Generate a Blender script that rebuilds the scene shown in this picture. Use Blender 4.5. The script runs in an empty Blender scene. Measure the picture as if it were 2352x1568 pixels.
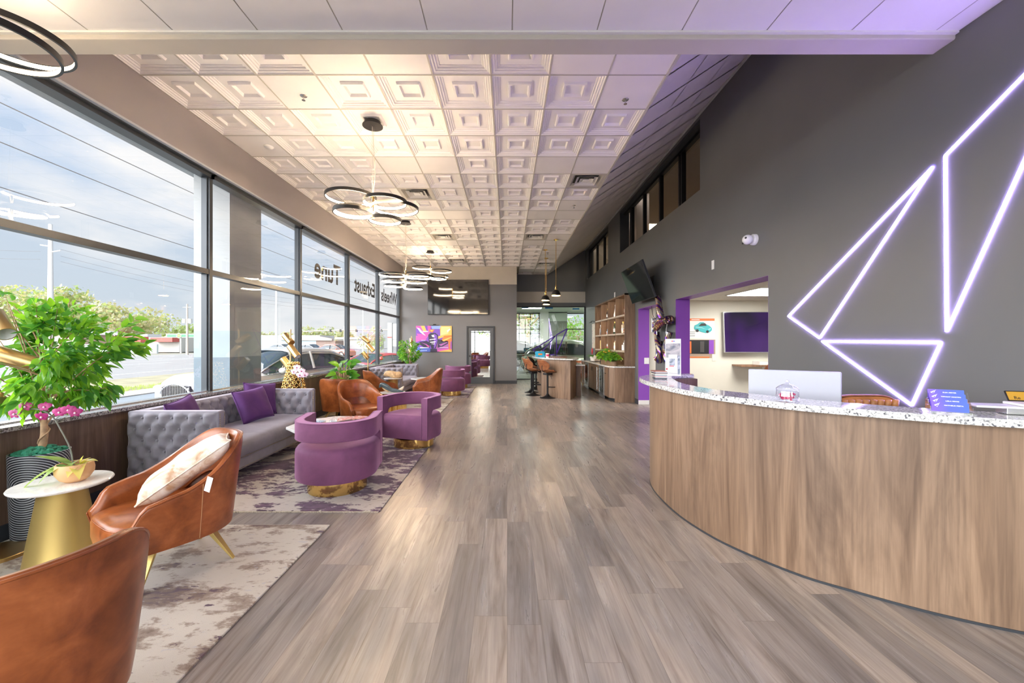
import bpy, bmesh, math, random
from mathutils import Vector, Matrix, noise
from math import sin, cos, pi, radians, sqrt, atan2

random.seed(7)
SC = bpy.context.scene
COL = SC.collection

# ------------------------------------------------------------------ camera
cam_data = bpy.data.cameras.new('camera')
cam_data.sensor_width = 36.0
cam_data.lens = 36.0 * 920.0 / 2352.0
cam_data.shift_x = (1176 - 1165) / 2352.0
cam_data.shift_y = -(784 - 787) / 2352.0
cam_data.clip_end = 400
cam = bpy.data.objects.new('camera', cam_data)
COL.objects.link(cam)
cam.location = (0, 0, 1.5)
cam.rotation_euler = (pi / 2, 0, 0)
SC.camera = cam

# ------------------------------------------------------------------ exposure
SC.view_settings.view_transform = 'Standard'
SC.view_settings.look = 'None'
SC.view_settings.gamma = 1.0
SC.view_settings.use_curve_mapping = False
SC.view_settings.exposure = 0.95
SC.cycles.max_bounces = 10
SC.cycles.diffuse_bounces = 7
SC.cycles.glossy_bounces = 4
SC.cycles.transmission_bounces = 6
SC.cycles.transparent_max_bounces = 16
SC.cycles.caustics_reflective = False
SC.cycles.caustics_refractive = False
SC.cycles.sample_clamp_indirect = 20.0
SC.cycles.use_denoising = True

# ------------------------------------------------------------------ sky
SKY_STRENGTH = 0.62
world = bpy.data.worlds.new('sky')
SC.world = world
world.use_nodes = True
wt = world.node_tree
wt.nodes.clear()
def wn(t, **k):
    n = wt.nodes.new(t)
    for a, b in k.items(): setattr(n, a, b)
    return n
w_out = wn('ShaderNodeOutputWorld'); w_bg = wn('ShaderNodeBackground')
w_tc = wn('ShaderNodeTexCoord'); w_sep = wn('ShaderNodeSeparateXYZ')
w_ramp = wn('ShaderNodeValToRGB')
w_ramp.color_ramp.elements[0].position = 0.0
w_ramp.color_ramp.elements[0].color = (0.60, 0.66, 0.71, 1)
w_ramp.color_ramp.elements[1].position = 0.55
w_ramp.color_ramp.elements[1].color = (0.46, 0.60, 0.84, 1)
w_map = wn('ShaderNodeMapping'); w_map.inputs['Scale'].default_value = (1.0, 1.0, 2.6)
w_noise = wn('ShaderNodeTexNoise'); w_noise.inputs['Scale'].default_value = 2.6
w_noise.inputs['Detail'].default_value = 6; w_noise.inputs['Roughness'].default_value = 0.55
w_cr = wn('ShaderNodeValToRGB')
w_cr.color_ramp.elements[0].position = 0.44; w_cr.color_ramp.elements[0].color = (0, 0, 0, 1)
w_cr.color_ramp.elements[1].position = 0.62; w_cr.color_ramp.elements[1].color = (1, 1, 1, 1)
w_mix = wn('ShaderNodeMixRGB'); w_mix.inputs['Color2'].default_value = (0.84, 0.84, 0.85, 1)
w_l = wt.links.new
w_l(w_tc.outputs['Generated'], w_sep.inputs[0]); w_l(w_sep.outputs['Z'], w_ramp.inputs[0])
w_l(w_tc.outputs['Generated'], w_map.inputs[0]); w_l(w_map.outputs[0], w_noise.inputs['Vector'])
w_l(w_noise.outputs[0], w_cr.inputs[0]); w_l(w_cr.outputs[0], w_mix.inputs[0])
w_l(w_ramp.outputs[0], w_mix.inputs['Color1']); w_l(w_mix.outputs[0], w_bg.inputs[0])
w_l(w_bg.outputs[0], w_out.inputs[0])
w_bg.inputs[1].default_value = SKY_STRENGTH

# ------------------------------------------------------------------ added fill: two broad soft suns brightening the room through windows and entrance glazing
def soft_sun(name, energy, angle, toward, col):
    L = bpy.data.lights.new(name, 'SUN'); L.energy = energy; L.angle = radians(angle); L.color = col
    o = bpy.data.objects.new(name, L); COL.objects.link(o)
    o.rotation_euler = Vector(toward).to_track_quat('-Z', 'Y').to_euler()
soft_sun('fill_sun_windows', 7.8, 110, (1.0, 0.25, -0.16), (0.95, 0.97, 1.0))
soft_sun('fill_sun_entrance', 6.5, 100, (0.10, 1.0, -0.12), (1.0, 0.98, 0.95))

CHANDELIER_E = 92.0
NEON_E = 42.0
PANEL_E = 14.0

# ------------------------------------------------------------------ material helpers
MATS = {}
class NT:
    def __init__(s, name):
        s.m = bpy.data.materials.new(name); s.m.use_nodes = True
        s.t = s.m.node_tree; s.t.nodes.clear()
        s.out = s.t.nodes.new('ShaderNodeOutputMaterial')
        s.b = s.t.nodes.new('ShaderNodeBsdfPrincipled')
        s.t.links.new(s.b.outputs[0], s.out.inputs[0])
        s.tc = None
    def n(s, t, ins=None, **k):
        n = s.t.nodes.new(t)
        for a, b in k.items(): setattr(n, a, b)
        for a, b in (ins or {}).items(): s.set(n, a, b)
        return n
    def set(s, n, a, b):
        i = n.inputs[a]
        if isinstance(b, bpy.types.NodeSocket): s.t.links.new(b, i)
        elif hasattr(b, 'outputs'): s.t.links.new(b.outputs[0], i)
        else: i.default_value = b
    def P(s, **k):
        for a, b in k.items(): s.set(s.b, a.replace('_', ' '), b)
    def co(s, scale=(1, 1, 1), kind='Object', rot=(0, 0, 0), loc=(0, 0, 0)):
        if not s.tc: s.tc = s.t.nodes.new('ShaderNodeTexCoord')
        m = s.n('ShaderNodeMapping', {'Vector': s.tc.outputs[kind]})
        m.inputs['Scale'].default_value = scale; m.inputs['Rotation'].default_value = rot
        m.inputs['Location'].default_value = loc
        return m
    def noise(s, vec, scale=1, detail=4, rough=0.5, dist=0.0):
        return s.n('ShaderNodeTexNoise', {'Vector': vec, 'Scale': scale, 'Detail': detail, 'Roughness': rough, 'Distortion': dist})
    def ramp(s, fac, stops, interp='LINEAR'):
        r = s.n('ShaderNodeValToRGB', {0: fac}); cr = r.color_ramp; cr.interpolation = interp
        while len(cr.elements) < len(stops): cr.elements.new(0.5)
        for e, (p, c) in zip(cr.elements, stops): e.position = p; e.color = (*c, 1) if len(c) == 3 else c
        return r
    def mix(s, f, a, b, t='MIX'):
        return s.n('ShaderNodeMixRGB', {0: f, 1: a, 2: b}, blend_type=t)
    def math(s, op, a, b=0.0):
        return s.n('ShaderNodeMath', {0: a, 1: b}, operation=op)
    def bump(s, h, strength=0.2, dist=0.01):
        b = s.n('ShaderNodeBump', {'Height': h, 'Strength': strength, 'Distance': dist})
        s.set(s.b, 'Normal', b); return b

def c4(c): return (*c, 1) if len(c) == 3 else c
def plain(name, col, rough=0.5, metal=0.0, spec=0.5, coat=0.0, var=0.0, vs=3.0, bump=0.0, bs=80, sheen=0.0):
    if name in MATS: return MATS[name]
    t = NT(name)
    t.P(Base_Color=c4(col), Roughness=rough, Metallic=metal)
    t.b.inputs['Specular IOR Level'].default_value = spec
    t.b.inputs['Coat Weight'].default_value = coat
    if sheen: t.b.inputs['Sheen Weight'].default_value = sheen
    if var:
        n = t.noise(t.co(), vs, 4)
        a = tuple(min(1, x * (1 - var)) for x in col); b = tuple(min(1, x * (1 + var)) for x in col)
        t.P(Base_Color=t.ramp(n, [(0.3, a), (0.7, b)]))
    if bump: t.bump(t.noise(t.co(), bs, 3), bump, 0.004)
    MATS[name] = t.m
    return t.m
def emit(name, col, e):
    if name in MATS: return MATS[name]
    t = NT(name); t.P(Base_Color=c4(col)); t.b.inputs['Emission Color'].default_value = c4(col)
    t.b.inputs['Emission Strength'].default_value = e
    MATS[name] = t.m
    return t.m
def glassy(name, tint=(0.93, 0.96, 0.95), refl=1.0, rough=0.0):
    """thin architectural pane: see-through with a Fresnel reflection"""
    if name in MATS: return MATS[name]
    t = NT(name); t.t.nodes.remove(t.b)
    tr = t.n('ShaderNodeBsdfTransparent', {0: c4(tint)})
    gl = t.n('ShaderNodeBsdfGlossy', {'Color': (1, 1, 1, 1), 'Roughness': rough})
    g = t.n('ShaderNodeNewGeometry')       # Schlick's law, the same from both faces of the pane
    dt = t.n('ShaderNodeVectorMath', {0: g.outputs['Normal'], 1: g.outputs['Incoming']}, operation='DOT_PRODUCT')
    q = t.math('SUBTRACT', 1.0, t.math('ABSOLUTE', dt.outputs['Value']))
    f = t.n('ShaderNodeMath', {0: t.math('MULTIPLY', t.math('MULTIPLY_ADD', t.math('POWER', q, 5.0), 0.93), refl), 1: 1.0}, operation='MINIMUM')
    f.inputs[0].links[0].from_node.inputs[0].links[0].from_node.inputs[2].default_value = 0.07
    mx = t.n('ShaderNodeMixShader', {0: f, 1: tr, 2: gl})
    t.t.links.new(mx.outputs[0], t.out.inputs[0])
    MATS[name] = t.m
    return t.m

# ---- planks
def m_floor():
    t = NT('floor_planks')
    tc = t.n('ShaderNodeTexCoord'); sep = t.n('ShaderNodeSeparateXYZ', {0: tc.outputs['Object']})
    PW, PL = 0.181, 1.22
    u = t.math('DIVIDE', sep.outputs[0], PW); row = t.math('FLOOR', u)
    rr = t.n('ShaderNodeTexWhiteNoise', {'W': row}, noise_dimensions='1D')
    v0 = t.math('DIVIDE', sep.outputs[1], PL)
    v = t.math('ADD', v0, t.math('MULTIPLY', rr.outputs['Value'], 7.3)); colm = t.math('FLOOR', v)
    idv = t.n('ShaderNodeCombineXYZ', {0: row, 1: colm, 2: 0.0})
    rnd = t.n('ShaderNodeTexWhiteNoise', {'Vector': idv}, noise_dimensions='2D')
    rv = rnd.outputs['Value']
    # grain
    gx = t.math('MULTIPLY', sep.outputs[0], 12.0); gy = t.math('MULTIPLY', sep.outputs[1], 0.9)
    gz = t.math('MULTIPLY', rv, 37.0)
    gv = t.n('ShaderNodeCombineXYZ', {0: gx, 1: gy, 2: gz})
    g1 = t.noise(gv, 1.0, 5, 0.6, 1.4)
    gv2 = t.n('ShaderNodeCombineXYZ', {0: t.math('MULTIPLY', sep.outputs[0], 110.0), 1: t.math('MULTIPLY', sep.outputs[1], 4.0), 2: gz})
    g2 = t.noise(gv2, 1.0, 3, 0.6, 0.3)
    gv3 = t.n('ShaderNodeCombineXYZ', {0: t.math('MULTIPLY', sep.outputs[0], 4.5), 1: t.math('MULTIPLY', sep.outputs[1], 0.9), 2: gz})
    g3 = t.noise(gv3, 1.0, 3, 0.5, 0.8)
    base = t.ramp(g1, [(0.28, (0.20, 0.163, 0.138)), (0.43, (0.305, 0.262, 0.23)), (0.58, (0.37, 0.325, 0.292)), (0.8, (0.44, 0.40, 0.365))])
    tone = t.ramp(rv, [(0.0, (0.78, 0.77, 0.79)), (0.5, (0.97, 0.96, 0.97)), (1.0, (1.17, 1.12, 1.06))])
    c = t.mix(1.0, base, tone, 'MULTIPLY')
    c = t.mix(0.26, c, t.ramp(g2, [(0.35, (0.5, 0.48, 0.47)), (0.6, (1.05, 1.05, 1.05))]), 'MULTIPLY')
    c = t.mix(0.75, c, t.ramp(g3, [(0.3, (0.62, 0.66, 0.72)), (0.55, (1.0, 1.0, 1.0)), (0.75, (1.2, 1.15, 1.1))]), 'MULTIPLY')
    fu = t.math('FRACT', u); fv = t.math('FRACT', v)
    eu = t.math('LESS_THAN', t.math('MINIMUM', fu, t.math('SUBTRACT', 1.0, fu)), 0.009)
    ev = t.math('LESS_THAN', t.math('MINIMUM', fv, t.math('SUBTRACT', 1.0, fv)), 0.0014)
    e = t.math('MAXIMUM', eu, ev)
    c = t.mix(t.math('MULTIPLY', e, 0.35), c, (0.07, 0.055, 0.045, 1))
    t.P(Base_Color=c, Roughness=t.ramp(g1, [(0.3, (0.34,) * 3), (0.7, (0.26,) * 3)]))
    t.b.inputs['Specular IOR Level'].default_value = 0.55
    t.bump(t.math('SUBTRACT', g2, t.math('MULTIPLY', e, 1.2)), 0.12, 0.002)
    return t.m
def m_wood(name, cols, sx=5.0, sz=0.5, rough=0.45, rot=(0, 0, 0), fine=60.0):
    """walnut-like wood, the grain runs along z"""
    if name in MATS: return MATS[name]
    t = NT(name)
    n1 = t.noise(t.co((sx, sx, sz), rot=rot), 1.0, 6, 0.6, 1.6)
    n2 = t.noise(t.co((fine, fine, 2.0), rot=rot), 1.0, 3, 0.6, 0.2)
    n3 = t.noise(t.co((1.6, 1.6, 0.15), rot=rot, loc=(3, 1, 0)), 1.0, 2, 0.5, 0.5)
    c = t.ramp(n1, [(0.28, cols[0]), (0.45, cols[1]), (0.58, cols[2]), (0.78, cols[3])])
    c = t.mix(0.45, c, t.ramp(n2, [(0.35, (0.55, 0.52, 0.5)), (0.6, (1.08, 1.08, 1.08))]), 'MULTIPLY')
    c = t.mix(0.7, c, t.ramp(n3, [(0.35, (0.74, 0.74, 0.78)), (0.65, (1.14, 1.1, 1.06))]), 'MULTIPLY')
    t.P(Base_Color=c, Roughness=rough)
    t.bump(n2, 0.05, 0.002)
    MATS[name] = t.m
    return t.m
WALNUT = m_wood('walnut_laminate', [(0.110, 0.064, 0.038), (0.200, 0.126, 0.080), (0.270, 0.177, 0.115), (0.35, 0.237, 0.158)])
WALNUT_DK = m_wood('walnut_panel', [(0.07, 0.042, 0.030), (0.12, 0.078, 0.055), (0.165, 0.108, 0.078), (0.21, 0.14, 0.1)])
WALNUT_SH = m_wood('walnut_shelf', [(0.13, 0.065, 0.035), (0.22, 0.12, 0.065), (0.29, 0.165, 0.095), (0.36, 0.21, 0.13)])
PLY = m_wood('bent_plywood', [(0.15, 0.05, 0.022), (0.26, 0.09, 0.038), (0.34, 0.135, 0.055), (0.42, 0.18, 0.08)], sx=3, sz=14, rough=0.35, rot=(0.3, 0, 0), fine=20)
FLOOR = m_floor()
def m_granite(name, base, mid, dark, sc=55):
    t = NT(name)
    co = t.co()
    v = t.n('ShaderNodeTexVoronoi', {'Vector': co, 'Scale': sc})
    n1 = t.noise(co, sc * 0.9, 3, 0.7); n2 = t.noise(co, sc * 0.35, 4, 0.7)
    vb = t.n('ShaderNodeRGBToBW', {0: v.outputs['Color']})
    a = t.ramp(vb, [(0.0, dark), (0.16, dark), (0.2, mid), (0.36, mid), (0.40, base), (1.0, base)])
    b = t.ramp(n1, [(0.36, dark), (0.42, mid), (0.52, (1, 1, 1))])
    c = t.mix(0.8, a, b, 'MULTIPLY')
    c = t.mix(0.35, c, t.ramp(n2, [(0.35, mid), (0.55, (1, 1, 1))]), 'MULTIPLY')
    t.P(Base_Color=c, Roughness=0.06)
    t.b.inputs['Specular IOR Level'].default_value = 0.7
    MATS[name] = t.m
    return t.m
GRANITE = m_granite('granite_white', (0.84, 0.83, 0.81), (0.56, 0.56, 0.56), (0.13, 0.13, 0.15), 105)
GRANITE_G = m_granite('granite_grey', (0.42, 0.40, 0.39), (0.2, 0.19, 0.19), (0.04, 0.035, 0.035), 110)
def m_leather():
    t = NT('cognac_leather')
    n1 = t.noise(t.co(), 6, 5, 0.6, 0.4); n2 = t.noise(t.co((1, 1, 2.2)), 22, 3, 0.6, 0.3)
    c = t.ramp(n1, [(0.30, (0.16, 0.040, 0.012)), (0.52, (0.30, 0.083, 0.022)), (0.72, (0.42, 0.13, 0.04))])
    c = t.mix(0.35, c, t.ramp(n2, [(0.25, (0.86, 0.84, 0.83)), (0.45, (1, 1, 1)), (0.72, (1.3, 1.35, 1.4))]), 'MULTIPLY')
    t.P(Base_Color=c, Roughness=0.28)
    t.bump(t.noise(t.co(), 260, 2), 0.02, 0.001)
    return t.m
LEATHER = m_leather()
def m_velvet(name, col, s=0.35):
    t = NT(name)
    n = t.noise(t.co(), 4, 4, 0.6, 0.5)
    a = tuple(x * 0.86 for x in col); b = tuple(min(1, x * 1.12) for x in col)
    t.P(Base_Color=t.ramp(n, [(0.35, a), (0.65, b)]), Roughness=0.75)
    t.b.inputs['Sheen Weight'].default_value = s; t.b.inputs['Sheen Roughness'].default_value = 0.35
    t.b.inputs['Sheen Tint'].default_value = (min(1, col[0] * 3 + .3), min(1, col[1] * 3 + .25), min(1, col[2] * 3 + .3), 1)
    t.b.inputs['Specular IOR Level'].default_value = 0.25
    t.bump(t.noise(t.co(), 300, 2), 0.05, 0.002)
    MATS[name] = t.m
    return t.m
VELVET = m_velvet('plum_velvet', (0.185, 0.068, 0.145), 0.55)
VELVET_DP = m_velvet('purple_velvet', (0.085, 0.03, 0.13), 0.45)
VELVET_GR = m_velvet('grey_velvet', (0.225, 0.215, 0.255), 0.6)
GOLD = plain('polished_gold', (0.83, 0.56, 0.20), 0.12, 1.0)
GOLD_B = plain('brushed_gold', (0.66, 0.46, 0.20), 0.34, 1.0)
GOLD_P = plain('painted_gold', (0.62, 0.47, 0.17), 0.42, 0.75)
NAIL = plain('nailhead_brass', (0.50, 0.42, 0.30), 0.35, 1.0)
MARBLE = None
def m_marble():
    t = NT('white_marble')
    n = t.noise(t.co(), 2.5, 6, 0.7, 1.6)
    t.P(Base_Color=t.ramp(n, [(0.42, (0.86, 0.855, 0.845)), (0.5, (0.76, 0.75, 0.735)), (0.55, (0.86, 0.855, 0.85))]), Roughness=0.08)
    return t.m
MARBLE = m_marble()
BLACK_M = plain('black_metal', (0.018, 0.018, 0.02), 0.4, 0.6)
BLACK_P = plain('black_plastic', (0.015, 0.015, 0.017), 0.45)
SCREEN = plain('dark_screen', (0.008, 0.009, 0.011), 0.06, 0.0, 0.9)
WHITE_P = plain('white_plastic', (0.80, 0.80, 0.80), 0.35)
CHROME = plain('brushed_steel', (0.62, 0.62, 0.62), 0.22, 1.0)
FRAME = plain('window_frame_bronze', (0.045, 0.052, 0.062), 0.38, 0.3)
GREY_W = plain('charcoal_paint', (0.130, 0.133, 0.137), 0.42, var=0.05, vs=1.2, spec=0.4)
GREY_F = plain('grey_paint', (0.185, 0.18, 0.185), 0.5, var=0.04, vs=1.0, spec=0.35)
TAUPE_W = plain('taupe_paint', (0.31, 0.285, 0.285), 0.6, var=0.04, vs=1.0, spec=0.3)
BEIGE_W = plain('warm_white_paint', (0.56, 0.52, 0.46), 0.6, var=0.03)
CREAM_W = plain('cream_paint', (0.72, 0.69, 0.60), 0.6, var=0.02)
PURPLE_W = plain('purple_paint', (0.24, 0.075, 0.43), 0.45, spec=0.35)
CEIL = plain('ceiling_white', (0.86, 0.84, 0.83), 0.55, var=0.02)
CEIL_S = plain('sloped_ceiling_grey', (0.72, 0.69, 0.67), 0.6, var=0.05, vs=2)
CEIL_G = plain('ceiling_grid', (0.52, 0.50, 0.45), 0.6)
BASEB = plain('dark_baseboard', (0.03, 0.034, 0.042), 0.5)
WHITE_T = plain('white_trim', (0.78, 0.77, 0.74), 0.4)
GLASS = glassy('window_glass', (0.97, 0.985, 0.99), 1.0)
GLASS_G = glassy('green_glass', (0.86, 0.93, 0.89), 1.2)
ACRYL = glassy('clear_acrylic', (0.95, 0.95, 0.98), 1.6)
def m_leaf(name, a, b):
    t = NT(name)
    n = t.noise(t.co(), 9, 2)
    t.P(Base_Color=t.ramp(n, [(0.35, a), (0.65, b)]), Roughness=0.38)
    t.b.inputs['Subsurface Weight'].default_value = 0.0
    # thin leaves let some light through
    tr = t.n('ShaderNodeBsdfTranslucent', {0: (b[0] * 1.6, b[1] * 1.5, b[2] * 0.8, 1)})
    mx = t.n('ShaderNodeMixShader', {0: 0.42, 1: t.b, 2: tr})
    t.t.links.new(mx.outputs[0], t.out.inputs[0])
    MATS[name] = t.m
    return t.m
LEAF = m_leaf('bright_leaf', (0.07, 0.24, 0.03), (0.24, 0.50, 0.04))
LEAF_D = m_leaf('dark_leaf', (0.03, 0.15, 0.025), (0.10, 0.32, 0.05))
LEAF_O = m_leaf('olive_leaf', (0.20, 0.28, 0.10), (0.42, 0.50, 0.22))
BARK = plain('light_bark', (0.42, 0.27, 0.16), 0.8, var=0.3, vs=18, bump=0.4, bs=40)
MOSS = plain('green_moss', (0.02, 0.17, 0.10), 0.9, var=0.5, vs=40)

# ------------------------------------------------------------------ mesh helpers
class MB:
    def __init__(s): s.v = []; s.f = []; s.mi = []
    def add(s, vs, fs, m=0):
        o = len(s.v); s.v.extend([tuple(p) for p in vs])
        s.f.extend([tuple(i + o for i in f) for f in fs]); s.mi.extend([m] * len(fs)); return s
    def box(s, x0, x1, y0, y1, z0, z1, m=0, M=None):
        vs = [(x, y, z) for z in (z0, z1) for y in (y0, y1) for x in (x0, x1)]
        if M: vs = [M @ Vector(p) for p in vs]
        return s.add(vs, [(0, 2, 3, 1), (4, 5, 7, 6), (0, 1, 5, 4), (2, 6, 7, 3), (0, 4, 6, 2), (1, 3, 7, 5)], m)
    def cbox(s, c, d, m=0, M=None):
        return s.box(c[0] - d[0] / 2, c[0] + d[0] / 2, c[1] - d[1] / 2, c[1] + d[1] / 2, c[2] - d[2] / 2, c[2] + d[2] / 2, m, M)
    def lathe(s, prof, c=(0, 0, 0), n=32, m=0, M=None, cap=True, arc=2 * pi):
        vs = []; fs = []; k = len(prof); full = abs(arc - 2 * pi) < 1e-6
        nn = n if full else n + 1
        for i in range(nn):
            a = arc * i / n
            for r, z in prof:
                p = Vector((r * cos(a), r * sin(a), z))
                if M: p = M @ p
                vs.append(p + Vector(c))
        for i in range(n):
            j = (i + 1) % nn
            for q in range(k - 1): fs.append((i * k + q, j * k + q, j * k + q + 1, i * k + q + 1))
        if cap and full:
            if prof[0][0] > 1e-5: fs.append(tuple(i * k for i in range(n))[::-1])
            if prof[-1][0] > 1e-5: fs.append(tuple(i * k + k - 1 for i in range(n)))
        return s.add(vs, fs, m)
    def cyl(s, c, r, z0, z1, n=24, m=0, r2=None, M=None):
        return s.lathe([(r, z0), (r if r2 is None else r2, z1)], c, n, m, M)
    def tube(s, pts, r, n=8, m=0, closed=False, rad=None):
        P = [Vector(p) for p in pts]; N = len(P); vs = []; fs = []
        up = Vector((0, 0, 1)); pu = None
        for i, p in enumerate(P):
            a = P[i - 1] if (i > 0 or closed) else P[i]; b = P[(i + 1) % N] if (i < N - 1 or closed) else P[i]
            t = (b - a)
            if t.length < 1e-9: t = Vector((0, 0, 1))
            t.normalize()
            if pu is None:
                u = t.cross(up)
                if u.length < 1e-3: u = t.cross(Vector((1, 0, 0)))
            else:
                u = pu - t * pu.dot(t)
                if u.length < 1e-4: u = t.cross(up)
            u.normalize(); pu = u; w = t.cross(u)
            rr = (rad[i] if rad else r)
            for k in range(n):
                q = 2 * pi * k / n
                vs.append(p + u * rr * cos(q) + w * rr * sin(q))
        L = N if closed else N - 1
        for i in range(L):
            j = (i + 1) % N
            for k in range(n):
                k2 = (k + 1) % n
                fs.append((i * n + k, i * n + k2, j * n + k2, j * n + k))
        if not closed:
            fs.append(tuple(range(n))[::-1]); fs.append(tuple((N - 1) * n + k for k in range(n)))
        return s.add(vs, fs, m)
    def prism(s, out, z0, z1, m=0, M=None):
        n = len(out)
        vs = [Vector((x, y, z0)) for x, y in out] + [Vector((x, y, z1)) for x, y in out]
        if M: vs = [M @ p for p in vs]
        fs = [tuple(range(n))[::-1], tuple(range(n, 2 * n))] + [(i, (i + 1) % n, n + (i + 1) % n, n + i) for i in range(n)]
        return s.add(vs, fs, m)
    def grid(s, fn, nu, nv, m=0, wrapu=False, wrapv=False):
        vs = [fn(i, j) for i in range(nu) for j in range(nv)]; fs = []
        for i in range(nu if wrapu else nu - 1):
            for j in range(nv if wrapv else nv - 1):
                a = (i + 1) % nu; b = (j + 1) % nv
                fs.append((i * nv + j, a * nv + j, a * nv + b, i * nv + b))
        return s.add(vs, fs, m)
    def ball(s, c, r, n=12, m=0, sc=(1, 1, 1)):
        k = max(5, n // 2 + 1)
        prof = [(max(0.0, r * sin(pi * i / (k - 1))), -r * cos(pi * i / (k - 1))) for i in range(k)]
        M = Matrix.Diagonal((*sc, 1))
        return s.lathe(prof, c, n, m, M, cap=False)

def finish(ob, smooth, bevel, seg, sub, ang=0.6):
    if smooth:
        for p in ob.data.polygons: p.use_smooth = True
    if bevel:
        b = ob.modifiers.new('bevel', 'BEVEL'); b.width = bevel; b.segments = seg; b.limit_method = 'ANGLE'; b.angle_limit = ang
        for p in ob.data.polygons: p.use_smooth = True
        b.harden_normals = True
    elif smooth == 'auto':
        e = ob.modifiers.new('split', 'EDGE_SPLIT'); e.split_angle = radians(38)
    if sub:
        q = ob.modifiers.new('sub', 'SUBSURF'); q.levels = sub; q.render_levels = sub
def obj(name, mb, mat, parent=None, smooth=False, bevel=0, seg=2, sub=0, weld=False, label=None):
    me = bpy.data.meshes.new(name); me.from_pydata(mb.v, [], mb.f)
    mats = mat if isinstance(mat, (list, tuple)) else [mat]
    for m in mats: me.materials.append(m)
    for p, i in zip(me.polygons, mb.mi): p.material_index = i
    bm = bmesh.new(); bm.from_mesh(me)
    if weld: bmesh.ops.remove_doubles(bm, verts=bm.verts, dist=weld if isinstance(weld, float) else 1e-5)
    bmesh.ops.recalc_face_normals(bm, faces=bm.faces); bm.to_mesh(me); bm.free()
    me.update()
    o = bpy.data.objects.new(name, me); COL.objects.link(o)
    if parent: o.parent = parent
    if label: o['label'] = label
    finish(o, smooth, bevel, seg, sub)
    return o
def thing(name, label, cat, loc=(0, 0, 0), rz=0.0, group=None):
    o = bpy.data.objects.new(name, None); COL.objects.link(o)
    o.empty_display_size = 0.1
    o.location = loc; o.rotation_euler = (0, 0, rz)
    o['label'] = label; o['category'] = cat
    if group: o['group'] = group
    return o
def tag(o, label, cat, group=None, loc=None, rz=None, kind=None):
    o['label'] = label; o['category'] = cat
    if group: o['group'] = group
    if loc is not None: o.location = loc
    if rz is not None: o.rotation_euler = (0, 0, rz)
    if kind: o['kind'] = kind
    return o
def struct(name, mb, mat, parent=None, **k):
    o = obj(name, mb, mat, parent, **k)
    if not parent: o['kind'] = 'structure'
    return o
KIDS = {}
def dup(root, loc, rz=None, label=None, group=None):
    r = root.copy(); COL.objects.link(r); r.location = loc
    if rz is not None: r.rotation_euler = (0, 0, rz)
    if label: r['label'] = label
    if group: r['group'] = group
    for ch in [o for o in COL.objects if o.parent == root]:
        c = ch.copy(); COL.objects.link(c); c.parent = r
        for g in [o for o in COL.objects if o.parent == ch]:
            d = g.copy(); COL.objects.link(d); d.parent = c
    return r
def cat(pts, n=6, closed=False):
    P = [Vector(p) for p in pts]; N = len(P); out = []
    for i in range(N if closed else N - 1):
        p0 = P[(i - 1) % N] if (closed or i > 0) else P[i]; p1 = P[i]; p2 = P[(i + 1) % N]
        p3 = P[(i + 2) % N] if (closed or i < N - 2) else p2
        for k in range(n):
            t = k / n
            out.append(0.5 * ((2 * p1) + (p2 - p0) * t + (2 * p0 - 5 * p1 + 4 * p2 - p3) * t * t + (3 * p1 - p0 - 3 * p2 + p3) * t ** 3))
    if not closed: out.append(P[-1])
    return out
def frame_to(p, d):
    """matrix that sends local +z to direction d at p"""
    q = Vector(d).normalized().to_track_quat('Z', 'Y')
    return Matrix.Translation(Vector(p)) @ q.to_matrix().to_4x4()
def text_(name, body, size, mat, M, parent=None, ext=0.001, bold=0.0, align='CENTER', sx=1.0):
    cu = bpy.data.curves.new(name, 'FONT'); cu.body = body; cu.size = size; cu.extrude = ext; cu.offset = bold
    cu.align_x = align; cu.align_y = 'BOTTOM_BASELINE'
    cu.materials.append(mat)
    o = bpy.data.objects.new(name, cu); COL.objects.link(o)
    if parent: o.parent = parent
    o.matrix_local = M @ Matrix.Diagonal((sx, 1, 1, 1))
    return o
def text(name, *a, **k):
    """lettering as a real mesh"""
    o = text_(name + '_curve', *a, **k)
    bpy.context.view_layer.update()
    me = bpy.data.meshes.new_from_object(o.evaluated_get(bpy.context.evaluated_depsgraph_get()))
    n = bpy.data.objects.new(name, me); COL.objects.link(n); n.parent = o.parent; n.matrix_local = o.matrix_local.copy()
    cu = o.data; bpy.data.objects.remove(o); bpy.data.curves.remove(cu)
    return n
def smooth(a, b, x):
    t = max(0.0, min(1.0, (x - a) / (b - a))); return t * t * (3 - 2 * t)

# ================================================================== THE ROOM
XL, XR, YB, YG, YF = -3.82, 3.20, 14.70, 16.40, -2.6
HC, HF = 4.29, 3.71           # coffered ceiling, front ceiling
# floor
struct('floor', MB().box(-3.86, 3.60, YF, 16.56, -0.10, 0.0), FLOOR)
# ceiling: grid of coffered tiles with plain ones between
T = 0.61
X0 = -0.168 - 6 * T
Y0 = 4.783 - 3 * T
flat = {(-2, 3), (-2, 4), (-2, 7), (-2, 8), (-1, 2), (-1, 8), (1, 0), (2, 3), (2, 4), (2, 7), (2, 8), (3, 8), (4, 3), (5, 8), (6, 0), (6, 3), (6, 4),
        (6, 7), (6, 8), (9, 3), (9, 7), (9, 8), (10, 3), (10, 4), (10, 7), (10, 8), (11, 8), (12, 8), (13, 8), (14, 3), (15, 8), (17, 7), (17, 8), (18, 8),
        (-3, 0), (-3, 4), (-3, 8)}
vent_cells = [(3, 8), (4, 3), (9, 3), (9, 7), (14, 3), (15, 8)]
ceil = MB()
prof = [(0, 0), (.010, 0), (.018, .010), (.034, .010), (.042, .022), (.058, .022), (.066, .036), (.084, .036), (.088, .044), (.172, .044), (.180, .018), (.200, .018), (.214, .048)]
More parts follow.
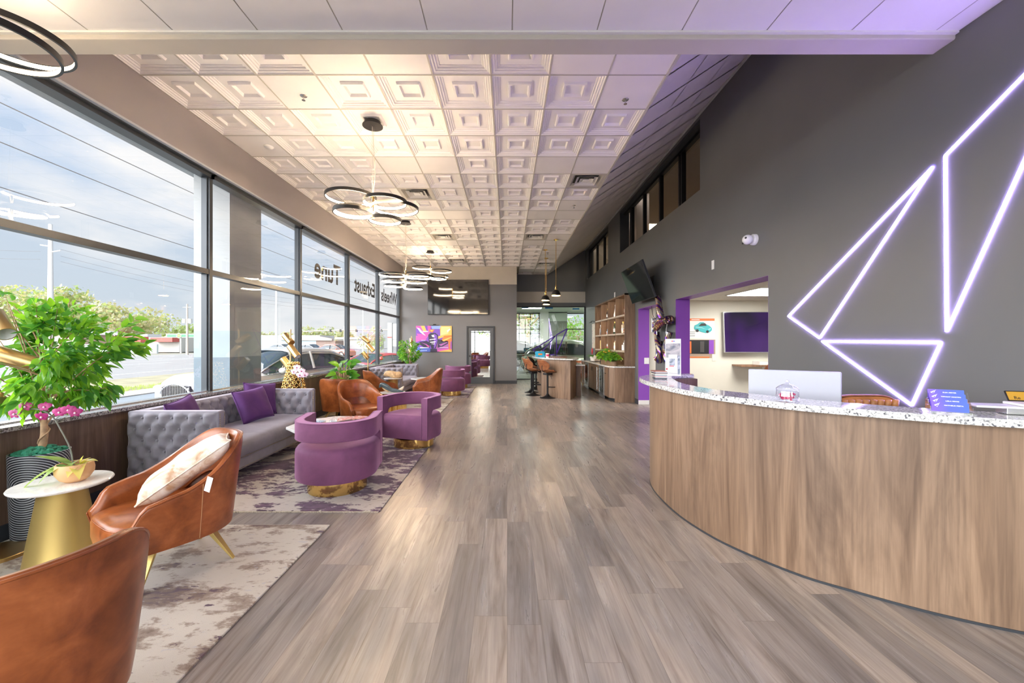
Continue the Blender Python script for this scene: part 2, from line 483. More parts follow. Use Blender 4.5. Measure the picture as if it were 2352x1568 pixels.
for r in range(-3, 19):
    for c in range(9):
        ya = Y0 + (r + 3) * T; xa = X0 + c * T
        if ya > YB - 0.05 and xa < 0.2: continue
        yb = min(ya + T, YG if xa > 0.2 else YB)
        g = .004
        if (r, c) in flat or yb - ya < .5:
            if (r, c) in vent_cells:
                continue
            ceil.add([(xa + g, ya + g, HC), (xa + T - g, ya + g, HC), (xa + T - g, yb - g, HC), (xa + g, yb - g, HC)], [(0, 1, 2, 3)])
            continue
        vs = []; fs = []
        for d, h in prof:
            d += g
            vs += [(xa + d, ya + d, HC + h), (xa + T - d, ya + d, HC + h), (xa + T - d, ya + T - d, HC + h), (xa + d, ya + T - d, HC + h)]
        for k in range(len(prof) - 1):
            for q in range(4):
                fs.append((k * 4 + q, k * 4 + (q + 1) % 4, k * 4 + 4 + (q + 1) % 4, k * 4 + 4 + q))
        k = len(prof) - 1; fs.append((k * 4, k * 4 + 1, k * 4 + 2, k * 4 + 3))
        ceil.add(vs, fs)
cm = struct('ceiling', ceil, CEIL)
grid_mb = MB()
gz0, gz1 = HC - .004, HC + .006
for c in range(10):
    x = X0 + c * T
    grid_mb.box(x - .008, x + .008, 3.0, YG if x > .3 else YB, gz0, gz1)
for r in range(-3, 20):
    y = Y0 + (r + 3) * T
    if y < YB: grid_mb.box(X0, 1.66, y - .008, y + .008, gz0, gz1)
    elif y < YG: grid_mb.box(.35, 1.66, y - .008, y + .008, gz0, gz1)
struct('ceiling_grid', grid_mb, CEIL_G)
struct('ceiling_deck', MB().box(-4.1, 1.68, 3.0, 16.5, HC + .055, HC + .15), CEIL_G)
# sloped ceiling rising to the right-hand wall
sl = MB()
sx0, sz0, sx1, sz1 = 1.665, HC, 3.22, 5.32
nrow = 3
for i in range(22):
    for k in range(nrow):
        a = k / nrow; b = (k + 1) / nrow
        ya = 3.0 + i * 0.61; yb = min(ya + 0.61, YG)
        p = lambda t, y, dz=0: (sx0 + (sx1 - sx0) * t, y, sz0 + (sz1 - sz0) * t + dz)
        e = .005
        sl.add([p(a + e, ya + .004), p(b - e, ya + .004), p(b - e, yb - .004, .012), p(a + e, yb - .004, .012)], [(0, 1, 2, 3)])
sl.add([(sx0, 3.0, sz0 + .02), (sx1, 3.0, sz1 + .02), (sx1, YG, sz1 + .02), (sx0, YG, sz0 + .02)], [(0, 1, 2, 3)])
struct('ceiling_slope', sl, CEIL_S)
struct('ceiling_edge', MB().box(1.652, 1.678, 3.0, YG, HC - .012, HC + .02), CEIL_G)
# lower ceiling over the entrance and the beam that closes it
fc = MB()
fx0 = -3.555
k = 0
x = -4.10
for i in range(13):
    xa = -1.165 + (i - 5) * 0.60; xb = xa + 0.60
    for j in range(6):
        ya = 2.84 - (j + 1) * 0.9; yb = ya + 0.9
        fc.add([(max(xa, -4.05) + .004, ya + .003, HF), (min(xb, 3.25) - .004, ya + .003, HF), (min(xb, 3.25) - .004, yb - .003, HF), (max(xa, -4.05) + .004, yb - .003, HF)], [(0, 1, 2, 3)])
struct('ceiling_front', fc, CEIL)
struct('ceiling_front_grid', MB().box(-4.1, 3.3, YF - .1, 2.86, HF + .003, HF + .08), CEIL_G)
beam = MB().box(-4.05, XR + .02, 2.86, 3.02, 3.668, 5.4)
struct('beam_front', beam, BEIGE_W, bevel=.01)
struct('trim_1', MB().box(-4.0, XR, 2.835, 2.862, HF - .012, HF + .004), WHITE_T)
# left wall with its window band
wl = MB()
wl.box(-4.04, XL, YF, YB, 3.74, HC + .1)
struct('wall_left', wl, TAUPE_W)
struct('wall_left_panel', MB().box(-4.04, -3.80, YF, YB, 0.0, .825), WALNUT_DK)
struct('baseboard_left', MB().box(-3.80, -3.786, YF, YB, 0, .128), BASEB)
struct('sill_left', MB().box(-4.04, -3.772, YF, YB, .825, .862), GRANITE_G, bevel=.003)
# windows: one frame per bay
mull = [-1.67 - 2.33, -1.67, .66, 2.99, 5.31, 7.63, 9.96, 12.29, 14.62]
GX = -3.985
for i in range(len(mull) - 1):
    a, b = mull[i], mull[i + 1]
    if b < YF: continue
    fr = MB()
    fr.box(-4.035, -3.925, b - .028, b + .028, .862, 3.74)          # mullion
    fr.box(-4.02, -3.95, b + .028, b + .046, .862, 3.74); fr.box(-4.02, -3.95, b - .046, b - .028, .862, 3.74)
    fr.box(-4.035, -3.93, a + .03, b - .03, 2.405, 2.47)            # transom
    fr.box(-4.035, -3.90, a - .03, b + .03, 3.675, 3.74)            # head
    fr.box(-4.0, -3.86, a - .03, b + .03, 3.715, 3.742)
    w = struct('window_%d' % (i + 1), fr, FRAME)
    obj('foot_rail', MB().box(-4.03, -3.94, a + .03, b - .03, .862, .872), CHROME, w)
    for z0, z1 in ((.87, 2.41), (2.465, 3.68)):
        gl = MB().add([(GX, a + .03, z0), (GX, b - .03, z0), (GX, b - .03, z1), (GX, a + .03, z1)], [(0, 1, 2, 3)])
        obj('pane', gl, GLASS, w)
struct('trim_2', MB().box(-3.90, -3.815, YF, YB, 3.726, 3.748), plain('pale_blue_reveal', (.42, .45, .50), .4))
# back wall (left of the bar recess) with a warm band above
struct('wall_back', MB().box(-4.04, .35, YB, YG + .12, 0, HC + .05), GREY_F)
struct('wall_back_band', MB().box(XL, .352, YB - .004, YB + .002, 3.64, HC + .01), BEIGE_W)
struct('baseboard_back', MB().box(-.455, .362, YB - .014, YB, 0, .115), BASEB)
# right wall with openings
def wall_grid(x0, x1, ys, zs, holes):
    mb = MB()
    for i in range(len(ys) - 1):
        for j in range(len(zs) - 1):
            yc = (ys[i] + ys[i + 1]) / 2; zc = (zs[j] + zs[j + 1]) / 2
            if any(h[0] < yc < h[1] and h[2] < zc < h[3] for h in holes): continue
            mb.box(x0, x1, ys[i], ys[i + 1], zs[j], zs[j + 1])
    return mb
D2 = (8.64, 9.78, 0, 2.325); O1 = (4.91, 7.61, 0, 2.33); C1 = (6.65, 11.38, 4.04, 5.22); C2 = (12.70, 16.05, 4.04, 5.22)
ys = sorted({YF, 4.91, 7.61, 8.64, 9.78, 6.65, 11.38, 12.70, 16.05, YG + .1})
struct('wall_right', wall_grid(XR, 3.466, ys, [0, 2.325, 4.04, 5.22, 5.5], [D2, O1, C1, C2]), GREY_W)
jm = MB()
jm.box(XR + .001, 3.468, 7.606, 7.612, 0, 2.33); jm.box(XR + .001, 3.468, 4.905, 7.61, 2.322, 2.332)
jm.box(XR + .001, 3.468, 4.908, 4.914, 0, 2.33)
struct('trim_3', jm, PURPLE_W)
jm = MB(); jm.box(XR + .001, 3.468, 9.774, 9.782, 0, 2.325); jm.box(XR + .001, 3.468, 8.64, 9.78, 2.318, 2.328); jm.box(XR + .001, 3.468, 8.638, 8.644, 0, 2.325)
struct('trim_4', jm, PURPLE_W)
struct('baseboard_right', MB().box(XR + .002, 3.46, 9.762, 9.775, 0, .10).box(3.47, 3.485, 9.9, 11, 0, .1), WHITE_T)
struct('baseboard_right_dark', MB().box(XR - .014, XR, 9.78, 9.99, 0, .12).box(XR - .014, XR, 7.62, 8.64, 0, .12).box(XR - .014, XR, -2.5, 4.9, 0, .12), BASEB)
# clerestory glazing
def clerestory(nm, a, b, mulls, z1, zl):
    m = MB()
    for y in mulls: m.box(3.31, 3.39, y - .03, y + .03, 4.04, z1)
    m.box(3.31, 3.39, a, b, z1 - .09, z1); m.box(3.31, 3.39, a, b, 4.04, 4.07)
    w = struct(nm, m, BLACK_M)
    obj('pane', MB().add([(3.35, a, 4.05), (3.35, b, 4.05), (3.35, b, z1), (3.35, a, z1)], [(0, 1, 2, 3)]), GLASS, w)
clerestory('window_20', 6.65, 11.38, [7.62, 7.72, 8.71, 9.75, 10.78, 10.70], 5.20, 0)
clerestory('window_21', 12.70, 16.05, [13.75, 14.85, 16.0], 5.20, 0)
struct('trim_5', MB().box(XR + .002, 3.45, 6.66, 11.37, 5.17, 5.22).box(XR + .002, 3.45, 12.7, 16.05, 5.17, 5.22).box(XR + .002, 3.45, 11.372, 11.384, 4.04, 5.2).box(XR + .002, 3.45, 16.045, 16.055, 4.04, 5.2), BASEB)
struct('trim_6', MB().box(3.17, 3.205, 3.02, YG, 5.275, 5.315), plain('grey_wall_angle', (.5, .5, .5), .5))
# storage loft seen through the clerestory
loft = MB()
loft.box(3.5, 7.5, 5.5, 17, 5.62, 5.70); loft.box(7.3, 7.5, 5.5, 17, 3.4, 5.7); loft.box(3.5, 7.5, 16.9, 17, 3.4, 5.7); loft.box(3.5, 7.5, 5.3, 5.5, 3.4, 5.7)
loft.box(3.47, 7.5, 5.3, 17, 3.3, 3.4)
struct('wall_loft', loft, plain('loft_tan', (.36, .28, .19), .7))
struct('wall_loft_pier', MB().box(3.55, 3.9, 11.0, 11.3, 3.4, 5.6).box(3.55, 3.9, 12.6, 12.9, 3.4, 5.6), plain('loft_beige', (.62, .48, .38), .7))
t = thing('ceiling_light', 'warm panel light in the loft seen through the clerestory', 'light', (4.9, 14.4, 5.62)); obj('housing', MB().box(-.32, .32, -.62, .62, -.03, 0), WHITE_T, t); obj('diffuser', MB().box(-.3, .3, -.6, .6, -.036, -.03), emit('loft_light', (1, .85, .6), 9), t)
# recess at the bar: header over the glass front
gw = MB()
gw.box(.35, XR + .3, YG, YG + .14, 3.14, 5.6)
struct('wall_glass_header', gw, GREY_W)
struct('wall_header_band', MB().box(.352, XR - .002, YG - .005, YG, 3.14, 3.59), BEIGE_W)
struct('wall_header_low', MB().box(.352, XR, YG - .004, YG + .14, 2.985, 3.14), GREY_W)
# entrance front behind the camera: glass storefront
sf = MB()
for x in (-4.0, -2.6, -1.2, .2, 1.6, 3.25): sf.box(x - .03, x + .03, YF - .1, YF, 0, HF)
sf.box(-4, 3.3, YF - .1, YF, 2.3, 2.37); sf.box(-4, 3.3, YF - .1, YF, 3.62, 3.75); sf.box(-4, 3.3, YF - .1, YF, 0, .06)
w = struct('window_30', sf, FRAME)
obj('pane', MB().add([(-4, YF - .05, 0), (3.3, YF - .05, 0), (3.3, YF - .05, HF), (-4, YF - .05, HF)], [(0, 1, 2, 3)]), GLASS, w)

# ------------------------------------------------------------------ office behind the right wall
off = MB()
off.box(3.466, 8.2, 9.90, 10.0, 0, 2.7)
off.box(8.1, 8.2, 1.4, 9.9, 0, 2.7); pass
struct('wall_office', off, CREAM_W)
struct('wall_office_rear', MB().box(3.466, 8.2, 1.3, 1.4, 0, 2.7), PURPLE_W)
oc = MB()
for i in range(8):
    for j in range(15):
        xa = 3.466 + i * .61; ya = 1.39 + j * .61
        oc.add([(xa + .006, ya + .006, 2.545), (xa + .604, ya + .006, 2.545), (xa + .604, min(ya + .604, 9.9), 2.545), (xa + .006, min(ya + .604, 9.9), 2.545)], [(0, 1, 2, 3)])
struct('ceiling_office', oc, plain('office_tile', (.72, .69, .60), .7, var=.05, vs=30))
struct('ceiling_office_grid', MB().box(3.466, 8.2, 1.3, 10, 2.55, 2.62), CEIL_G)
struct('floor_office', MB().box(3.6, 8.2, 1.3, 11.2, -.1, 0), FLOOR)
t = thing('ceiling_light', 'glowing white flat panel light in the office ceiling', 'light', (5.45, 8.2, 2.545))
obj('frame', MB().box(-.66, .66, -.62, .62, -.012, 0), WHITE_T, t)
obj('diffuser', MB().box(-.62, .62, -.58, .58, -.018, -.012), emit('office_panel_light', (1, .97, .92), PANEL_E), t)

# office television
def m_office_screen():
    t = NT('painted_reflection_screen'); n = t.noise(t.co((1, 1, .5)), 1.1, 2)
    c = t.ramp(n, [(.38, (.010, .006, .03)), (.5, (.045, .006, .12)), (.62, (.07, .012, .17))])  # purple reflection painted into the screen as a faint glow
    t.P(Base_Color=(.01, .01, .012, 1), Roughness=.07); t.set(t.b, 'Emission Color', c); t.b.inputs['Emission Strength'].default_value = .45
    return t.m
t = thing('television', 'large wall television reflecting purple inside the cream office', 'television', (6.22, 9.79, 1.76))
M = Matrix.Rotation(radians(-4), 4, 'X')
obj('bezel', MB().box(-.93, .93, -.02, .04, -.50, .50, M=M), plain('silver_bezel', (.45, .45, .45), .3, .5), t, bevel=.004)
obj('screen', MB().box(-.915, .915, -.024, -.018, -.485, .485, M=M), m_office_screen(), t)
obj('wall_bracket', MB().box(-.3, .3, .04, .10, -.2, .2), BLACK_M, t)
# wall posters
def poster(name, label, x0, x1, z0, z1, parts):
    t = thing(name, label, 'poster', (0, 0, 0))
    mats = []; mb = MB()
    mb.box(x0, x1, 9.893, 9.90, z0, z1, 0); mats.append(parts[0])
    for i, (a, b, c, d, m) in enumerate(parts[1:]):
        mb.box(x0 + a * (x1 - x0), x0 + b * (x1 - x0), 9.889 - i * .0003, 9.8925, z0 + c * (z1 - z0), z0 + d * (z1 - z0), i + 1); mats.append(m)
    obj('sheet', mb, mats, t)
    return t
PW = plain('poster_white', (.78, .78, .74), .5); ORG = plain('poster_orange', (.80, .17, .03), .5)
tp = poster('poster', 'white wall poster with orange banner and teal sports car', 4.15, 5.12, 1.62, 2.10,
       [PW, (0, 1, .88, 1, ORG), (.1, .5, .30, .32, CHROME), (.1, .5, .2, .22, CHROME), (.1, .5, .1, .12, CHROME)])
TEAL = plain('poster_teal', (.05, .42, .45), .4)
car_out = [(-.28, .0), (-.26, .07), (-.17, .10), (-.08, .15), (.03, .15), (.12, .10), (.24, .055), (.31, .0), (.31, -.05), (.24, -.10), (.10, -.12), (-.05, -.09), (-.18, -.05), (-.26, -.03)]
Mp = Matrix.Translation((4.82, 9.886, 1.86)) @ Matrix.Rotation(pi / 2, 4, 'X')
obj('printed_car', MB().prism([(a * .75, b * 1.0) for a, b in car_out], 0, .003, M=Mp), TEAL, tp)
obj('printed_window', MB().prism([(-.10, .05), (-.03, .12), (.07, .12), (.10, .06)], .003, .005, M=Mp), BLACK_P, tp)
for wx, wy in ((-.13, -.06), (.12, -.085)): obj('printed_wheel', MB().cyl((0, 0, 0), .035, .003, .006, 16, M=Mp @ Matrix.Translation((wx, wy, 0))), BLACK_P, tp)
obj('printed_stripe', MB().prism([(.14, -.02), (.20, .0), (.21, -.02), (.15, -.045)], .003, .005, M=Mp).prism([(-.17, .035), (-.02, .02), (.1, -.03), (-.02, .005), (-.17, .02)], .003, .005, M=Mp), plain('poster_teal_light', (.35, .62, .62), .4), tp)
obj('printed_text', MB().box(4.55, 4.75, 9.886, 9.8895, 2.062, 2.078), WHITE_P, tp)
tp = poster('poster', 'wall poster of a dark garage photo with orange foot band', 4.15, 5.14, 1.13, 1.58,
       [plain('poster_tan', (.36, .27, .20), .5), (0, .96, .22, .97, BLACK_P), (.3, .4, .25, .9, ORG), (.62, .72, .3, .9, CHROME), (.84, .96, .22, .97, PURPLE_W), (0, .85, .0, .06, ORG)])
# wall shelf desk in the office and its white socket plate
t = thing('wall_shelf', 'narrow floating shelf desk on the cream office wall', 'shelf', (0, 0, 0))
obj('board', MB().box(5.55, 7.6, 9.50, 9.897, .93, .97), WALNUT_SH, t)
obj('bracket', MB().prism([(0, 0), (0, -.38), (-.03, -.38), (-.33, -.03), (-.33, 0)], 0, .03, M=Matrix.Translation((6.3, 9.895, .93)) @ Matrix.Rotation(pi / 2, 4, 'Y') @ Matrix.Rotation(pi / 2, 4, 'Z') @ Matrix.Identity(4)), WHITE_T, t)
tag(obj('storage_box', MB().box(6.05, 6.5, 9.6, 9.88, .97, 1.05), WHITE_T), 'low white box on the floating office shelf', 'box')
tag(obj('socket_plate', MB().box(5.06, 5.15, 9.89, 9.90, 1.05, 1.22), plain('ivory_plate', (.74, .71, .62), .4), bevel=.003), 'ivory blank wall plate below the office television', 'wall plate')
t = thing('wall_switch', 'white rocker switch on the purple doorway jamb', 'switch', (3.40, 9.772, 1.06))
obj('plate', MB().box(-.058, .058, -.006, 0, -.075, .075), WHITE_P, t, bevel=.002)
obj('rocker', MB().box(-.018, .018, -.010, -.006, -.035, .035), WHITE_P, t)

# ------------------------------------------------------------------ neon on the right wall
NEON = emit('violet_led', (0.48, 0.34, 1.0), NEON_E)
def neon(label, pts, closed=True):
    t = thing('neon_sign', label, 'neon sign', (0, 0, 0), group='violet neon shapes on the charcoal wall')
    n = len(pts)
    L = n if closed else n - 1
    for i in range(L):
        a, b = Vector((XR - .012, *pts[i])), Vector((XR - .012, *pts[(i + 1) % n]))
        d = (b - a).normalized(); b2 = b + d * 0.0
        s = Vector((0, -d.z, d.y)) * .0062
        mb = MB()
        q = [a - s, b2 - s, b2 + s, a + s]
        mb.add([p + Vector((.004, 0, 0)) for p in q] + [p + Vector((.010, 0, 0)) for p in q],
               [(0, 1, 2, 3), (4, 5, 6, 7), (0, 1, 5, 4), (1, 2, 6, 5), (2, 3, 7, 6), (3, 0, 4, 7)])
        obj('light_tube', mb, NEON, t)
    return t
neon('narrow violet neon triangle leaning left on the charcoal wall', [(4.557, 1.803), (4.102, 1.547), (3.01, 2.823)])
neon('small violet neon triangle pointing down above the reception desk', [(4.070, 1.515), (2.954, 1.503), (3.168, 1.005)])
neon('tall violet neon triangle running out at the top right', [(2.926, 2.865), (2.916, 1.583), (2.17, 3.357)])

# ------------------------------------------------------------------ ceiling fittings
def vent(x, y, label):
    t = thing('ceiling_vent', label, 'air vent', (x, y, HC), group='square diffusers in the coffered ceiling')
    h = T / 2 - .006
    def ring(a, b, za, zb, mb):
        vs = [(-a, -a, za), (a, -a, za), (a, a, za), (-a, a, za), (-b, -b, zb), (b, -b, zb), (b, b, zb), (-b, b, zb)]
        mb.add(vs, [(k, (k + 1) % 4, 4 + (k + 1) % 4, 4 + k) for k in range(4)])
    mb = MB(); ring(h, h - .05, 0, 0, mb); ring(h - .05, h - .10, 0, .05, mb)
    obj('frame', mb, CEIL_G, t)
    for q, (a, b) in enumerate(((.18, .13), (.115, .05))):
        mb = MB(); ring(a, b, -.006, .03 + q * .004, mb); ring(a, a - .004, -.006, -.002, mb)
        obj('louver', mb, WHITE_T, t)
    obj('centre_plate', MB().box(-.055, .055, -.055, .055, .0, .01), WHITE_T, t)
    obj('duct', MB().box(-h + .09, h - .09, -h + .09, h - .09, .048, .052), BLACK_M, t)
for (r, c), lb in zip(vent_cells, ['ceiling vent in the rightmost column, largest and nearest', 'ceiling vent just above the near ring chandelier',
                               'ceiling vent right of the second chandelier canopy', 'ceiling vent in the middle distance left of the brass pendants',
                               'ceiling vent above the third ring chandelier near the back wall', 'small ceiling vent farthest back above the pendants']):
    vent(X0 + (c + .5) * T, Y0 + (r + 3.5) * T, lb)
def sprinkler(x, y, label):
    t = thing('sprinkler_head', label, 'sprinkler', (x, y, HC), group='sprinkler heads')
    obj('escutcheon', MB().lathe([(.001, -.004), (.035, -.004), (.04, 0)], n=20), CHROME, t, smooth=True)
    obj('nozzle', MB().cyl((0, 0, 0), .009, -.045, -.004, 10).cyl((0, 0, 0), .02, -.05, -.046, 12), CHROME, t)
sprinkler(X0 + 2.5 * T, 4.53, 'sprinkler head on the plain tile nearest the windows')
sprinkler(X0 + 8.5 * T, 4.60, 'sprinkler head on the plain tile nearest the right wall')
sprinkler(X0 + 8.5 * T, Y0 + 8.5 * T, 'sprinkler head on the right plain tile behind the nearest vent')
sprinkler(X0 + 8.5 * T - .1, Y0 + 15.5 * T, 'tiny sprinkler head between two brass pendant rods')
tag(obj('smoke_detector', MB().lathe([(.001, -.03), (.04, -.03), (.06, -.012), (.065, 0)], (X0 + .55 * T + .1, Y0 + 4.5 * T, HC), 20), WHITE_P, smooth=True),
    'small white sensor on the plain tile by the left wall', 'sensor')

# white plates, cameras on the walls
tag(obj('wall_plate', MB().box(XR - .008, XR, 6.19, 6.26, 2.64, 2.78), WHITE_P, bevel=.002), 'white blank plate on charcoal wall beside the security camera', 'wall plate')
tag(obj('wall_plate', MB().box(XR - .008, XR, 11.85, 11.97, 2.85, 3.00), WHITE_P, bevel=.002), 'white blank plate above the bottle shelves', 'wall plate')
def dome(loc, rz, label, s=1):
    t = thing('security_camera', label, 'camera', loc, rz)
    Mx = Matrix.Rotation(-pi / 2, 4, 'Y') @ Matrix.Scale(s, 4)
    obj('base', MB().lathe([(.062, 0), (.062, .03), (.055, .04)], n=24, M=Mx), WHITE_P, t, smooth='auto')
    obj('body', MB().ball((-.085 * s, 0, 0), .055 * s, 20), WHITE_P, t, smooth=True)
    obj('lens', MB().lathe([(.001, .0), (.02, .0), (.024, -.012)], (-.125 * s, .025 * s, -.022 * s), 16, M=Matrix.Rotation(radians(-65), 4, 'Y')), BLACK_P, t, smooth=True)
    obj('lens', MB().ball((-.122 * s, -.03 * s, .012 * s), .013 * s, 10), BLACK_P, t, smooth=True)
dome((XR, 5.17, 2.83), 0, 'white turret security camera high on the charcoal wall', 1.15)
dome((-3.70, 14.66, 3.80), radians(90), 'tiny white security camera in the far window corner', .9)

# ================================================================== SEATING
# tufted sofa -------------------------------------------------------------
def tuft(mb, O, U, V, N, w, h, nx, nz, depth, res=.0125, edge=.035, vtop=True):
    """quilted panel: origin O, axes U (width) V (height) N (outward)"""
    O, U, V, N = Vector(O), Vector(U), Vector(V), Vector(N)
    sx, sz = w / nx, h / nz
    btn = []
    for j in range(-1, nz + 1):
        for i in range(-1, nx + 1):
            btn.append(((i + .5 + (.5 if j % 2 else 0)) * sx, (j + .5) * sz))
    nu = max(8, int(w / res)); nv = max(6, int(h / res))
    def f(i, j):
        u = w * i / nu; v = h * j / nv
        a = u / sx; b = v / sz - .5
        # distance to the diagonal crease lines through the buttons
        p = (a - .5) + b * .5; q = (a - .5) - b * .5
        dp = abs(p - round(p)); dq = abs(q - round(q))
        e = min(dp, dq)
        crease = 1 - math.exp(-(e / .11) ** 1.0)
        dmin = min(((u - bu) ** 2 + (v - bv) ** 2) for bu, bv in btn)
        pit = 1 - math.exp(-dmin / (.040 ** 2))
        hgt = depth * (.40 * crease + .60) * pit
        m = min(u, w - u, v, h - v)
        hgt *= .25 + .75 * smooth(0, edge, m)
        if m <= 1e-6: hgt = 0
        return O + U * u + V * v + N * hgt
    mb.grid(f, nu + 1, nv + 1)
    return [O + U * bu + V * bv + N * .004 for bu, bv in btn if .02 < bu < w - .02 and .02 < bv < h - .02]
def make_sofa(label):
    t = thing('tufted_sofa', label, 'sofa', group='grey tufted velvet sofas')
    HB, Lh, D = .70, 1.00, .45            # height above leg, half length, half depth
    z0, z1 = .14, .82
    btn = []
    for s in (-1, 1):                      # arms
        mb = MB()
        mb.box(-D, D, s * Lh - (.10 if s > 0 else 0), s * Lh + (.10 if s < 0 else 0), z0, z1)
        o = obj('arm', mb, VELVET_GR, t, bevel=.018, seg=3)
        mb = MB()
        ysur = s * Lh
        b = tuft(mb, (-D + .01, ysur, z0 + .01), (1, 0, 0), (0, 0, 1), (0, s, 0), 2 * D - .03, z1 - z0 - .02, 6, 6, .050)
        ysi = s * (Lh - .10)
        b2 = tuft(mb, (-D + .1, ysi, .44), (1, 0, 0), (0, 0, 1), (0, -s, 0), 2 * D - .12, z1 - .46, 5, 3, .046)
        for p in b + b2: mb.ball(p, .013, 8)
        obj('tufted_panel', mb, VELVET_GR, o, smooth=True)
        for yo in (.018, .082):
            nb = MB().tube([(D + .0015, s * (Lh - yo), z0 + .02), (D + .0015, s * (Lh - yo), z0 + .65)], .0016, 4)
            for q in range(31): nb.ball((D + .002, s * (Lh - yo), z0 + .02 + q * .021), .0055, 6)
            obj('nailhead_row', nb, NAIL, o)
    mb = MB(); mb.box(-D, -D + .13, -Lh + .1, Lh - .1, z0, z1)
    back = obj('backrest', mb, VELVET_GR, t, bevel=.02, seg=3)
    mb = MB()
    b = tuft(mb, (-D + .13, -Lh + .1, .44), (0, 1, 0), (0, 0, 1), (1, 0, 0), 2 * Lh - .2, z1 - .45, 12, 3, .050)
    for p in b: mb.ball(p, .011, 8)
    obj('tufted_panel', mb, VELVET_GR, back, smooth=True)
    mb = MB()
    def seat(i, j):                        # crowned bench seat
        y = -Lh + .102 + (2 * Lh - .204) * i / 30
        prof = [(-D + .10, .24), (-D + .10, .455), (-D + .4, .470), (D - .08, .462), (D - .03, .450), (D + .005, .425), (D + .018, .385), (D + .012, .33), (D + .0, .285), (D - .01, .28), (-.1, .25)]
        x, z = prof[j]
        e = min(1, min(i, 30 - i) / 2.0); x = x if j in (0, 1, 10) else x - (1 - e) * .012; z = z - (1 - e) * .008
        return (x, y, z)
    mb.grid(seat, 31, 11, wrapv=True)
    obj('seat_cushion', mb, VELVET_GR, t, smooth='auto')
    mb = MB(); mb.box(-D + .05, D - .005, -Lh + .1, Lh - .1, z0, .29)
    rail = obj('seat_rail', mb, VELVET_GR, t, bevel=.01)
    for z in (z0 + .018, .268):
        nb = MB().tube([(D - .0035, -Lh + .12, z), (D - .0035, Lh - .12, z)], .0016, 4)
        for q in range(84): nb.ball((D - .002, -Lh + .12 + q * .0212, z), .0055, 6)
        obj('nailhead_row', nb, NAIL, rail)
    for sx in (-1, 1):
        for sy in (-1, 1):
            obj('leg', MB().lathe([(.018, 0), (.028, z0)], (sx * (D - .07), sy * (Lh - .07), 0), 12), BLACK_P, t)
    return t
sofa = make_sofa('grey tufted velvet sofa with purple cushions beneath the near windows')
sofa.location = (-3.29, 4.94, .006)
dup(sofa, (-3.29, 11.80, .006), label='grey tufted velvet sofa without cushions against the far corner')

def pillow(name, w, h, th, mat, label, cat_, M, tag_mat=None, group=None):
    mb = MB(); n = 22
    def f(sgn):
        def g(i, j):
            u = -1 + 2 * i / n; v = -1 + 2 * j / n
            pinch = 1 - .075 * (1 - v * v) * abs(u) ** 3 ; pinch2 = 1 - .085 * (1 - u * u) * abs(v) ** 3
            t = max(0.0, (1 - u ** 4) * (1 - v ** 4)) ** .55
            wv = .05 * sin(5 * u + 3 * v) * (1 - abs(u * v))
            wr = noise.noise(Vector((u * 2.3, v * 2.3, sgn * 3))) * .12
            return (u * w / 2 * pinch, v * h / 2 * pinch2, sgn * th / 2 * t * (1 + wv + wr))
        return g
    mb.grid(f(1), n + 1, n + 1); mb.grid(f(-1), n + 1, n + 1)
    o = obj(name, mb, mat, smooth=True, weld=.0005)
    pip = MB(); pts = []
    for k in range(4 * n):
        e, q = divmod(k, n)
        i, j = [(q, 0), (n, q), (n - q, n), (0, n - q)][e]
        x, y, _ = f(1)(i, j); pts.append((x, y, 0))
    pip.tube(pts, .005, 6, closed=True)
    obj('piping', pip, mat, o, smooth=True)
    o.matrix_world = M
    tag(o, label, cat_, group)
    return o
def lean(x, y, z, yaw, tilt, roll=0):
    """cushion plane normal faces yaw direction, tilted back"""
    return Matrix.Translation((x, y, z)) @ Matrix.Rotation(yaw, 4, 'Z') @ Matrix.Rotation(-tilt, 4, 'Y') @ Matrix.Rotation(pi / 2, 4, 'Y') @ Matrix.Rotation(pi / 2 + roll, 4, 'Z')
pillow('throw_pillow', .46, .44, .17, VELVET_DP, 'purple velvet pillow in front, tilted on the near sofa seat', 'pillow', lean(-3.33, 5.26, .69, radians(-18), radians(22), radians(5)), group='purple velvet pillows')
pillow('throw_pillow', .44, .44, .15, VELVET_DP, 'purple velvet pillow half hidden behind another in the sofa corner', 'pillow', lean(-3.47, 5.63, .72, radians(-30), radians(14), radians(-6)), group='purple velvet pillows')
pillow('throw_pillow', .44, .44, .16, VELVET_DP, 'purple velvet pillow peeking over the nearer sofa arm', 'pillow', lean(-3.42, 4.26, .70, radians(8), radians(16), radians(8)), group='purple velvet pillows')

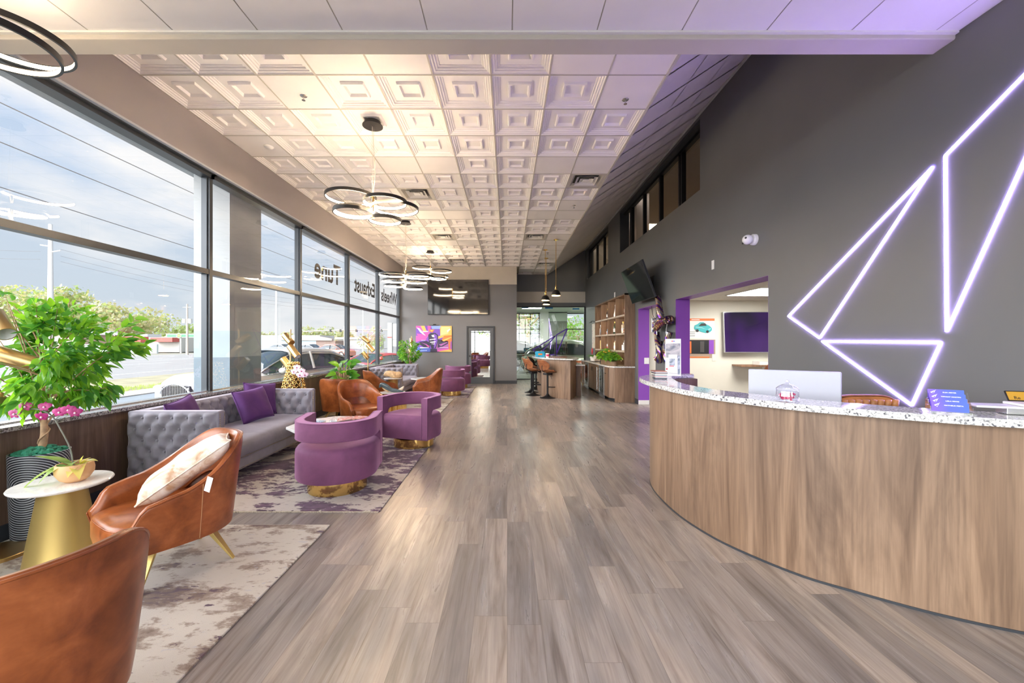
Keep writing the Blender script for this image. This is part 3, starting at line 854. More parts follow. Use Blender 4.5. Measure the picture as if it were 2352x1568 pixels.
# leather tub chair -------------------------------------------------------
def make_tub(label):
    t = thing('leather_armchair', label, 'armchair', group='cognac leather tub armchairs')
    N = 56
    def path(u):                      # u -1..1, 0 = middle of the back ; returns plan x,y (facing +y)
        a = abs(u); s = 1 if u >= 0 else -1
        if a < .62:
            ph = a / .62 * pi / 2
            return (s * .365 * sin(ph) ** .92, -.37 * cos(ph) ** .92 - .0, 0)
        q = (a - .62) / .38
        return (s * (.365 - .035 * q * q), .34 * q, q)
    def rimz(u):
        a = abs(u)
        z = .835 - .27 * smooth(.18, .74, a) ** 1.0 - .035 * smooth(.7, .93, a)
        return z
    def outer(u, h):                  # h 0 bottom .. 1 rim
        x, y, q = path(u)
        k = .88 + .12 * h ** .75
        yb = y * (.86 + .19 * h) if y < 0 else y * (.90 + .10 * h)
        zb = .245
        zz = zb + (rimz(u) - zb) * h
        return Vector((x * k, yb - .01, zz))
    def nrm(u):
        e = .02; a = Vector(path(max(-1, u - e))[:2]); b = Vector(path(min(1, u + e))[:2]); d = (b - a).normalized()
        return Vector((-d.y, d.x, 0))  # points inwards
    mb = MB()
    TH = .052
    hs = [0, .12, .3, .5, .7, .86, .95]
    def f(i, j):
        u = -1 + 2 * i / N
        n = nrm(u)
        if n.dot(Vector((-outer(u, 1).x, .0 - outer(u, 1).y, 0))) < 0: n = -n
        fr = smooth(.86, 1.0, abs(u))         # front end rounding lowers the rim
        drop = fr * fr * .13
        if j < len(hs):
            p = outer(u, hs[j]); p.z -= drop * hs[j]
            if j == len(hs) - 1: p = p + n * .0
            return p
        k = j - len(hs)
        r = outer(u, 1); r.z -= drop
        seq = [(.006, 0.0), (TH * .35, .010), (TH * .7, .008), (TH, -.012), (TH + .012, -.07), (TH + .02, -.18), (TH + .02, -.30)]
        d, dz = seq[k]
        p = r + n * d; p.z += dz
        p.z = max(p.z, .33)
        return p
    nv = len(hs) + 7
    mb.grid(f, N + 1, nv)
    for i in (0, N):
        ring = [f(i, j) for j in range(nv)]
        c = sum((Vector(p) for p in ring), Vector()) / nv
        vs = [c] + ring; mb.add(vs, [(0, k + 1, k + 2) for k in range(nv - 1)])
    # underside
    ring = [f(i, 0) for i in range(N + 1)]
    mb.add([Vector((0, 0, .24))] + ring, [(0, k + 1, k + 2) for k in range(N)] + [(0, N + 1, 1)])
    obj('shell', mb, LEATHER, t, smooth='auto', weld=True)
    pp = MB()
    pp.tube([f(i, len(hs)) + Vector((0, 0, .002)) for i in range(N + 1)], .0055, 6)
    for sgn in (0, N): pp.tube([f(sgn, j) + Vector((0, .003, 0)) for j in range(0, len(hs) + 1)], .005, 6)
    obj('piping', pp, LEATHER, t, smooth=True)
    for u in (-.60, .60):
        sm = MB(); sm.tube([outer(u, h) + Vector((math.copysign(.001, u), 0, 0)) for h in (.02, .3, .6, .98)], .0022, 5)
        obj('seam', sm, plain('tan_thread', (.5, .26, .12), .6), t)
    # seat
    st = MB()
    def sc(i, j):
        prof = [(0, .415), (.55, .425), (.90, .420), (.975, .408), (1.0, .385), (1.0, .30), (.97, .25)]
        k, z = prof[j]
        a = 2 * pi * i / 40
        cx, sy = cos(a), sin(a)
        x = .305 * math.copysign(abs(cx) ** .55, cx); y = .33 * math.copysign(abs(sy) ** (.55 if sy > 0 else .9), sy)
        y = y + .035
        if y > .05: x *= 1.0
        return (x * k, (y) * k + (.0 if k else .03), z + (.012 * (1 - k)))
    st.grid(sc, 40, 7, wrapu=True)
    obj('seat', st, LEATHER, t, smooth=True)
    sp = MB(); sp.tube([(sc(i, 3)[0], sc(i, 3)[1] + .002, .402) for i in range(0, 21)], .005, 6)
    obj('seat_piping', sp, LEATHER, t, smooth=True)
    for k in range(4):
        a = pi / 4 + k * pi / 2
        d = Vector((cos(a), sin(a), 0)); s = Vector((-d.y, d.x, 0))
        lm = MB()
        P = [(d * .04 + Vector((0, 0, .245)), .042, .03), (d * .24 + Vector((0, 0, .215)), .036, .026), (d * .37 + Vector((0, 0, .0)), .018, .012)]
        vs = []
        for (p, wd, tk) in P:
            off = Vector((0, 0, 1)) if P.index((p, wd, tk)) < 1 else (d * .75 + Vector((0, 0, .65)))
            off = off.normalized()
            vs += [p - s * wd / 1.2, p + s * wd / 1.2, p + s * wd / 1.2 - off * tk, p - s * wd / 1.2 - off * tk]
        mn = min(v.z for v in vs)
        for v in vs[8:]: v.z = max(v.z, 0.0)
        lm.add(vs, [(0, 1, 2, 3), (8, 9, 10, 11)] + [(b + q, b + (q + 1) % 4, b + 4 + (q + 1) % 4, b + 4 + q) for b in (0, 4) for q in range(4)])
        obj('leg', lm, GOLD_P, t, bevel=.002)
    obj('swivel_post', MB().cyl((0, 0, 0), .045, .21, .26, 16), GOLD_P, t)
    return t
def face(dx, dy): return atan2(dy, dx) - pi / 2
tub = make_tub('cognac leather tub chair cropped in the bottom left corner, back to us')
tub.location = (-1.70, 1.33, .008); tub.rotation_euler = (0, 0, face(-.95, .32))
tub_spots = [((-2.25, 2.69, .008), face(-.52, -.86), 'cognac leather tub chair holding the cream pillow with a tag'),
             ((-2.48, 6.82, .008), face(.72, -.69), 'cognac leather tub chair behind the marble coffee table, facing right'),
             ((-3.12, 7.55, .008), face(.10, .99), 'cognac leather tub chair with its back to us below the fiddle leaf plant'),
             ((-3.05, 9.62, .008), face(.80, .60), 'cognac leather tub chair between the gold tables and the far sofa'),
             ((-2.02, 10.12, .008), face(-.97, -.24), 'cognac leather tub chair facing the windows beside the far purple chairs')]
for p, a, lb in tub_spots: dup(tub, p, a, lb)

def m_satin():
    t = NT('cream_satin')
    n = t.noise(t.co((1, 2, 1)), 7, 4, .6, 1.2)
    t.P(Base_Color=t.ramp(n, [(.35, (.50, .30, .17)), (.5, (.74, .62, .50)), (.62, (.86, .78, .69))]), Roughness=.38)
    t.b.inputs['Sheen Weight'].default_value = .4
    return t.m
pl = pillow('throw_pillow', .58, .36, .16, m_satin(), 'cream satin pillow with white tag on the leather chair', 'pillow', Matrix.Identity(4))
ax = Vector((.62, .50, .55)).normalized(); nz_ = Vector((-.62, -.42, .75)); nz_ = (nz_ - ax * nz_.dot(ax)).normalized(); ay_ = nz_.cross(ax)
pl.matrix_world = Matrix(((ax.x, ay_.x, nz_.x, -2.16), (ax.y, ay_.y, nz_.y, 2.70), (ax.z, ay_.z, nz_.z, .67), (0, 0, 0, 1)))
Wt = Matrix.Translation((-1.845, 2.49, .665)) @ Matrix.Rotation(radians(-30), 4, 'Z') @ Matrix.Rotation(radians(-14), 4, 'X')
for nm, bx, mt in (('care_tag', (-.034, .034, -.0008, .0008, -.085, .0), plain('care_label', (.75, .77, .76), .6)), ('tag_print', (-.026, .026, -.0014, -.0009, -.072, -.03), plain('tag_ink', (.42, .46, .46), .6))):
    o = obj(nm, MB().box(*bx), mt, pl); o.matrix_parent_inverse = Matrix.Identity(4); o.matrix_basis = pl.matrix_world.inverted() @ Wt

# plum barrel chair -------------------------------------------------------
def make_barrel(label):
    t = thing('barrel_chair', label, 'armchair', group='plum velvet barrel chairs')
    R, F, TH = .395, .31, .085
    def U(d, n=36, ext=0.0):               # U outline offset inwards by d, from front left over the back to front right
        r = R - d; out = [(-r, F + ext)]
        out += [(-r, F * k / 3) for k in (2, 1)]
        out += [(-r * cos(a), -r * sin(a)) for a in [pi * k / n for k in range(n + 1)]]
        out += [(r, F * k / 3) for k in (1, 2)] + [(r, F + ext)]
        return out
    # lower drum
    drum = MB()
    def ringp(d, fr, z):
        pts = U(d); pts = [(x, min(y, F + fr)) if abs(y - F) > 1e-6 else (x, F + fr) for x, y in pts]
        return [(x, y, z) for x, y in pts]
    prof = [(.05, -.04, .135), (.012, -.004, .145), (.0, .0, .165), (.0, .0, .40), (.004, .0, .43), (.022, -.012, .458), (.055, -.03, .475), (.15, -.12, .483)]
    rings = [ringp(*p) for p in prof]; n = len(rings[0])
    vs = [p for r in rings for p in r] + [(0, .02, .487), (0, 0, .135)]
    fs = [(k * n + i, k * n + (i + 1) % n, (k + 1) * n + (i + 1) % n, (k + 1) * n + i) for k in range(len(rings) - 1) for i in range(n)]
    L = len(rings) - 1
    fs += [(L * n + i, L * n + (i + 1) % n, len(vs) - 2) for i in range(n)] + [(i, (i + 1) % n, len(vs) - 1) for i in range(n)]
    drum.add(vs, fs)
    obj('seat', drum, VELVET, t, smooth='auto')
    # back band
    def band_ring(k):
        o = U(0)[k]; i = U(TH)[k]
        return o, i
    bd = MB(); K = len(U(0)); vs = []
    zb, zt = .545, .725
    for k in range(K):
        o, i = U(.0, ext=.013)[k], U(TH, ext=.013)[k]; o2, i2 = U(.008, ext=.013)[k], U(TH - .008, ext=.013)[k]
        vs += [(*o2, zb), (*o, zb + .01), (*o, zt - .01), (*o2, zt), (*i2, zt), (*i, zt - .01), (*i, zb + .01), (*i2, zb)]
    fs = [(k * 8 + q, (k + 1) * 8 + q, (k + 1) * 8 + (q + 1) % 8, k * 8 + (q + 1) % 8) for k in range(K - 1) for q in range(8)]
    fs += [tuple(range(8)), tuple((K - 1) * 8 + q for q in range(8))]
    bd.add(vs, fs)
    band = obj('backrest', bd, VELVET, t, smooth='auto')
    pp = MB()
    pp.tube([(*p, zt - .003) for p in U(.002)], .005, 6); pp.tube([(*p, zt - .003) for p in U(TH - .002)], .005, 6); pp.tube([(*p, zb + .003) for p in U(.002)], .004, 6)
    obj('piping', pp, VELVET, band, smooth=True)
    for s in (-1, 1):
        # front posts joining the arm band to the base, with a curved inner corner
        pm = MB()
        x0, x1 = sorted((s * R, s * (R - TH)))
        out = [(F + .002, .15), (F + .0115, .16), (F + .0115, zb + .02), (F - .18, zb + .02), (F - .18, zb), (F - .165, zb - .002), (F - .135, zb - .02), (F - .12, zb - .05), (F - .12, .15)]
        M = Matrix(((0, 0, 1, 0), (1, 0, 0, 0), (0, 1, 0, 0), (0, 0, 0, 1)))
        pm.prism(out, x0 - .002, x1 + .002, M=M)
        post = obj('arm_post', pm, VELVET, t, bevel=.008, seg=2)
        q = MB()
        for xx in (x0 - .001, x1 + .001): q.tube([(xx, F + .012, .16), (xx, F + .012, zt - .004), (xx, F - .1, zt)], .0045, 6)
        obj('piping', q, VELVET, post, smooth=True)
    obj('plinth', MB().lathe([(.285, 0), (.285, .125), (.27, .13)], n=64), GOLD, t, smooth='auto')
    obj('swivel_plate', MB().cyl((0, 0, 0), .12, .13, .14, 24), BLACK_M, t)
    return t
bar = make_barrel('plum velvet barrel chair nearest to us, its back turned to us')
bar.location = (-1.75, 4.14, .012); bar.rotation_euler = (0, 0, face(-.16, .98))
for p, a, lb in [((-1.37, 5.88, .012), face(-.30, -.95), 'plum velvet barrel chair facing us, on the near rug edge'),
                 ((-1.60, 11.45, .012), face(-.25, .97), 'plum velvet barrel chair behind the leather chair on the far rug'),
                 ((-1.60, 13.30, .012), face(-.35, .93), 'plum velvet barrel chair farthest away, beside the dark glazed door')]:
    dup(bar, p, a, lb)

# ================================================================== RUGS
def m_rug(name, cols, seed, th):
    t = NT(name)
    co = t.co((1.3, 2.4, 1), loc=(seed, seed * 2, 0)); co2 = t.co((5.5, 16, 1), loc=(seed * 3, 1, 0)); co3 = t.co((.5, .9, 1), loc=(seed, 4, 0))
    co4 = t.co((3.5, 9, 1), loc=(1, seed * 5, 0))
    n1 = t.noise(co, 1.9, 8, .72, .15); n2 = t.noise(co2, 1.6, 4, .6, .4); n3 = t.noise(co3, 1.7, 2, .5); n4 = t.noise(co4, 1.3, 4, .6, .3)
    base = t.ramp(n1, [(.36, cols[1]), (.455, cols[2]), (.50, cols[0]), (.60, cols[0]), (.66, cols[2])])
    m1 = t.math('MULTIPLY', n1, n3)
    f1 = t.ramp(t.math('ADD', t.math('MULTIPLY', n1, .62), t.math('ADD', t.math('MULTIPLY', n3, .25), t.math('MULTIPLY', n2, .13))), [(th, (1, 1, 1)), (th + .012, (0, 0, 0))])
    c = t.mix(f1, base, t.ramp(n2, [(.35, cols[4]), (.55, cols[3]), (.7, cols[3])]))
    f2 = t.ramp(n4, [(.30, (1, 1, 1)), (.315, (0, 0, 0))]); c = t.mix(f2, c, (*cols[4], 1))
    f3 = t.ramp(n2, [(.66, (0, 0, 0)), (.675, (1, 1, 1))]); c = t.mix(t.math('MULTIPLY', f3, .6), c, (*cols[5], 1))
    t.P(Base_Color=c, Roughness=.9)
    t.b.inputs['Specular IOR Level'].default_value = .15; t.b.inputs['Sheen Weight'].default_value = .25
    t.bump(t.noise(t.co(), 420, 2), .5, .004)
    return t.m
rug_be = m_rug('beige_rug', [(.56, .51, .44), (.17, .115, .08), (.33, .255, .20), (.20, .135, .095), (.10, .05, .08), (.44, .43, .46)], 2.3, .435)
rug_pl = m_rug('plum_rug', [(.56, .49, .43), (.27, .19, .145), (.40, .32, .27), (.13, .05, .105), (.05, .015, .035), (.62, .57, .56)], 5.1, .505)
def rug(name, x0, x1, y0, y1, mat, label):
    mb = MB().box(x0, x1, y0, y1, .001, .012)
    o = obj(name, mb, mat, bevel=.004)
    fr = MB(); rnd = random.Random(3)
    for k in range(int((x1 - x0) / .012)):
        x = x0 + k * .012
        for yy, s in ((y0, -1), (y1, 1)): fr.box(x, x + .007, min(yy, yy + s * (.008 + rnd.random() * .007)), max(yy, yy + s * .006), .001, .009)
    obj('fringe', fr, plain('rug_binding', (.62, .55, .44), .9), o)
    tag(o, label, 'rug', 'area rugs along the windows')
rug('area_rug', -3.78, -1.45, -.6, 3.28, rug_be, 'beige and taupe mottled rug under the two nearest leather chairs')
rug('area_rug', -3.5, -1.13, 3.55, 7.0, rug_pl, 'plum and cream mottled rug under the near sofa and barrel chairs')
rug('area_rug', -3.78, -1.42, 7.25, 10.65, rug_be, 'beige mottled rug under the middle leather chairs and gold tables')
rug('area_rug', -3.5, -1.08, 10.9, 14.1, rug_pl, 'plum and cream rug farthest away beneath the far sofa')

# ================================================================== TABLES
def cone_table(name, label, loc, r, h, rb=.19, rt=.115, group=None):
    t = thing(name, label, 'side table', loc, group=group)
    obj('base', MB().lathe([(rb, 0), (rb - .002, .01), (rt, h - .03), (rt + .004, h - .02)], n=48), GOLD_P, t, smooth='auto')
    obj('table_top', MB().lathe([(r - .012, h - .022), (r - .002, h - .014), (r, h - .007), (r - .005, h)], n=64), MARBLE, t, smooth='auto')
    return t
cone_table('side_table', 'white marble side table on gold cone, holding the tan orchid pot', (-3.05, 2.75, .012), .255, .535)
cone_table('side_table', 'white marble side table glimpsed between near sofa and leather chair', (-3.42, 6.25, 0), .24, .535, .13, .09)
cone_table('side_table', 'white marble side table with carved sculpture, behind the middle leather chair', (-2.93, 10.28, 0), .235, .60, .13, .12)
# coffee table of the near sofa
def coffee(label, loc):
    t = thing('coffee_table', label, 'coffee table', loc)
    obj('table_top', MB().prism([(.56 * cos(a), .56 * sin(a)) for a in [pi / 8 + pi / 4 * k for k in range(8)]], .425, .455), MARBLE, t, bevel=.004)
    obj('pedestal', MB().lathe([(.34, 0), (.34, .02), (.26, .03), (.26, .40), (.34, .425)], n=48), GOLD, t, smooth='auto')
    return t
    return t
coffee('octagonal white marble coffee table with book and candy jar between plum chairs', (-2.20, 5.13, .012))
o = coffee('pale marble coffee table half hidden behind the leather chair facing the windows', (-2.43, 11.75, .012)); o.scale = (.70, .70, 1)
# scalloped gold drums
def drum_table(label, loc, r, h, n=14):
    t = thing('drum_table', label, 'coffee table', loc, group='fluted gold drum tables')
    mb = MB(); K = n * 10; vs = []
    for k in range(K):
        a = 2 * pi * k / K; rr = r - .035 * (1 - abs(sin(a * n / 2)) ** .8)
        vs.append((rr * cos(a), rr * sin(a)))
    M = MB()
    for z in (0, h): M.v += [(x, y, z) for x, y in vs]
    M.f = [(k, (k + 1) % K, K + (k + 1) % K, K + k) for k in range(K)]; M.mi = [0] * K
    obj('fluted_side', M, GOLD, t, smooth='auto')
    obj('table_top', MB().prism([(x * .97, y * .97) for x, y in vs], h - .012, h + .004), MARBLE, t)
    return t
drum_table('taller fluted gold drum table carrying the dark horn sculpture', (-2.50, 8.72, .012), .30, .41)
drum_table('lower fluted gold drum table peeking out left of the taller one', (-2.92, 8.42, .012), .25, .33, 12)

# horn sculptures
def horn(name, label, loc, rz, mats, s=1.0, group=None):
    t = thing(name, label, 'sculpture', loc, rz)
    def blade(pts, rad, mat, nm, sq=.55):
        P = cat(pts, 6); R_ = [x[0] for x in cat([(r, 0, 0) for r in rad], 6)]
        mb = MB(); mb.tube(P, .02, 10, rad=[r * s for r in R_])
        for k, v in enumerate(mb.v):
            i = k // 10; c = P[min(i, len(P) - 1)]
            mb.v[k] = (c.x + (v[0] - c.x), c.y + (v[1] - c.y) * sq, max(.0, c.z + (v[2] - c.z)))
        obj(nm, mb, mat, t, smooth=True)
    blade([(-.30 * s, 0, .10 * s), (-.24 * s, 0, .17 * s), (-.12 * s, 0, .13 * s), (.0, 0, .06 * s), (.16 * s, 0, .035 * s), (.30 * s, 0, .02 * s)], [.012, .05, .06, .05, .04, .01], mats[0], 'head')
    blade([(.10 * s, .02, .03 * s), (.20 * s, .02, .05 * s), (.27 * s, .02, .10 * s), (.31 * s, .02, .15 * s)], [.01, .035, .03, .006], mats[1], 'horn')
    blade([(-.22 * s, .01, .11 * s), (-.16 * s, .02, .05 * s), (-.08 * s, .02, .01 * s)], [.02, .02, .02], mats[2], 'jaw')
    return t
BONE = plain('bone_cream', (.68, .56, .42), .4, var=.12, vs=14); SLATE = plain('slate_grey', (.06, .085, .10), .25, var=.3, vs=10)
TANW = plain('tan_driftwood', (.52, .36, .20), .5, var=.3, vs=16)
horn('animal_sculpture', 'dark slate and cream horned sculpture on the fluted gold table', (-2.52, 8.70, .428), radians(-8), (SLATE, BONE, TANW), .92)
sk = thing('animal_sculpture', 'carved tan driftwood sculpture on the marble side table', 'sculpture', (-2.93, 10.28, .60))
mb = MB()
def sf_(i, j):
    a = 2 * pi * i / 28; b = pi * j / 14
    p = Vector((.21 * sin(b) * cos(a), .11 * sin(b) * sin(a), -.09 * cos(b)))
    k = 1 + .45 * noise.noise(p * 9 + Vector((3, 1, 2)))
    p = Vector((p.x * k, p.y * k, p.z * k)); p.z = max(p.z + .085, 0.0); return p
mb.grid(sf_, 28, 15, wrapu=True)
obj('body', mb, TANW, sk, smooth=True)
for q in (0, 1): obj('ring', MB().tube([(.17 + .02 * q + .015 * cos(a), .0 + .03 * cos(a), .06 + .075 * sin(a)) for a in [2 * pi * k / 20 for k in range(20)]], .008, 6, closed=True), BLACK_M, sk, smooth=True)
obj('horn', MB().tube(cat([(-.26, 0, .12), (-.20, 0, .09), (-.12, .02, .03)], 5), .02, 8, rad=[.006] * 2 + [.02] * 9), SLATE, sk, smooth=True)

def book(name, label, loc, rz, w, d, h, cov, top=None, group=None):
    t = thing(name, label, 'book', loc, rz, group)
    obj('pages', MB().box(-w / 2 + .004, w / 2 - .003, -d / 2 + .003, d / 2 - .003, .003, h - .003), plain('paper_cream', (.72, .64, .52), .8), t)
    obj('cover', MB().box(-w / 2, w / 2, -d / 2, d / 2, 0, .003).box(-w / 2, w / 2, -d / 2, d / 2, h - .003, h).box(-w / 2, -w / 2 + .004, -d / 2, d / 2, 0, h), cov, t)
    return t
def m_toile():
    t = NT('blue_toile'); n = t.noise(t.co(), 45, 4, .7)
    t.P(Base_Color=t.ramp(n, [(.42, (.05, .14, .32)), (.5, (.25, .40, .55)), (.58, (.72, .76, .78))]), Roughness=.4)
    return t.m
book('book', 'thick book with blue patterned cover on the near coffee table', (-2.42, 4.97, .467), radians(-8), .21, .27, .045, m_toile())
def jar(label, loc, s, fill, n=24):
    t = thing('candy_jar', label, 'jar', loc)
    pr = [(.050, 0), (.056, .004), (.057, .03), (.055, .062), (.050, .068)]
    K = 48; mb = MB()
    def f(i, j):
        a = 2 * pi * i / K; r, z = pr[j]; r *= 1 + (.03 if i % 2 else 0)
        return (r * s * cos(a), r * s * sin(a), z * s)
    mb.grid(f, K, len(pr), wrapu=True); mb.add([f(i, 0) for i in range(K)], [tuple(range(K))])
    obj('bowl', mb, ACRYL, t)
    obj('lid', MB().lathe([(r * s, z * s) for r, z in [(.058, .068), (.060, .073), (.052, .084), (.030, .098), (.012, .104), (.008, .109), (.012, .116), (.010, .126), (.001, .130)]], n=K), ACRYL, t, smooth='auto')
    c = MB(); rnd = random.Random(4)
    for k in range(30):
        a = rnd.random() * 2 * pi; r = .038 * s * sqrt(rnd.random())
        c.ball((r * cos(a), r * sin(a), s * (.012 + .038 * rnd.random())), .009 * s, 6, sc=(1, 1, .7))
    o = obj('sweets', c, fill, t, smooth=True); o['kind'] = 'stuff'
    return t
PINK = plain('pink_sweets', (.55, .03, .12), .3, var=.3, vs=60)
jar('small clear glass jar of pink sweets on the coffee table', (-2.17, 5.0, .467), .8, PINK)
mg = thing('magazine', 'open glossy pink magazine lying on the marble coffee table', 'magazine', (-2.08, 5.42, .4675), radians(20))
mb = MB(); mb.grid(lambda i, j: ((-.2 + .4 * i / 20), -.13 + .26 * j, .004 + .018 * abs(sin(pi * i / 20)) * (1 if i != 10 else .2)), 21, 2)
mg_m = NT('magazine_print'); n_ = mg_m.noise(mg_m.co(), 12, 3); mg_m.P(Base_Color=mg_m.ramp(n_, [(.4, (.75, .25, .22)), (.5, (.85, .70, .68)), (.6, (.55, .18, .14))]), Roughness=.2)
obj('pages', mb, mg_m.m, mg, smooth=True)

# ================================================================== FLOOR LAMPS
def make_lamp(label, shades=((1.56, 150, 35, 1), (1.36, -15, -48, 1.05), (1.16, 175, 50, .95))):
    t = thing('floor_lamp', label, 'floor lamp', group='brass three-shade floor lamps')
    obj('base', MB().lathe([(.19, 0), (.19, .022), (.185, .026), (.02, .028)], n=48), GOLD_B, t, smooth='auto')
    obj('pole', MB().cyl((0, 0, 0), .012, .02, 1.72, 16), GOLD_B, t, smooth='auto')
    for z, az, el, s in shades:
        az, el = radians(az), radians(el)
        d = Vector((cos(az) * cos(el), sin(az) * cos(el), sin(el))); side = Vector((-sin(az), cos(az), 0))
        c = Vector((0, 0, z)) + side * .0 + Vector((cos(az), sin(az), 0)) * .065
        h = .115 * s; M = frame_to(c, d)
        k = obj('lamp_shade', MB().lathe([(.051, -h), (.053, -h + .004), (.053, h), (.049, h), (.049, -h + .02), (.001, -h + .02)], n=32, M=M), GOLD_B, t, smooth='auto')
        obj('inner_liner', MB().lathe([(.048, h - .002), (.048, -h + .03), (.001, -h + .03)], n=28, M=M, cap=False), WHITE_P, k, smooth=True)
        obj('swivel_joint', MB().tube([(0, 0, z), tuple(c)], .007, 8), GOLD_B, t)
    return t
near = make_lamp('brass floor lamp cut off by the left edge beside the ficus', ((1.62, -20, -40, 1), (1.39, 37, -25, 1.08), (1.16, 175, 50, .95)))
near.location = (-3.58, 2.80, .012)
lamp = make_lamp('brass floor lamp rising behind the gold lattice vase')
lamp.location = (-3.56, 6.58, 0)
dup(lamp, (-3.58, 10.30, .012), radians(12), 'brass floor lamp between middle windows beside the leather chair')
dup(lamp, (-3.36, 14.06, .012), radians(-40), 'brass floor lamp behind the small ficus in the far corner')

# ================================================================== PLANTS
def leafmesh(mb, p, d, L, W, droop=.25, m=0, seg=4, twist=0.0, fold=.18, tip=1.0):
    d = Vector(d).normalized(); u = d.cross(Vector((0, 0, 1)))
    if u.length < .05: u = Vector((1, 0, 0))
    u.normalize(); n = u.cross(d)
    if twist: u = (u * cos(twist) + n * sin(twist)); n = u.cross(d)
    vs = []; fs = []
    for k in range(seg + 1):
        t = k / seg
        w = W * sin(pi * min(1, t ** (.75 * tip) )) ** .9 if k not in (0, seg) else W * .03
        q = Vector(p) + d * L * t + Vector((0, 0, -1)) * droop * L * t * t
        vs += [q - u * w / 2 + n * w * fold, q, q + u * w / 2 + n * w * fold]
    for k in range(seg):
        a = k * 3; fs += [(a, a + 1, a + 4, a + 3), (a + 1, a + 2, a + 5, a + 4)]
    mb.add(vs, fs, m)
def ficus(label, loc, pot_r, pot_h, tree_h, cr, nleaf, L, seed, potmat, lean_=(0, 0), trunk_r=.024, gap=None):
    rnd = random.Random(seed)
    t = thing('potted_ficus', label, 'potted plant', loc)
    mb = MB()
    mb.lathe([(pot_r * .86, 0), (pot_r * .9, .01), (pot_r * .97, pot_h * .5), (pot_r, pot_h - .01), (pot_r, pot_h), (pot_r - .01, pot_h), (pot_r - .012, pot_h - .05), (.001, pot_h - .05)], n=56)
    obj('pot', mb, potmat, t, smooth='auto')
    ms = MB()
    for k in range(260):
        a = rnd.random() * 2 * pi; r = (pot_r - .025) * sqrt(rnd.random())
        z = pot_h - .045 + .06 * (1 - (r / pot_r) ** 2) + rnd.random() * .02
        ms.ball((r * cos(a), r * sin(a), z), .012 + rnd.random() * .012, 6, sc=(1.3, 1, .8))
    o = obj('moss', ms, MOSS, t); o['kind'] = 'stuff'
    top = Vector((lean_[0] * .55, lean_[1] * .55, pot_h + tree_h * .55))
    tr = MB()
    tp = cat([(0, 0, pot_h - .04), (.02, .01, pot_h + .12), (.0 + lean_[0] * .2, -.01, pot_h + .28), tuple(top)], 6)
    tr.tube(tp, .03, 10, rad=[trunk_r * (1.1 - .5 * k / len(tp)) for k in range(len(tp))])
    tr.tube([p + Vector((trunk_r * 1.15 * cos(k * .9), trunk_r * 1.15 * sin(k * .9), 0)) for k, p in enumerate(tp)], .006, 6)
    cen = Vector((lean_[0], lean_[1], pot_h + tree_h * .58))
    br = []
    for k in range(34):
        a = rnd.random() * 2 * pi; e = rnd.uniform(-.7, 1.2)
        s = tp[min(len(tp) - 1, int(len(tp) * rnd.uniform(.5, 1)))]
        dirv = Vector((cos(a) * cos(e), sin(a) * cos(e), sin(e)))
        end = cen + Vector((dirv.x * cr, dirv.y * cr, dirv.z * tree_h * .42)) * rnd.uniform(.75, 1.05)
        mid = (s + end) / 2 + Vector((0, 0, .05))
        P = cat([s, mid, end], 5); br.append(P)
        tr.tube(P, .003, 5, rad=[.007 * (1 - .8 * i / len(P)) for i in range(len(P))])
    obj('trunk', tr, BARK, t, smooth=True)
    lf = MB()
    for k in range(nleaf):
        P = rnd.choice(br); q = rnd.uniform(.35, 1.0); i = min(len(P) - 2, int(q * (len(P) - 1)))
        p = P[i].lerp(P[i + 1], rnd.random()) + Vector([rnd.uniform(-.04, .04) for _ in range(3)]) * (cr / .4)
        if gap and gap(p): continue
        o_ = (p - cen); o_.normalize()
        d = (o_ + Vector([rnd.uniform(-.8, .8) for _ in range(3)]) + Vector((0, 0, -.1)))
        leafmesh(lf, p, d, L * rnd.uniform(.7, 1.15), L * .42 * rnd.uniform(.8, 1.1), rnd.uniform(.05, .4), 0 if rnd.random() < .62 else 1, 4, rnd.uniform(-1.3, 1.3))
    o = obj('foliage', lf, [LEAF, LEAF_D], t, smooth=True)
    return t
def m_pot():
    t = NT('swirl_pot')
    tc = t.n('ShaderNodeTexCoord'); sep = t.n('ShaderNodeSeparateXYZ', {0: tc.outputs['Object']})
    a = t.math('MULTIPLY', t.math('ARCTAN2', sep.outputs[1], sep.outputs[0]), .155)
    dx = t.math('ADD', a, .19); dz = t.math('SUBTRACT', sep.outputs[2], .40)
    r = t.math('SQRT', t.math('ADD', t.math('MULTIPLY', dx, dx), t.math('MULTIPLY', dz, dz)))
    s = t.math('SINE', t.math('MULTIPLY', r, 370.0))
    c = t.ramp(t.math('ADD', t.math('MULTIPLY', s, .5), .5), [(.74, (.018, .022, .03)), (.88, (.45, .48, .52))])
    t.P(Base_Color=c, Roughness=.5); t.bump(s, .3, .003)
    return t.m
POT = m_pot()
ficus('leafy ficus tree in black swirl-lined pot by the near window', (-3.615, 3.10, .012), .165, 0.65, 1.25, .48, 2400, .10, 3, POT, (.22, -.10), gap=lambda p: p.y < -.10 and p.x < .30 and 1.10 < p.z < 1.80)
ficus('small round ficus tree in the far corner beside the painting', (-3.30, 13.66, .012), .15, .5, 1.15, .40, 1100, .085, 8, BASEB, (-.05, 0))
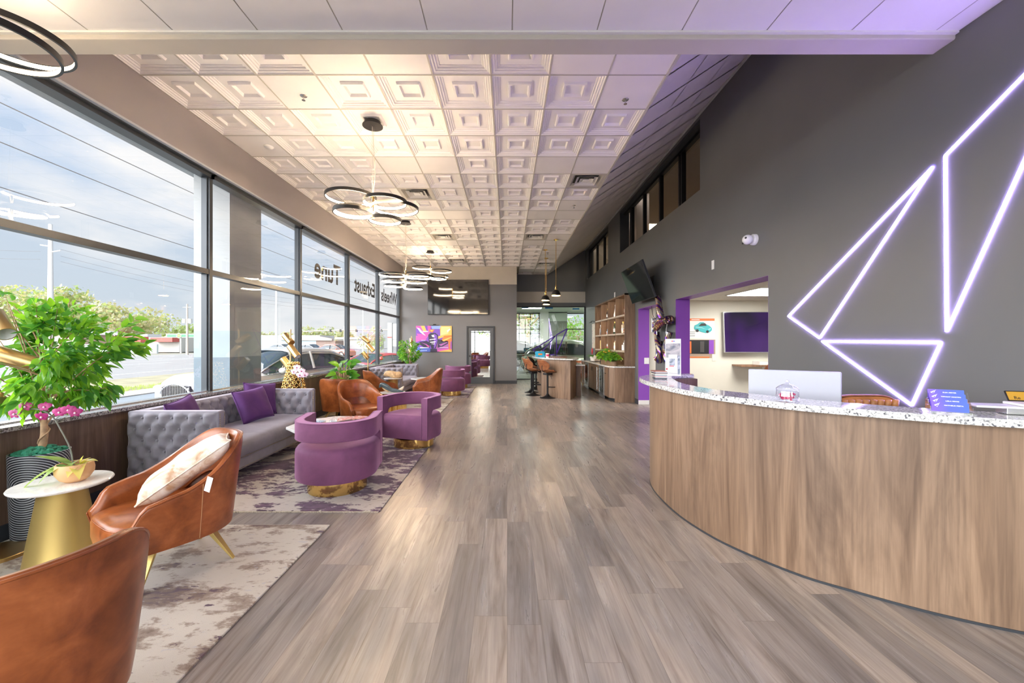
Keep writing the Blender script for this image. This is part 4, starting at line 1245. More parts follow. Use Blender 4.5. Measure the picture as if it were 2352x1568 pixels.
# fiddle leaf fig
t = thing('fiddle_leaf_fig', 'broad-leaved green fiddle leaf plant behind the leather chairs', 'potted plant', (-3.40, 8.28, 0))
obj('pot', MB().lathe([(.12, 0), (.17, .3), (.18, .42), (.165, .42), (.16, .36), (.001, .36)], n=36), BLACK_P, t, smooth='auto')
lf = MB(); st = MB(); rnd = random.Random(12)
for k in range(38):
    a = rnd.random() * 2 * pi; h = rnd.uniform(.55, 1.10)
    p0 = Vector((0, 0, .4)); r = rnd.uniform(.04, .17)
    p1 = Vector((cos(a) * r, sin(a) * r, h)); st.tube(cat([p0, (p0 + p1) / 2 + Vector((0, 0, .06)), p1], 4), .008, 6)
    e = rnd.uniform(.2, 1.2)
    leafmesh(lf, p1, (cos(a) * cos(e), sin(a) * cos(e), sin(e)), rnd.uniform(.20, .28), rnd.uniform(.13, .18), rnd.uniform(.2, .6), 0 if rnd.random() < .6 else 1, 7, rnd.uniform(-1.3, 1.3), .10, 1.0)
obj('stem', st, BARK, t, smooth=True); obj('foliage', lf, [LEAF, LEAF_D], t, smooth=True)

MAG = plain('magenta_petal', (.34, .015, .15), .5, var=.25, vs=20); PKW = plain('pale_petal', (.80, .62, .74), .5, var=.15, vs=30)
YEL = plain('flower_yellow', (.8, .55, .05), .5)
def flower(parent, p, d, s, mat, mat2):
    M = frame_to(p, d)
    mb = MB()
    for k in range(5):
        a = 2 * pi * k / 5 + pi / 2; L = s * (1 if k in (1, 4) else .85); W = s * (.95 if k in (1, 4) else .6)
        vs = []; seg = 5
        for q in range(seg + 1):
            tq = q / seg; w = W * sin(pi * (tq * .9 + .06)) ** .8
            for e in (-1, 0, 1):
                x = L * tq; y = e * w / 2; z = .22 * s * tq * (1 - tq) * 2 - (.08 * s if e else 0) * tq
                vs.append(M @ Vector((x * cos(a) - y * sin(a), x * sin(a) + y * cos(a), z)))
        fs = []
        for q in range(seg):
            b = q * 3; fs += [(b, b + 1, b + 4, b + 3), (b + 1, b + 2, b + 5, b + 4)]
        mb.add(vs, fs, 0)
    mb.ball(M @ Vector((0, -.12 * s, .14 * s)), .16 * s, 8, 1, (1, 1, 1.2)); mb.ball(M @ Vector((0, 0, .08 * s)), .09 * s, 8, 2)
    return obj('flower', mb, [mat, mat2, YEL], parent, smooth=True)
def orchid(label, loc, rz, potmat, stem, flowers, fs, mat, mat2, leaves, s=1.0):
    t = thing('potted_orchid', label, 'potted plant', loc, rz)
    if potmat:
        mb = MB(); mb.lathe([(.045 * s, 0), (.075 * s, .02 * s), (.098 * s, .06 * s), (.10 * s, .09 * s), (.093 * s, .125 * s), (.086 * s, .125 * s), (.09 * s, .10 * s), (.001, .10 * s)], n=40)
        obj('pot', mb, potmat, t, smooth='auto')
        o = obj('bark_chips', MB().lathe([(.001, .112 * s), (.085 * s, .103 * s)], n=20), plain('bark_chips', (.16, .09, .05), .9, bump=1, bs=60), t); o['kind'] = 'stuff'
    sm = MB(); P = cat(stem, 8); sm.tube(P, .0045, 8)
    for q in flowers: sm.tube([min(P, key=lambda z: (z - Vector(q[0])).length), Vector(q[0])], .002, 5)
    obj('stem', sm, plain('orchid_stem', (.16, .17, .14), .6), t, smooth=True)
    for p, d in flowers: flower(t, p, d, fs, mat, mat2)
    for (p, d, L, W, dr, m) in leaves:
        lm = MB(); leafmesh(lm, p, d, L, W, dr, 0, 9, 0, .22, .9); obj('leaf', lm, [m], t, smooth=True)
    return t
TAN = plain('tan_ceramic', (.66, .40, .20), .55, bump=.2, bs=20)
LG = m_leaf('orchid_leaf', (.18, .34, .10), (.34, .48, .18)); LY = m_leaf('variegated_leaf', (.35, .42, .15), (.66, .62, .22))
orchid('magenta orchid in a tan bowl pot on the near marble table', (-2.98, 2.76, .548), 0, TAN,
       [(-.01, 0, .1), (-.03, .0, .22), (-.075, -.02, .36), (-.13, -.03, .46), (-.22, -.05, .505), (-.34, -.06, .47)],
       [((-.34, -.06, .475), (.2, -.9, .1)), ((-.255, -.07, .525), (.3, -.9, .2)), ((-.15, -.05, .52), (.3, -.9, .3)), ((-.135, -.08, .46), (.2, -.9, -.3)),
        ((-.05, -.05, .485), (.4, -.9, .1)), ((.01, -.05, .50), (.5, -.8, .1)), ((.045, -.04, .48), (.6, -.8, .1))], .040, MAG, PKW,
       [((0, -.02, .11), (-.85, -.3, .55), .22, .075, .15, LG), ((-.03, -.02, .11), (-.9, -.5, .05), .24, .068, .75, LG), ((-.02, -.03, .11), (-.5, -.9, .1), .13, .085, .7, LG), ((0, -.02, .12), (.3, -.3, .3), .12, .07, .5, LG),
        ((.03, 0, .11), (.8, -.4, .5), .10, .06, .5, LY), ((.03, .02, .11), (.9, .2, .6), .11, .06, .4, LY), ((.03, -.02, .11), (.4, -.9, .3), .10, .075, .8, LY), ((.03, 0, .11), (.6, .5, .9), .09, .035, .3, LY),
        ((.04, -.03, .11), (.9, -.6, .1), .10, .075, .8, LY), ((.04, 0, .12), (.2, .1, 1), .07, .03, .2, LY)])
# gold lattice vase
def m_none(): pass
vt = thing('lattice_vase', 'tall gold perforated vase standing behind the near sofa', 'vase', (-3.375, 6.33, .535))
mb = MB(); rnd = random.Random(2)
H = .66; pr = lambda z: .165 - .085 * smooth(.25, 1.0, z) * 1.0 + .01 * sin(z * 3)
NA, NZ = 15, 15
pts = {}
for j in range(NZ + 1):
    for i in range(NA):
        a = 2 * pi * (i + (.5 if j % 2 else 0) + rnd.uniform(-.16, .16)) / NA; z = (j + rnd.uniform(-.18, .18) if 0 < j < NZ else j) / NZ
        r = pr(z); pts[(i, j)] = Vector((r * cos(a), r * sin(a), z * H))
for j in range(NZ + 1):
    for i in range(NA):
        if j in (0, NZ) or (i + j) % 2 == 0: mb.tube([pts[(i, j)], pts[((i + 1) % NA, j)]], .0062, 6)
        if j < NZ:
            k = (i + 1) % NA if j % 2 else (i - 1) % NA
            mb.tube([pts[(i, j)], pts[(i, j + 1)]], .0062, 6); mb.tube([pts[(i, j)], pts[(k, j + 1)]], .0062, 6)
obj('lattice', mb, GOLD, vt, smooth=True)
obj('inner_tube', MB().lathe([(.10, .005), (.095, .3), (.05, .63)], n=24, cap=False), plain('dark_gold', (.16, .09, .03), .5, .6), vt, smooth=True)
orchid('white and violet orchid rising in front of the gold vase', (-3.16, 6.24, .535), 0, plain('white_pot', (.75, .75, .72), .3),
       [(0, 0, .1), (-.03, -.02, .3), (-.06, -.04, .5), (-.05, -.04, .6), (.02, -.04, .56)],
       [((-.09, -.05, .585), (.2, -.9, .2)), ((-.14, -.04, .52), (.0, -.9, .1)), ((-.02, -.05, .53), (.4, -.9, .1)), ((.03, -.05, .47), (.5, -.8, 0)), ((-.04, -.06, .47), (.3, -.9, 0))], .058, PKW, MAG,
       [((0, 0, .11), (cos(a), sin(a), .5), .15, .05, .6, LEAF_D) for a in (0, .6, 1.3, 2.2, 3.1, 4.0, 5.0, 5.7)], .8)

# ================================================================== RING CHANDELIERS
LED = emit('warm_led', (1.0, .76, .50), CHANDELIER_E)
RINGD = plain('ring_black', (.03, .028, .026), .35, .5)
def make_chandelier(label, cord=1.0):
    t = thing('ring_chandelier', label, 'chandelier', group='six-ring gold and black chandeliers')
    return t
def chandelier(label, x, y, zhub, rings, rz=0, hub_h=.30, led=None):
    t = thing('ring_chandelier', label, 'chandelier', (x, y, 0), rz, group='six-ring gold and black chandeliers')
    top = HC if y > 3 else HF
    obj('canopy', MB().lathe([(.001, top - .004), (.10, top - .004), (.10, top - .05), (.125, top - .05), (.125, top - .058), (.001, top - .058)][::-1], n=40), BLACK_M, t, smooth='auto')
    cd = MB()
    for a in (0, 2.1, 4.2): cd.tube([(.02 * cos(a), .02 * sin(a), top - .05), (.008 * cos(a), .008 * sin(a), zhub + hub_h)], .0012, 4)
    cd.tube(cat([(0, 0, top - .05), (.012, 0, (top + zhub) / 2 + .3), (.03, 0, zhub + hub_h + .25), (.0, 0, zhub + hub_h)], 6), .003, 6)
    obj('cable', cd, plain('clear_cable', (.55, .5, .42), .4), t)
    obj('stem', MB().cyl((0, 0, 0), .021, zhub, zhub + hub_h, 16), GOLD, t, smooth='auto')
    for az, dz, r in rings:
        c = Vector((cos(az) * (r - .012), sin(az) * (r - .012), zhub + dz))
        n = 72; h = .019
        def rr(prof):
            mb = MB(); mb.grid(lambda i, j: (c.x + prof[j][0] * cos(2 * pi * i / n), c.y + prof[j][0] * sin(2 * pi * i / n), c.z + prof[j][1]), n, len(prof), wrapu=True, wrapv=True); return mb
        o = obj('ring', rr([(r, -h), (r, h), (r - .014, h), (r - .014, h - .005), (r - .004, h - .005), (r - .004, -h + .005), (r - .014, -h + .005), (r - .014, -h)]), RINGD, t, smooth='auto')
        obj('light_strip', rr([(r - .0045, -h + .0055), (r - .0045, h - .0055), (r - .0125, h - .0055), (r - .0125, -h + .0055)]), led or LED, o)
    return t
RG = [(radians(168), .30, .315), (radians(-35), .17, .26), (radians(8), .15, .29), (radians(200), .06, .24), (radians(175), .11, .25), (radians(-20), -.03, .20)]
chandelier('ring chandelier hanging nearest over the first bay, in full view', -1.70, 5.06, 3.06, RG)
RG2 = [(radians(172), .27, .32), (radians(10), .22, .33), (radians(185), .12, .28), (radians(-12), .09, .26), (radians(200), .0, .25), (radians(-20), -.06, .22)]
chandelier('ring chandelier second along the row, overlapping the black television edge', -2.335, 9.2, 2.80, RG2, hub_h=.36)
chandelier('ring chandelier farthest away just above the television corner', -2.335, 12.16, 3.46, [(radians(160), .34, .30), (radians(8), .22, .33), (radians(190), .10, .42), (radians(15), .06, .28), (radians(-10), -.02, .26)], hub_h=.38, led=emit('warm_led_mid', (1.0, .76, .50), CHANDELIER_E * .5))
chandelier('ring chandelier cropped by the top left corner', -3.15, 2.20, 3.00, [(radians(4), .17, .285), (radians(68), .36, .285), (radians(180), .28, .3), (radians(230), .10, .26), (radians(160), .02, .3)], hub_h=.44, led=emit('warm_led_dim', (1.0, .76, .50), CHANDELIER_E * .22))

# brass pendants over the bar
PEND = emit('pendant_glow', (1.0, .72, .45), 45.0)
def pendant(label, x, y, zb):
    t = thing('pendant_light', label, 'pendant light', (x, y, 0), group='black dome pendants on brass rods')
    obj('canopy', MB().lathe([(.065, HC - .02), (.065, HC - .004), (.001, HC - .002)], n=24), GOLD, t, smooth='auto')
    obj('rod', MB().cyl((0, 0, 0), .008, zb + .24, HC - .02, 10), GOLD, t)
    obj('neck', MB().lathe([(.03, zb + .155), (.035, zb + .18), (.022, zb + .19), (.022, zb + .235), (.03, zb + .24), (.018, zb + .26), (.01, zb + .28)], n=20), GOLD, t, smooth='auto')
    s = obj('lamp_shade', MB().lathe([(.126, zb + .015), (.122, zb + .05), (.105, zb + .10), (.07, zb + .145), (.03, zb + .163)], n=40, cap=False), RINGD, t, smooth=True)
    obj('rim', MB().lathe([(.128, zb), (.128, zb + .016), (.120, zb + .016), (.120, zb)], n=40, cap=False), GOLD, s, smooth='auto')
    obj('bulb', MB().lathe([(.001, zb + .012), (.112, zb + .012)], n=32, cap=False), PEND, t)
    return t
pendant('brass rod pendant with dome left of the other two, middle distance', 1.145, 12.0, 2.765)
pendant('brass rod pendant partly hidden behind another dome, farthest', 1.29, 13.2, 2.76)
pendant('brass rod pendant nearest and rightmost over the bar', 1.317, 10.82, 2.77)

# ================================================================== RECEPTION DESK
body = [(3.19, 1.87), (2.66, 2.063), (2.345, 2.22), (2.076, 2.413), (1.892, 2.565), (1.722, 2.799), (1.585, 3.067), (1.49, 3.45), (1.474, 3.90), (1.52, 4.25), (1.62, 4.50), (1.80, 4.72), (2.05, 4.88), (2.28, 4.93)]
inner = [(2.28, 4.80), (2.06, 4.74), (1.90, 4.58), (1.80, 4.35), (1.72, 3.95), (1.70, 3.60), (1.76, 3.30), (1.90, 3.05), (2.10, 2.76), (2.34, 2.52), (2.62, 2.33), (2.9, 2.2), (3.19, 2.11)]
top_o = [(3.19, 1.80), (2.62, 1.995), (2.30, 2.16), (2.03, 2.36), (1.845, 2.52), (1.675, 2.76), (1.535, 3.04), (1.435, 3.44), (1.41, 3.90), (1.435, 4.28), (1.52, 4.60), (1.72, 4.86), (2.02, 5.03), (2.30, 5.07)]
top_i = [(2.30, 4.93), (2.06, 4.83), (1.90, 4.62), (1.80, 4.35), (1.70, 3.95), (1.685, 3.60), (1.74, 3.30), (1.88, 3.03), (2.08, 2.74), (2.32, 2.49), (2.60, 2.31), (2.9, 2.18), (3.19, 2.09)]
def loop(a, b): return [(p.x, p.y) for p in cat([(x, y, 0) for x, y in a], 8)] + [(p.x, p.y) for p in cat([(x, y, 0) for x, y in b], 8)]
desk = thing('reception_desk', 'long curved walnut reception desk with speckled granite top', 'reception desk', (0, 0, 0))
def strip_wall(name, oa, ob, z0, z1, mat, **k):
    A = [(p.x, p.y) for p in cat([(x, y, 0) for x, y in oa], 8)]; B = [(p.x, p.y) for p in cat([(x, y, 0) for x, y in ob], 8)][::-1]
    n = min(len(A), len(B)); 
    def rs(L, n):
        return [L[round(i * (len(L) - 1) / (n - 1))] for i in range(n)]
    A, B = rs(A, n), rs(B, n)
    mb = MB(); vs = []
    for z in (z0, z1): vs += [(*p, z) for p in A] + [(*p, z) for p in B]
    fs = []
    for i in range(n - 1):
        fs += [(i, i + 1, n + i + 1, n + i), (2 * n + i, 3 * n + i, 3 * n + i + 1, 2 * n + i + 1), (i, 2 * n + i, 2 * n + i + 1, i + 1), (n + i, n + i + 1, 3 * n + i + 1, 3 * n + i)]
    fs += [(0, n, 3 * n, 2 * n), (n - 1, 2 * n - 1, 4 * n - 1, 3 * n - 1)]
    mb.add(vs, fs)
    return obj(name, mb, mat, desk, **k)
strip_wall('front_panel', body, inner, 0.012, 1.068, WALNUT, smooth='auto')
strip_wall('kick_strip', [(x - .004, y - .004) for x, y in body], inner, 0, .014, BASEB)
strip_wall('granite_top', top_o, top_i, 1.07, 1.113, GRANITE, smooth='auto', bevel=.004, seg=2)
wk = MB().prism([(3.19, 2.12), (2.62, 2.34), (2.12, 2.78), (1.78, 3.3), (1.72, 3.62), (1.76, 4.1), (2.3, 4.1), (2.4, 3.6), (2.7, 3.1), (3.19, 2.9)], .72, .755)
obj('work_surface', wk, WALNUT_SH, desk)
ZT = 1.114
jar('ribbed clear glass candy jar of pink sweets on the reception desk', (1.86, 2.66, ZT), 1.10, PINK)
# computer on the work surface, its white back turned to us
t = thing('computer_monitor', 'white backed computer monitor behind the reception desk', 'monitor', (2.30, 3.23, .757), atan2(3.05 - 3.41, 2.543 - 2.057))
obj('housing', MB().box(-.305, .305, -.012, .02, .12, .52), plain('monitor_white', (.50, .52, .60), .3), t, bevel=.009, seg=3)
obj('screen', MB().box(-.295, .295, .0205, .022, .13, .51), SCREEN, t)
obj('stand', MB().box(-.08, .08, -.0, .012, .0, .2).box(-.10, .10, -.08, .10, 0, .008), CHROME, t, bevel=.002)
# office chair behind the desk
ch = thing('office_chair', 'brown leather and wood office chair behind the reception desk', 'office chair', (2.78, 2.90, 0), radians(180))
mb = MB()
def cb(i, j):
    u = -1 + 2 * i / 20; v = j / 10
    return (u * .255 * (1 - .06 * v ** 4), -.24 - .03 * (1 - u * u) + .05 * v, .60 + .48 * v - .05 * u ** 6 * (v > .9))
def cb2(i, j):
    p = cb(i, j); return (p[0] * 1.02, p[1] - .022, p[2] + .006)
mb.grid(cb, 21, 11)
for k in range(8):
    x = -.225 + k * .0565
    mb.tube(cat([(x, -.245 - .0, .64), (x, -.232, .83), (x, -.205, 1.06)], 4), .026, 8, rad=None)
obj('backrest', mb, plain('tan_leather_pad', (.50, .22, .07), .4, var=.2, vs=8), ch, smooth=True)
mb = MB(); mb.grid(cb2, 21, 11); mb.tube([cb2(i, 10) for i in range(21)], .012, 6)
obj('back_shell', mb, PLY, ch, smooth=True)
obj('seat', MB().box(-.25, .25, -.22, .24, .44, .51), LEATHER, ch, bevel=.03, seg=3)
obj('column', MB().cyl((0, 0, 0), .03, .08, .44, 14), CHROME, ch)
for k in range(5):
    a = 2 * pi * k / 5
    l = obj('leg', MB().tube([(.03 * cos(a), .03 * sin(a), .10), (.29 * cos(a), .29 * sin(a), .07)], .018, 8), CHROME, ch)
    obj('caster', MB().cyl((0, 0, 0), .028, -.012, .012, 14, M=Matrix.Translation((.29 * cos(a), .29 * sin(a), .028)) @ Matrix.Rotation(a + pi / 2, 4, 'Z') @ Matrix.Rotation(pi / 2, 4, 'Y')), BLACK_P, l)
# business card holder
hd = thing('card_holder', 'clear acrylic four-tier business card holder on the desk', 'card holder', (2.425, 2.20, ZT), radians(-33))
hd.scale = (.80,) * 3
mb = MB(); mb.box(-.115, .115, -.055, .065, 0, .008)
for k in range(4):
    y = -.042 + k * .026; z = .008 + k * .027
    mb.box(-.10, .10, y - .004, y - .001, z - .01, z + .006)
mb.box(-.102, -.099, -.046, .058, .008, .05); mb.box(.099, .102, -.046, .058, .008, .05)
mb.prism([(-.046, .05), (.058, .05), (.058, .14), (.045, .14), (.03, .11), (.005, .085), (-.02, .058)], .099, .102, M=Matrix(((0, 0, 1, 0), (1, 0, 0, 0), (0, 1, 0, 0), (0, 0, 0, 1))))
mb.prism([(-.046, .05), (.058, .05), (.058, .14), (.045, .14), (.03, .11), (.005, .085), (-.02, .058)], -.102, -.099, M=Matrix(((0, 0, 1, 0), (1, 0, 0, 0), (0, 1, 0, 0), (0, 0, 0, 1))))
obj('acrylic_body', mb, ACRYL, hd)
def m_card():
    t = NT('blue_card'); tc = t.n('ShaderNodeTexCoord'); sp = t.n('ShaderNodeSeparateXYZ', {0: tc.outputs['Object']})
    t.P(Base_Color=t.ramp(t.math('ADD', t.math('MULTIPLY', sp.outputs[0], 6.0), .5), [(0.05, (.14, .05, .62)), (.5, (.03, .06, .58)), (1, (.01, .08, .52))]), Roughness=.35)
    return t.m
CARD = m_card(); INK = plain('white_ink', (.85, .85, .88), .5)
names = ['MATHEUS FESTA', 'LEILA RIVAS', 'TIFFANY MARTIN', 'ELSA MEYER']
logo = [[(-.5, -.15), (-.22, -.4), (.25, .38)], [(-.15, -.42), (.12, -.42), (.02, -.62)], [(.1, -.38), (.12, .05), (.5, .6)]]
for k in range(4):
    y = -.030 + k * .026; z0 = .012 + k * .027
    M = Matrix.Translation((0, y, z0)) @ Matrix.Rotation(radians(78), 4, 'X')
    cd = MB().box(-.089, .089, 0, .064, -.008, .0, M=M)
    o = obj('business_cards', cd, CARD, None)
    tag(o, ['stack of blue business cards in the front, lowest tier', 'stack of blue business cards in the second tier from the front', 'stack of blue business cards in the second tier from the back', 'stack of blue business cards in the rear, highest tier'][k], 'business cards', 'blue business card stacks')
    o.location = hd.location; o.rotation_euler = hd.rotation_euler; o.scale = hd.scale
    text('printed_name', names[k], .0095, INK, M @ Matrix.Translation((.018, .040, .0006)), o, .0002, .0003, sx=1.3)
    lg = MB()
    for tri in logo:
        P = [Vector((x * .030 - .062, y_ * .026 + .046)) for x, y_ in tri]
        c = sum(P, Vector((0, 0))) / 3
        lg.prism([tuple(p) for p in P], .0004, .0010, M=M)
    obj('printed_logo', lg, INK, o)
# white payment tablet dock and the little amber sign, cut by the frame
t = thing('tablet_stand', 'flat white tablet stand lying at the right end of the desk', 'tablet stand', (2.78, 2.16, ZT), radians(-20))
obj('plate', MB().prism([(-.22, -.06), (-.2, .06), (.25, .10), (.25, -.08)], .035, .047), WHITE_P, t, bevel=.004)
obj('tablet', MB().box(-.04, .22, -.06, .07, .048, .062), WHITE_P, t, bevel=.005)
obj('foot', MB().box(-.08, .12, -.03, .05, 0, .035), CHROME, t, bevel=.003)
obj('screen_edge', MB().box(.0, .18, -.0612, -.058, .051, .056), BLACK_P, t)
t = thing('desk_sign', 'small amber sign with black border at the right frame edge', 'sign', (2.872, 2.26, ZT + .062), radians(-18))
M = Matrix.Rotation(radians(62), 4, 'X')
obj('board', MB().box(-.03, .12, 0, .052, -.004, 0, M=M), plain('amber_board', (.56, .30, .03), .5), t)
obj('border', MB().box(-.033, .123, -.005, 0, -.006, .002, M=M).box(-.033, .123, .052, .056, -.006, .002, M=M).box(-.033, -.030, -.005, .056, -.006, .002, M=M), BLACK_P, t)
text('lettering', 'Re', .026, BLACK_P, M @ Matrix.Translation((-.006, .006, .001)), t, .0003, align='LEFT')
# brochure stand and its leaflets on the desk tip
t = thing('brochure_stand', 'tall leaning white brochure stand with car photo on the desk tip', 'brochure stand', (1.93, 4.66, ZT), radians(-22))
M = Matrix.Rotation(radians(-11), 4, 'X')
obj('board', MB().box(-.085, .085, -.004, .0, 0, .44, M=M), WHITE_P, t)
def m_photo(name, a, b, c, sc=6):
    t_ = NT(name); n = t_.noise(t_.co((1, 1, 2)), sc, 4, .6, .8); t_.P(Base_Color=t_.ramp(n, [(.35, a), (.5, b), (.65, c)]), Roughness=.3); return t_.m
obj('printed_photo', MB().box(-.078, .078, -.0048, -.0042, .215, .385, M=M), m_photo('grey_photo', (.14, .16, .20), (.36, .35, .36), (.55, .52, .50)), t)
obj('printed_logo', MB().box(-.018, .0, -.0048, -.0042, .405, .418, M=M, m=0).box(.0, .02, -.0048, -.0042, .405, .418, M=M, m=1), [plain('logo_red', (.75, .15, .12), .5), plain('logo_blue', (.15, .2, .6), .5)], t)
obj('leaflet_pocket', MB().box(-.05, .045, -.02, -.006, .03, .25, M=M), PW, t)
obj('leaflet_photo', MB().box(-.04, .02, -.0212, -.0202, .12, .20, M=M, m=0).box(-.04, .01, -.0212, -.0202, .108, .118, M=M, m=1).box(.05, .075, -.0052, -.0045, .02, .24, M=M, m=0).box(-.078, -.058, -.0052, -.0045, .07, .09, M=M, m=1), [m_photo('blue_grey_photo', (.12, .16, .2), (.3, .34, .4), (.5, .54, .6), 12), plain('leaflet_red', (.65, .10, .12), .5)], t)
obj('strut', MB().prism([(0, .0), (.12, .0), (.085, .42)], .083, .086, M=Matrix(((0, 0, 1, 0), (1, 0, 0, 0), (0, 1, 0, 0), (0, 0, 0, 1)))), ACRYL, t)
cols = [(.05, .06, .09), (.20, .22, .25), (.72, .72, .70), (.70, .38, .33), (.35, .38, .48), (.50, .62, .52), (.74, .73, .70), (.08, .06, .07), (.55, .57, .62), (.5, .2, .14)]
labs = ['dark', 'charcoal', 'white', 'salmon', 'blue-grey', 'pale green', 'off-white', 'black', 'silver', 'rust-covered']
zz = 0
for k in range(10):
    h = .007 if k < 6 else .009
    w, d = (.20, .27) if k < 6 else (.21, .28)
    book('booklet', '%s booklet, %s in the stack on the desk tip' % (labs[k], ['bottom', 'second', 'third', 'fourth', 'fifth', 'sixth', 'seventh', 'eighth', 'ninth', 'topmost'][k]),
         (1.655 + .004 * (k % 3), 4.35 + .003 * k, ZT + zz), radians(-12 + (6 if k > 5 else 0)), w * .62, d * .62, h, plain('booklet_%d' % k, cols[k], .4), group='booklets stacked on the desk tip')
    zz += h + .0005

# ================================================================== BACK WALL
t = thing('television', 'huge black television on the back wall below the ceiling', 'television', (-1.79, YB - .056, 3.17))
obj('bezel', MB().box(-1.11, 1.11, -.035, .03, -.635, .635), BLACK_P, t, bevel=.004)
obj('screen', MB().box(-1.10, 1.10, -.0375, -.035, -.62, .625), SCREEN, t)
obj('wall_bracket', MB().box(-.3, .3, .03, .05, -.25, .25), BLACK_M, t)
# racing picture
t = thing('canvas_print', 'bright pink and orange racing car canvas on the back wall', 'picture', (-2.685, YB - .035, 1.645))
cc = {n: plain('paint_' + n, c, .5) for n, c in dict(pink=(.72, .10, .42), purple=(.20, .08, .48), yellow=(.85, .50, .12), orange=(.80, .22, .05), dark=(.035, .03, .07), blue=(.10, .16, .60), sky=(.28, .40, .80), white=(.85, .80, .88), cream=(.88, .66, .30), mauve=(.40, .12, .40)).items()}
kn = list(cc); mats_ = [cc[k] for k in kn]
W2, H2 = .655, .475
bx = obj('canvas', MB().box(-W2, W2, 0, .03, -H2, H2), cc['purple'], t)
Mx = Matrix.Rotation(pi / 2, 4, 'X')
art = MB()
def pg(c, pts, k):
    art.prism([((x - .5) * 2 * W2, (.5 - y) * 2 * H2) for x, y in pts], .0006 * k, .0006 * k + .0006, kn.index(c), M=Mx)
pg('pink', [(0, 0), (.42, 0), (.36, .35), (.28, .5), (0, .62)], 1); pg('purple', [(0, .08), (.14, .2), (.24, .42), (.0, .38)], 2); pg('pink', [(.02, .3), (.2, .32), (.3, .55), (.1, .5)], 3)
pg('yellow', [(.13, 0), (.24, 0), (.3, .22), (.2, .2)], 2); pg('purple', [(.24, 0), (.32, 0), (.34, .25), (.28, .15)], 3); pg('white', [(.02, .06), (.10, .1), (.27, .38), (.2, .33), (.12, .25)], 4); pg('white', [(.18, .2), (.34, .2), (.34, .23), (.2, .24)], 4)
pg('yellow', [(.66, 0), (1, 0), (1, .42), (.8, .42), (.62, .5), (.6, .3)], 1); pg('cream', [(.7, .03), (.96, .03), (.9, .3), (.68, .38)], 2); pg('white', [(.86, .18), (.95, .1), (.97, .13), (.88, .25)], 3)
pg('orange', [(.78, .38), (1, .36), (1, .6), (.7, .6)], 3); pg('yellow', [(.72, .56), (.98, .42), (1, .46), (.78, .6)], 4)
pg('sky', [(.42, 0), (.70, 0), (.66, .12), (.45, .12)], 2); pg('purple', [(.5, .12), (.67, .12), (.68, .38), (.58, .42), (.52, .3)], 3)
pg('orange', [(.36, .14), (.52, .14), (.46, .26), (.38, .22)], 4); pg('yellow', [(.39, .16), (.49, .16), (.44, .22)], 5)
pg('mauve', [(.6, .6), (1, .5), (1, .95), (.55, .95)], 2); pg('orange', [(.9, .55), (.97, .45), (.95, .85), (1, .98), (.92, .9)], 4)
pg('blue', [(0, .8), (.45, .88), (.5, 1), (0, 1)], 2); pg('sky', [(0, .95), (.3, .93), (.3, .96), (0, .99)], 3); pg('yellow', [(.65, .98), (.95, .88), (1, .92), (1, 1), (.65, 1)], 3); pg('pink', [(.5, .96), (.9, .86), (.95, .9), (.6, .99)], 4)
pg('dark', [(.10, .62), (.30, .58), (.40, .66), (.38, .84), (.22, .82), (.10, .72)], 3); pg('dark', [(.62, .52), (.9, .58), (.9, .68), (.74, .80), (.6, .84)], 3)
pg('mauve', [(.14, .64), (.3, .7), (.36, .8), (.2, .68)], 4); pg('pink', [(.3, .72), (.38, .78), (.36, .82), (.3, .78)], 5); pg('mauve', [(.64, .72), (.88, .62), (.88, .64), (.7, .78)], 4)
pg('dark', [(.34, .34), (.42, .27), (.54, .27), (.62, .36), (.62, .6), (.56, .86), (.44, .88), (.36, .62)], 5)
pg('purple', [(.5, .3), (.58, .36), (.6, .58), (.54, .84), (.5, .86)], 6); pg('white', [(.43, .36), (.50, .34), (.52, .44), (.46, .43)], 7); pg('white', [(.38, .52), (.54, .49), (.56, .52), (.38, .55)], 7); pg('white', [(.39, .62), (.54, .59), (.56, .62), (.4, .65)], 7)
pg('dark', [(.4, .88), (.58, .88), (.6, 1), (.4, 1)], 5); pg('white', [(.11, .82), (.36, .83), (.36, .85), (.12, .86)], 6); pg('white', [(.66, .82), (.9, .82), (.9, .835), (.66, .835)], 6); pg('white', [(.14, .55), (.26, .55), (.26, .565), (.14, .565)], 6)
pg('white', [(.28, .95), (.31, .93), (.29, .97)], 6)
obj('painted_car', art, mats_, bx)
text('race_number', '12', .12, cc['white'], Mx @ Matrix.Translation((-.03, -.20, .0050)), bx, .0004, .003)
pl_ = thing('picture_light', 'slim black picture light above the racing canvas', 'picture light', (-2.66, YB, 2.14))
obj('bar', MB().box(-.18, .18, -.06, -.045, .0, .015), BLACK_M, pl_); obj('bracket', MB().box(-.05, .05, -.05, 0, .01, .045), BLACK_M, pl_, bevel=.006)
# glazed door
dr = MB()
x0, x1, zt = -1.49, -.46, 2.11
dr.box(x0, x0 + .055, YB - .045, YB, 0, zt); dr.box(x1 - .055, x1, YB - .045, YB, 0, zt); dr.box(x0 + .055, x1 - .055, YB - .045, YB, zt - .055, zt)
d = struct('door_1', dr, BASEB, bevel=.004)
lf = MB(); a, b = x0 + .06, x1 - .06
yf, yb_ = YB - .022, YB - .002
lf.box(a, a + .115, yf, yb_, .005, zt - .06); lf.box(b - .115, b, yf, yb_, .005, zt - .06); lf.box(a + .115, b - .115, yf, yb_, .005, .24); lf.box(a + .115, b - .115, yf, yb_, 1.93, zt - .06)
df = obj('door_leaf', lf, plain('door_grey', (.085, .09, .098), .45), d)
obj('glazing', MB().box(a + .11, b - .11, YB - .013, YB - .006, .23, 1.94), plain('mirror_glass', (.80, .84, .83), .0, 1.0), df)
